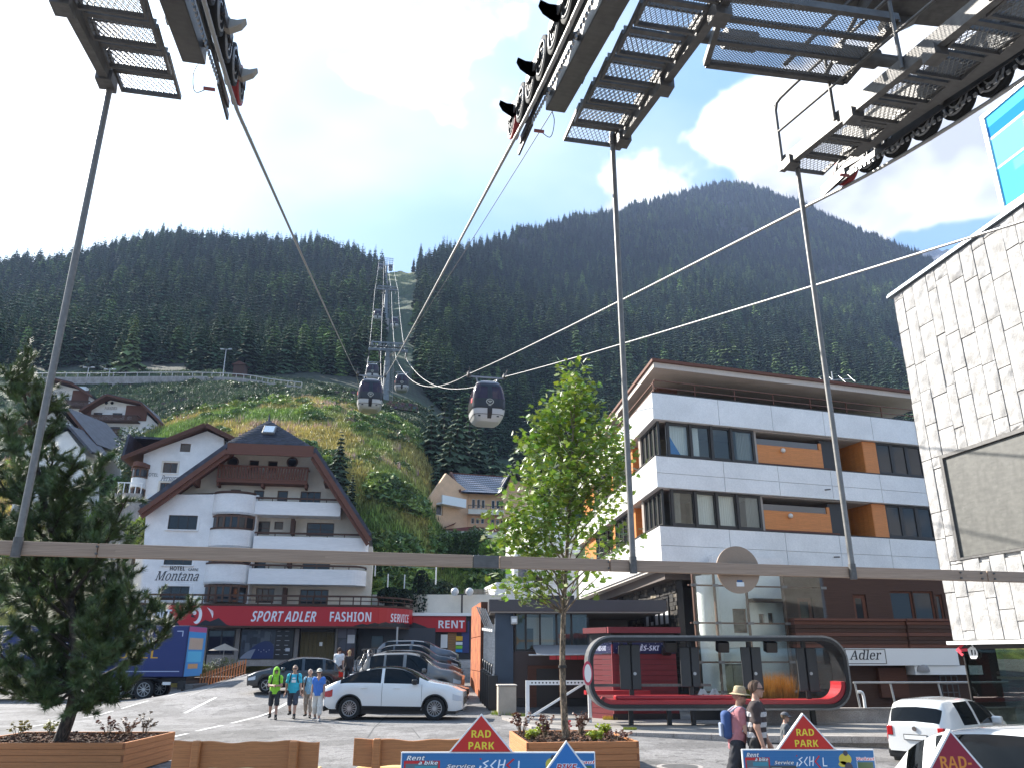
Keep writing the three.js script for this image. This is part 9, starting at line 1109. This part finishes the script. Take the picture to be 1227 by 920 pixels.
for (const [px,py,h,d,l] of [[503,745,62,62,'tall clipped dark column cypress behind the rental shop'],[466,722,18,60,'low round dark clipped bush at the end of the curved terrace'],[481,724,18,60.5,'second round dark clipped bush right of the first on the terrace']]) { const b = P(px,py,d),t = P(px,py - h,d).y - b.y,o = thing('clipped_shrub',l,'shrub',b),r = RNG(px),gs = []; for (let i = 0; i < 1500; i++) { const a = r() * 6.28,y = r(),R = (h > 40 ? 0.75 * Math.sqrt(Math.sin(Math.PI * (0.12 + 0.86 * y))) : 0.85 * Math.sqrt(Math.sin(Math.PI * (0.15 + 0.8 * y)))) * (0.86 + 0.2 * r()),q = 0.6 + 0.8 * r(); gs.push(tint(new THREE.CircleGeometry(0.09,4).rotateX(r() * 3).rotateY(r() * 6).translate(Math.cos(a) * R,y * t,Math.sin(a) * R),[0.016 * q,0.034 * q,0.014 * q])); } tag(mk('foliage',gs,M(0xffffff,{ vc: true,r: 0.9 }),o),null,null,null,'stuff'); mk('trunk',rod(V3(0,-1,0),V3(0,t * 0.9,0),h > 40 ? 0.5 : 0.4,0.25),M(lin(0.01,0.016,0.008),{}),o); }
// round leafed trees and bushes of the slope: instanced leaf cards gathered by kind
function bushTree(label,px,pyB,pyT,w,d,col,seed,nm = 'leafy_tree') { const b = P(px,pyB,d),h = P(px,pyT,d).y - b.y,o = thing(nm,label,'tree',b),r = RNG(seed),pos = [],cl = []; const lob = Array.from({ length: 16 },() => [V3((r() - 0.5) * w * 1.3,h * (0.3 + 0.62 * r()),(r() - 0.5) * w),w * (0.3 + 0.3 * r())]); for (let i = 0; i < 5200; i++) { const [c,R] = lob[i % 16],dir = V3(r() - 0.5,r() - 0.5,r() - 0.5).normalize(),p = c.clone().addScaledVector(dir,R * Math.cbrt(r())),s = 0.13 + 0.08 * r(),a = V3(r() - 0.5,r() - 0.5,r() - 0.5).normalize().multiplyScalar(s),e = V3(r() - 0.5,r() - 0.5,r() - 0.5).normalize().multiplyScalar(s),q = 0.6 + 0.8 * r(); pos.push(...p.clone().add(a).toArray(),...p.clone().sub(a).toArray(),...p.clone().add(e).toArray()); for (let k = 0; k < 3; k++) cl.push(...col.map((v) => v * q)); } const g = new THREE.BufferGeometry(); g.setAttribute('position',new THREE.Float32BufferAttribute(pos,3)); g.setAttribute('color',new THREE.Float32BufferAttribute(cl,3)); g.computeVertexNormals(); tag(mk('crown',g,leafM(0xffffff,0.35),o),null,null,null,'stuff'); mk('trunk',rod(V3(0,-0.5,0),V3(0,h * 0.6,0),0.14,0.05),MAT.bark,o); return o; }
bushTree('round green tree between the chalets and the white hotel',148,610,520,2.6,78,[0.06,0.1,0.04],3); bushTree('bright green bush at the wall left of the sport shop hotel',160,668,620,1.0,57,[0.28,0.36,0.05],4,'bush'); bushTree('dark green bush below the porch of the peach house',560,672,640,1.8,80,[0.07,0.13,0.03],6,'bush'); bushTree('green bush at the left below the peach house',530,676,645,1.6,80,[0.09,0.16,0.03],7,'bush'); bushTree('bright green bush right below the peach house',592,674,648,1.5,78,[0.2,0.33,0.05],8,'bush'); bushTree('dark leafy shrub behind the rental shop roof',530,742,700,1.8,68,[0.05,0.08,0.025],9,'bush'); bushTree('small bright shrub behind the rental shop roof by the lamp',548,738,715,0.7,64,[0.28,0.36,0.05],10,'bush'); bushTree('pale shrub on top of the meadow beneath the left cabin',434,508,490,1.5,118,[0.2,0.25,0.1],11,'bush');
// scattered meadow growth: grass clumps, leafy shrubs and rosy willow herb
{
  const clump = (seed,n,h,w,lean) => { const r = RNG(seed),pos = [],cl = []; for (let i = 0; i < n; i++) { const a = r() * 6.28,R = Math.sqrt(r()) * w,x = Math.cos(a) * R,z = Math.sin(a) * R,l = h * (0.45 + 0.6 * r()),t = 0.03 + 0.03 * r(),q = 0.65 + 0.7 * r(),b = r() * 6.28; pos.push(x - t * Math.cos(b),0,z - t * Math.sin(b),x + t * Math.cos(b),0,z + t * Math.sin(b),x + (r() - 0.5) * l * lean,l,z + (r() - 0.5) * l * lean); cl.push(q * 0.7,q * 0.7,q * 0.7,q * 0.7,q * 0.7,q * 0.7,q * 1.2,q * 1.2,q * 1.2); } const g = new THREE.BufferGeometry(); g.setAttribute('position',new THREE.Float32BufferAttribute(pos,3)); g.setAttribute('color',new THREE.Float32BufferAttribute(cl,3)); g.computeVertexNormals(); return merge(g); };
  const shrub = (seed) => { const r = RNG(seed),pos = [],cl = []; for (let i = 0; i < 260; i++) { const d = V3(r() - 0.5,r() * 0.9 - 0.1,r() - 0.5).normalize(),R = 0.5 + 0.5 * Math.cbrt(r()),p = d.multiplyScalar(R); p.y = Math.max(0,p.y) * 0.95; const s = 0.11 + 0.09 * r(),a = V3(r() - 0.5,r() - 0.5,r() - 0.5).normalize().multiplyScalar(s),e = V3(r() - 0.5,r() - 0.5,r() - 0.5).normalize().multiplyScalar(s),q = 0.6 + 0.8 * r(); pos.push(...p.clone().add(a).toArray(),...p.clone().sub(a).toArray(),...p.clone().add(e).toArray()); cl.push(...Array(9).fill(q)); } const g = new THREE.BufferGeometry(); g.setAttribute('position',new THREE.Float32BufferAttribute(pos,3)); g.setAttribute('color',new THREE.Float32BufferAttribute(cl,3)); g.computeVertexNormals(); return merge(g); };
  const r = RNG(55),sets = [['meadow_grass','long dry and green grass on the slope behind the hotels',clump(1,46,0.75,0.7,0.7),[]],['slope_shrubs','low leafy shrubs scattered on the slope behind the hotels',shrub(2),[]],['willow_herb','rosy flowering weeds on the slope',clump(3,30,1.1,0.5,0.2),[]]],q = new THREE.Quaternion(),mm = new THREE.Matrix4();
  for (let i = 0; i < 42000; i++) { const u = uOf(lerp(-60,640,Math.sqrt(r()))),v = 1.25 + 3.4 * r(),p = hill(clamp(u,0,HILL.length - 1.001),v),[n,m] = meadowShare(p,v),[px,py] = px_of(p); const low = v > 2.9,dry = sstep(0.42,0.6,n),b = (0.6 + 0.8 * m) * (0.75 + 0.5 * r()); let k = 0,c = low ? [0.05,0.085,0.03] : [lerp(0.19,0.46,dry),lerp(0.28,0.38,dry),lerp(0.045,0.1,dry)],s = 0.7 + 0.7 * r(); const sh = fbm(p.x * 0.16 + 9,p.z * 0.16,22,3); if (sh > 0.5 && r() < (v < 2 ? 0.3 : 0.12)) { k = 1; c = r() < 0.4 ? [0.2,0.27,0.05] : [0.09,0.16,0.035]; s = 0.7 + 1.3 * r() * r() + (v < 2 ? 0.6 : 0); } else if (n > 0.52 && m > 0.55 && r() < 0.25 && !low) { k = 2; c = [0.38,0.24,0.22]; } if (low && k === 1) c = [0.06,0.1,0.03]; sets[k][3].push([mm.compose(p,q.setFromAxisAngle(V3(0,1,0),r() * 6.28),V3(s,s * (k === 1 ? 0.8 : 0.85),s)).clone(),c.map((x) => x * b * 1.1)]); }
  const col = new THREE.Color(),gm = leafM(0xffffff,0.25); for (const [name,label,g,list] of sets) { const im = new THREE.InstancedMesh(g,gm,list.length); im.name = numbered(name); list.forEach(([m,c],i) => { im.setMatrixAt(i,m); im.setColorAt(i,col.setRGB(...c)); }); im.castShadow = im.receiveShadow = true; scene.add(tag(im,label,'vegetation',null,'stuff')); }
}
// picket fence along the pavement by the lorry, slat fence behind the rental shop, grass bank fence posts
{
  const a = P(243,785,44),b = P(295,785,46.5),o = thing('picket_fence','brown wooden picket fence between lorry and shop front','fence'),n = 17; for (let i = 0; i < n; i++) { const p = a.clone().lerp(b,i / (n - 1)),g = 0.15 + 0.75 * i / n; mk('picket',rbox(p.x - 0.034,p.x + 0.034,g,g + 1.05,p.z - 0.02,p.z + 0.02,0.008),MAT.plank,o); } for (const h of [0.3,0.78]) mk('rail',bar(V3(a.x,0.15 + h,a.z - 0.05),V3(b.x,0.9 + h,b.z - 0.05),0.05,0.08),MAT.brown,o);
  const bank = thing('garden_bank','planted bank with stone edge behind the picket fence','garden bank'); mk('earth',prismY([[a.x - 1,a.z - 0.2],[b.x + 0.3,b.z - 0.2],[b.x + 0.3,b.z - 3.4],[a.x - 1,a.z - 6]],-0.2,1.0),MAT.soil,bank); mk('edge',bar(V3(a.x - 0.5,0.1,a.z + 0.1),V3(b.x + 0.2,0.9,b.z + 0.1),0.2,0.5),MAT.concrete,bank);
  [[250,800,0.8,[0.16,0.22,0.04]],[262,797,1.0,[0.06,0.1,0.03]],[275,794,1.0,[0.2,0.24,0.05]],[286,793,0.7,[0.08,0.12,0.03]]].forEach(([x,y,h,c],i) => plantClump(['yellow green bush leftmost behind the picket fence','dark bush behind the picket fence','bright bush in the middle behind the picket fence','dark bush rightmost behind the picket fence'][i],'bush',P(x,y,49).setY(0.95).toArray(),h,0.6,60,c,'garden_bush',120 + i));
  { const q = P(268,780,50),u = thing('parasol','closed to half open beige parasol before the shop window','parasol',q.clone().setY(1)); mk('canopy',new THREE.ConeGeometry(0.9,0.4,10).translate(0,1.6,0),M(lin(0.3,0.25,0.2),{ r: 0.9 }),u); mk('pole',rod(V3(0,0,0),V3(0,1.6,0),0.025),MAT.rail,u); }
  const c = P(556,722,64),d = P(606,722,66),f = thing('slat_fence','grey upright slat fence on the green bank behind the rental shop','fence'); for (let i = 0; i < 44; i++) { const p = c.clone().lerp(d,i / 43); mk('slat',box(p.x - 0.03,p.x + 0.03,p.y - 0.2,p.y + 1.05,p.z - 0.015,p.z + 0.015),M(lin(0.2,0.18,0.15),{}),f); } mk('rail',bar(c.clone().add(V3(0,0.8,-0.04)),d.clone().add(V3(0,0.8,-0.04)),0.04,0.06),MAT.steel,f);
  const p0 = thing('wire_fence','thin pale fence posts on the dark green bank right of the hotel','fence'); [[464,708],[484,709],[522,700],[449,690]].forEach(([x,y]) => { const p = P(x,y,62); mk('post',rod(p,p.clone().add(V3(0,1.3,0)),0.05),MAT.paintw,p0); }); mk('wire',rod(P(449,676,62),P(522,681,62),0.01),MAT.rail,p0);
  const w = thing('bank_wall','beige retaining wall under the green bank behind the terrace','wall'),s = [P(446,712,61.5),P(512,716,61.5)]; mk('wall',box(s[0].x,s[1].x + 6,-1,s[0].y,s[0].z - 0.4,s[0].z),MAT.cream,w);
  // lamp with globes behind the rental shop
  const lp = P(553,745,61),L = thing('street_lamp','street lamp with two white globes behind the rental shop roof','street lamp',lp); const H = P(553,712,61).y - lp.y; mk('post',rod(V3(0,-2,0),V3(0,H,0),0.07),MAT.frame,L); mk('arm',rod(V3(-0.55,H,0),V3(0.55,H,0),0.04),MAT.frame,L); for (const x of [-0.55,0.55]) mk('globe',new THREE.SphereGeometry(0.3,14,10).translate(x,H + 0.2,0),M(lin(0.55,0.55,0.55),{ r: 0.3 }),L);
}

const renderer = new THREE.WebGLRenderer({ antialias: true });
renderer.toneMapping = THREE.LinearToneMapping;
renderer.toneMappingExposure = EXPOSURE;
renderer.shadowMap.enabled = true;
renderer.render(scene,camera);
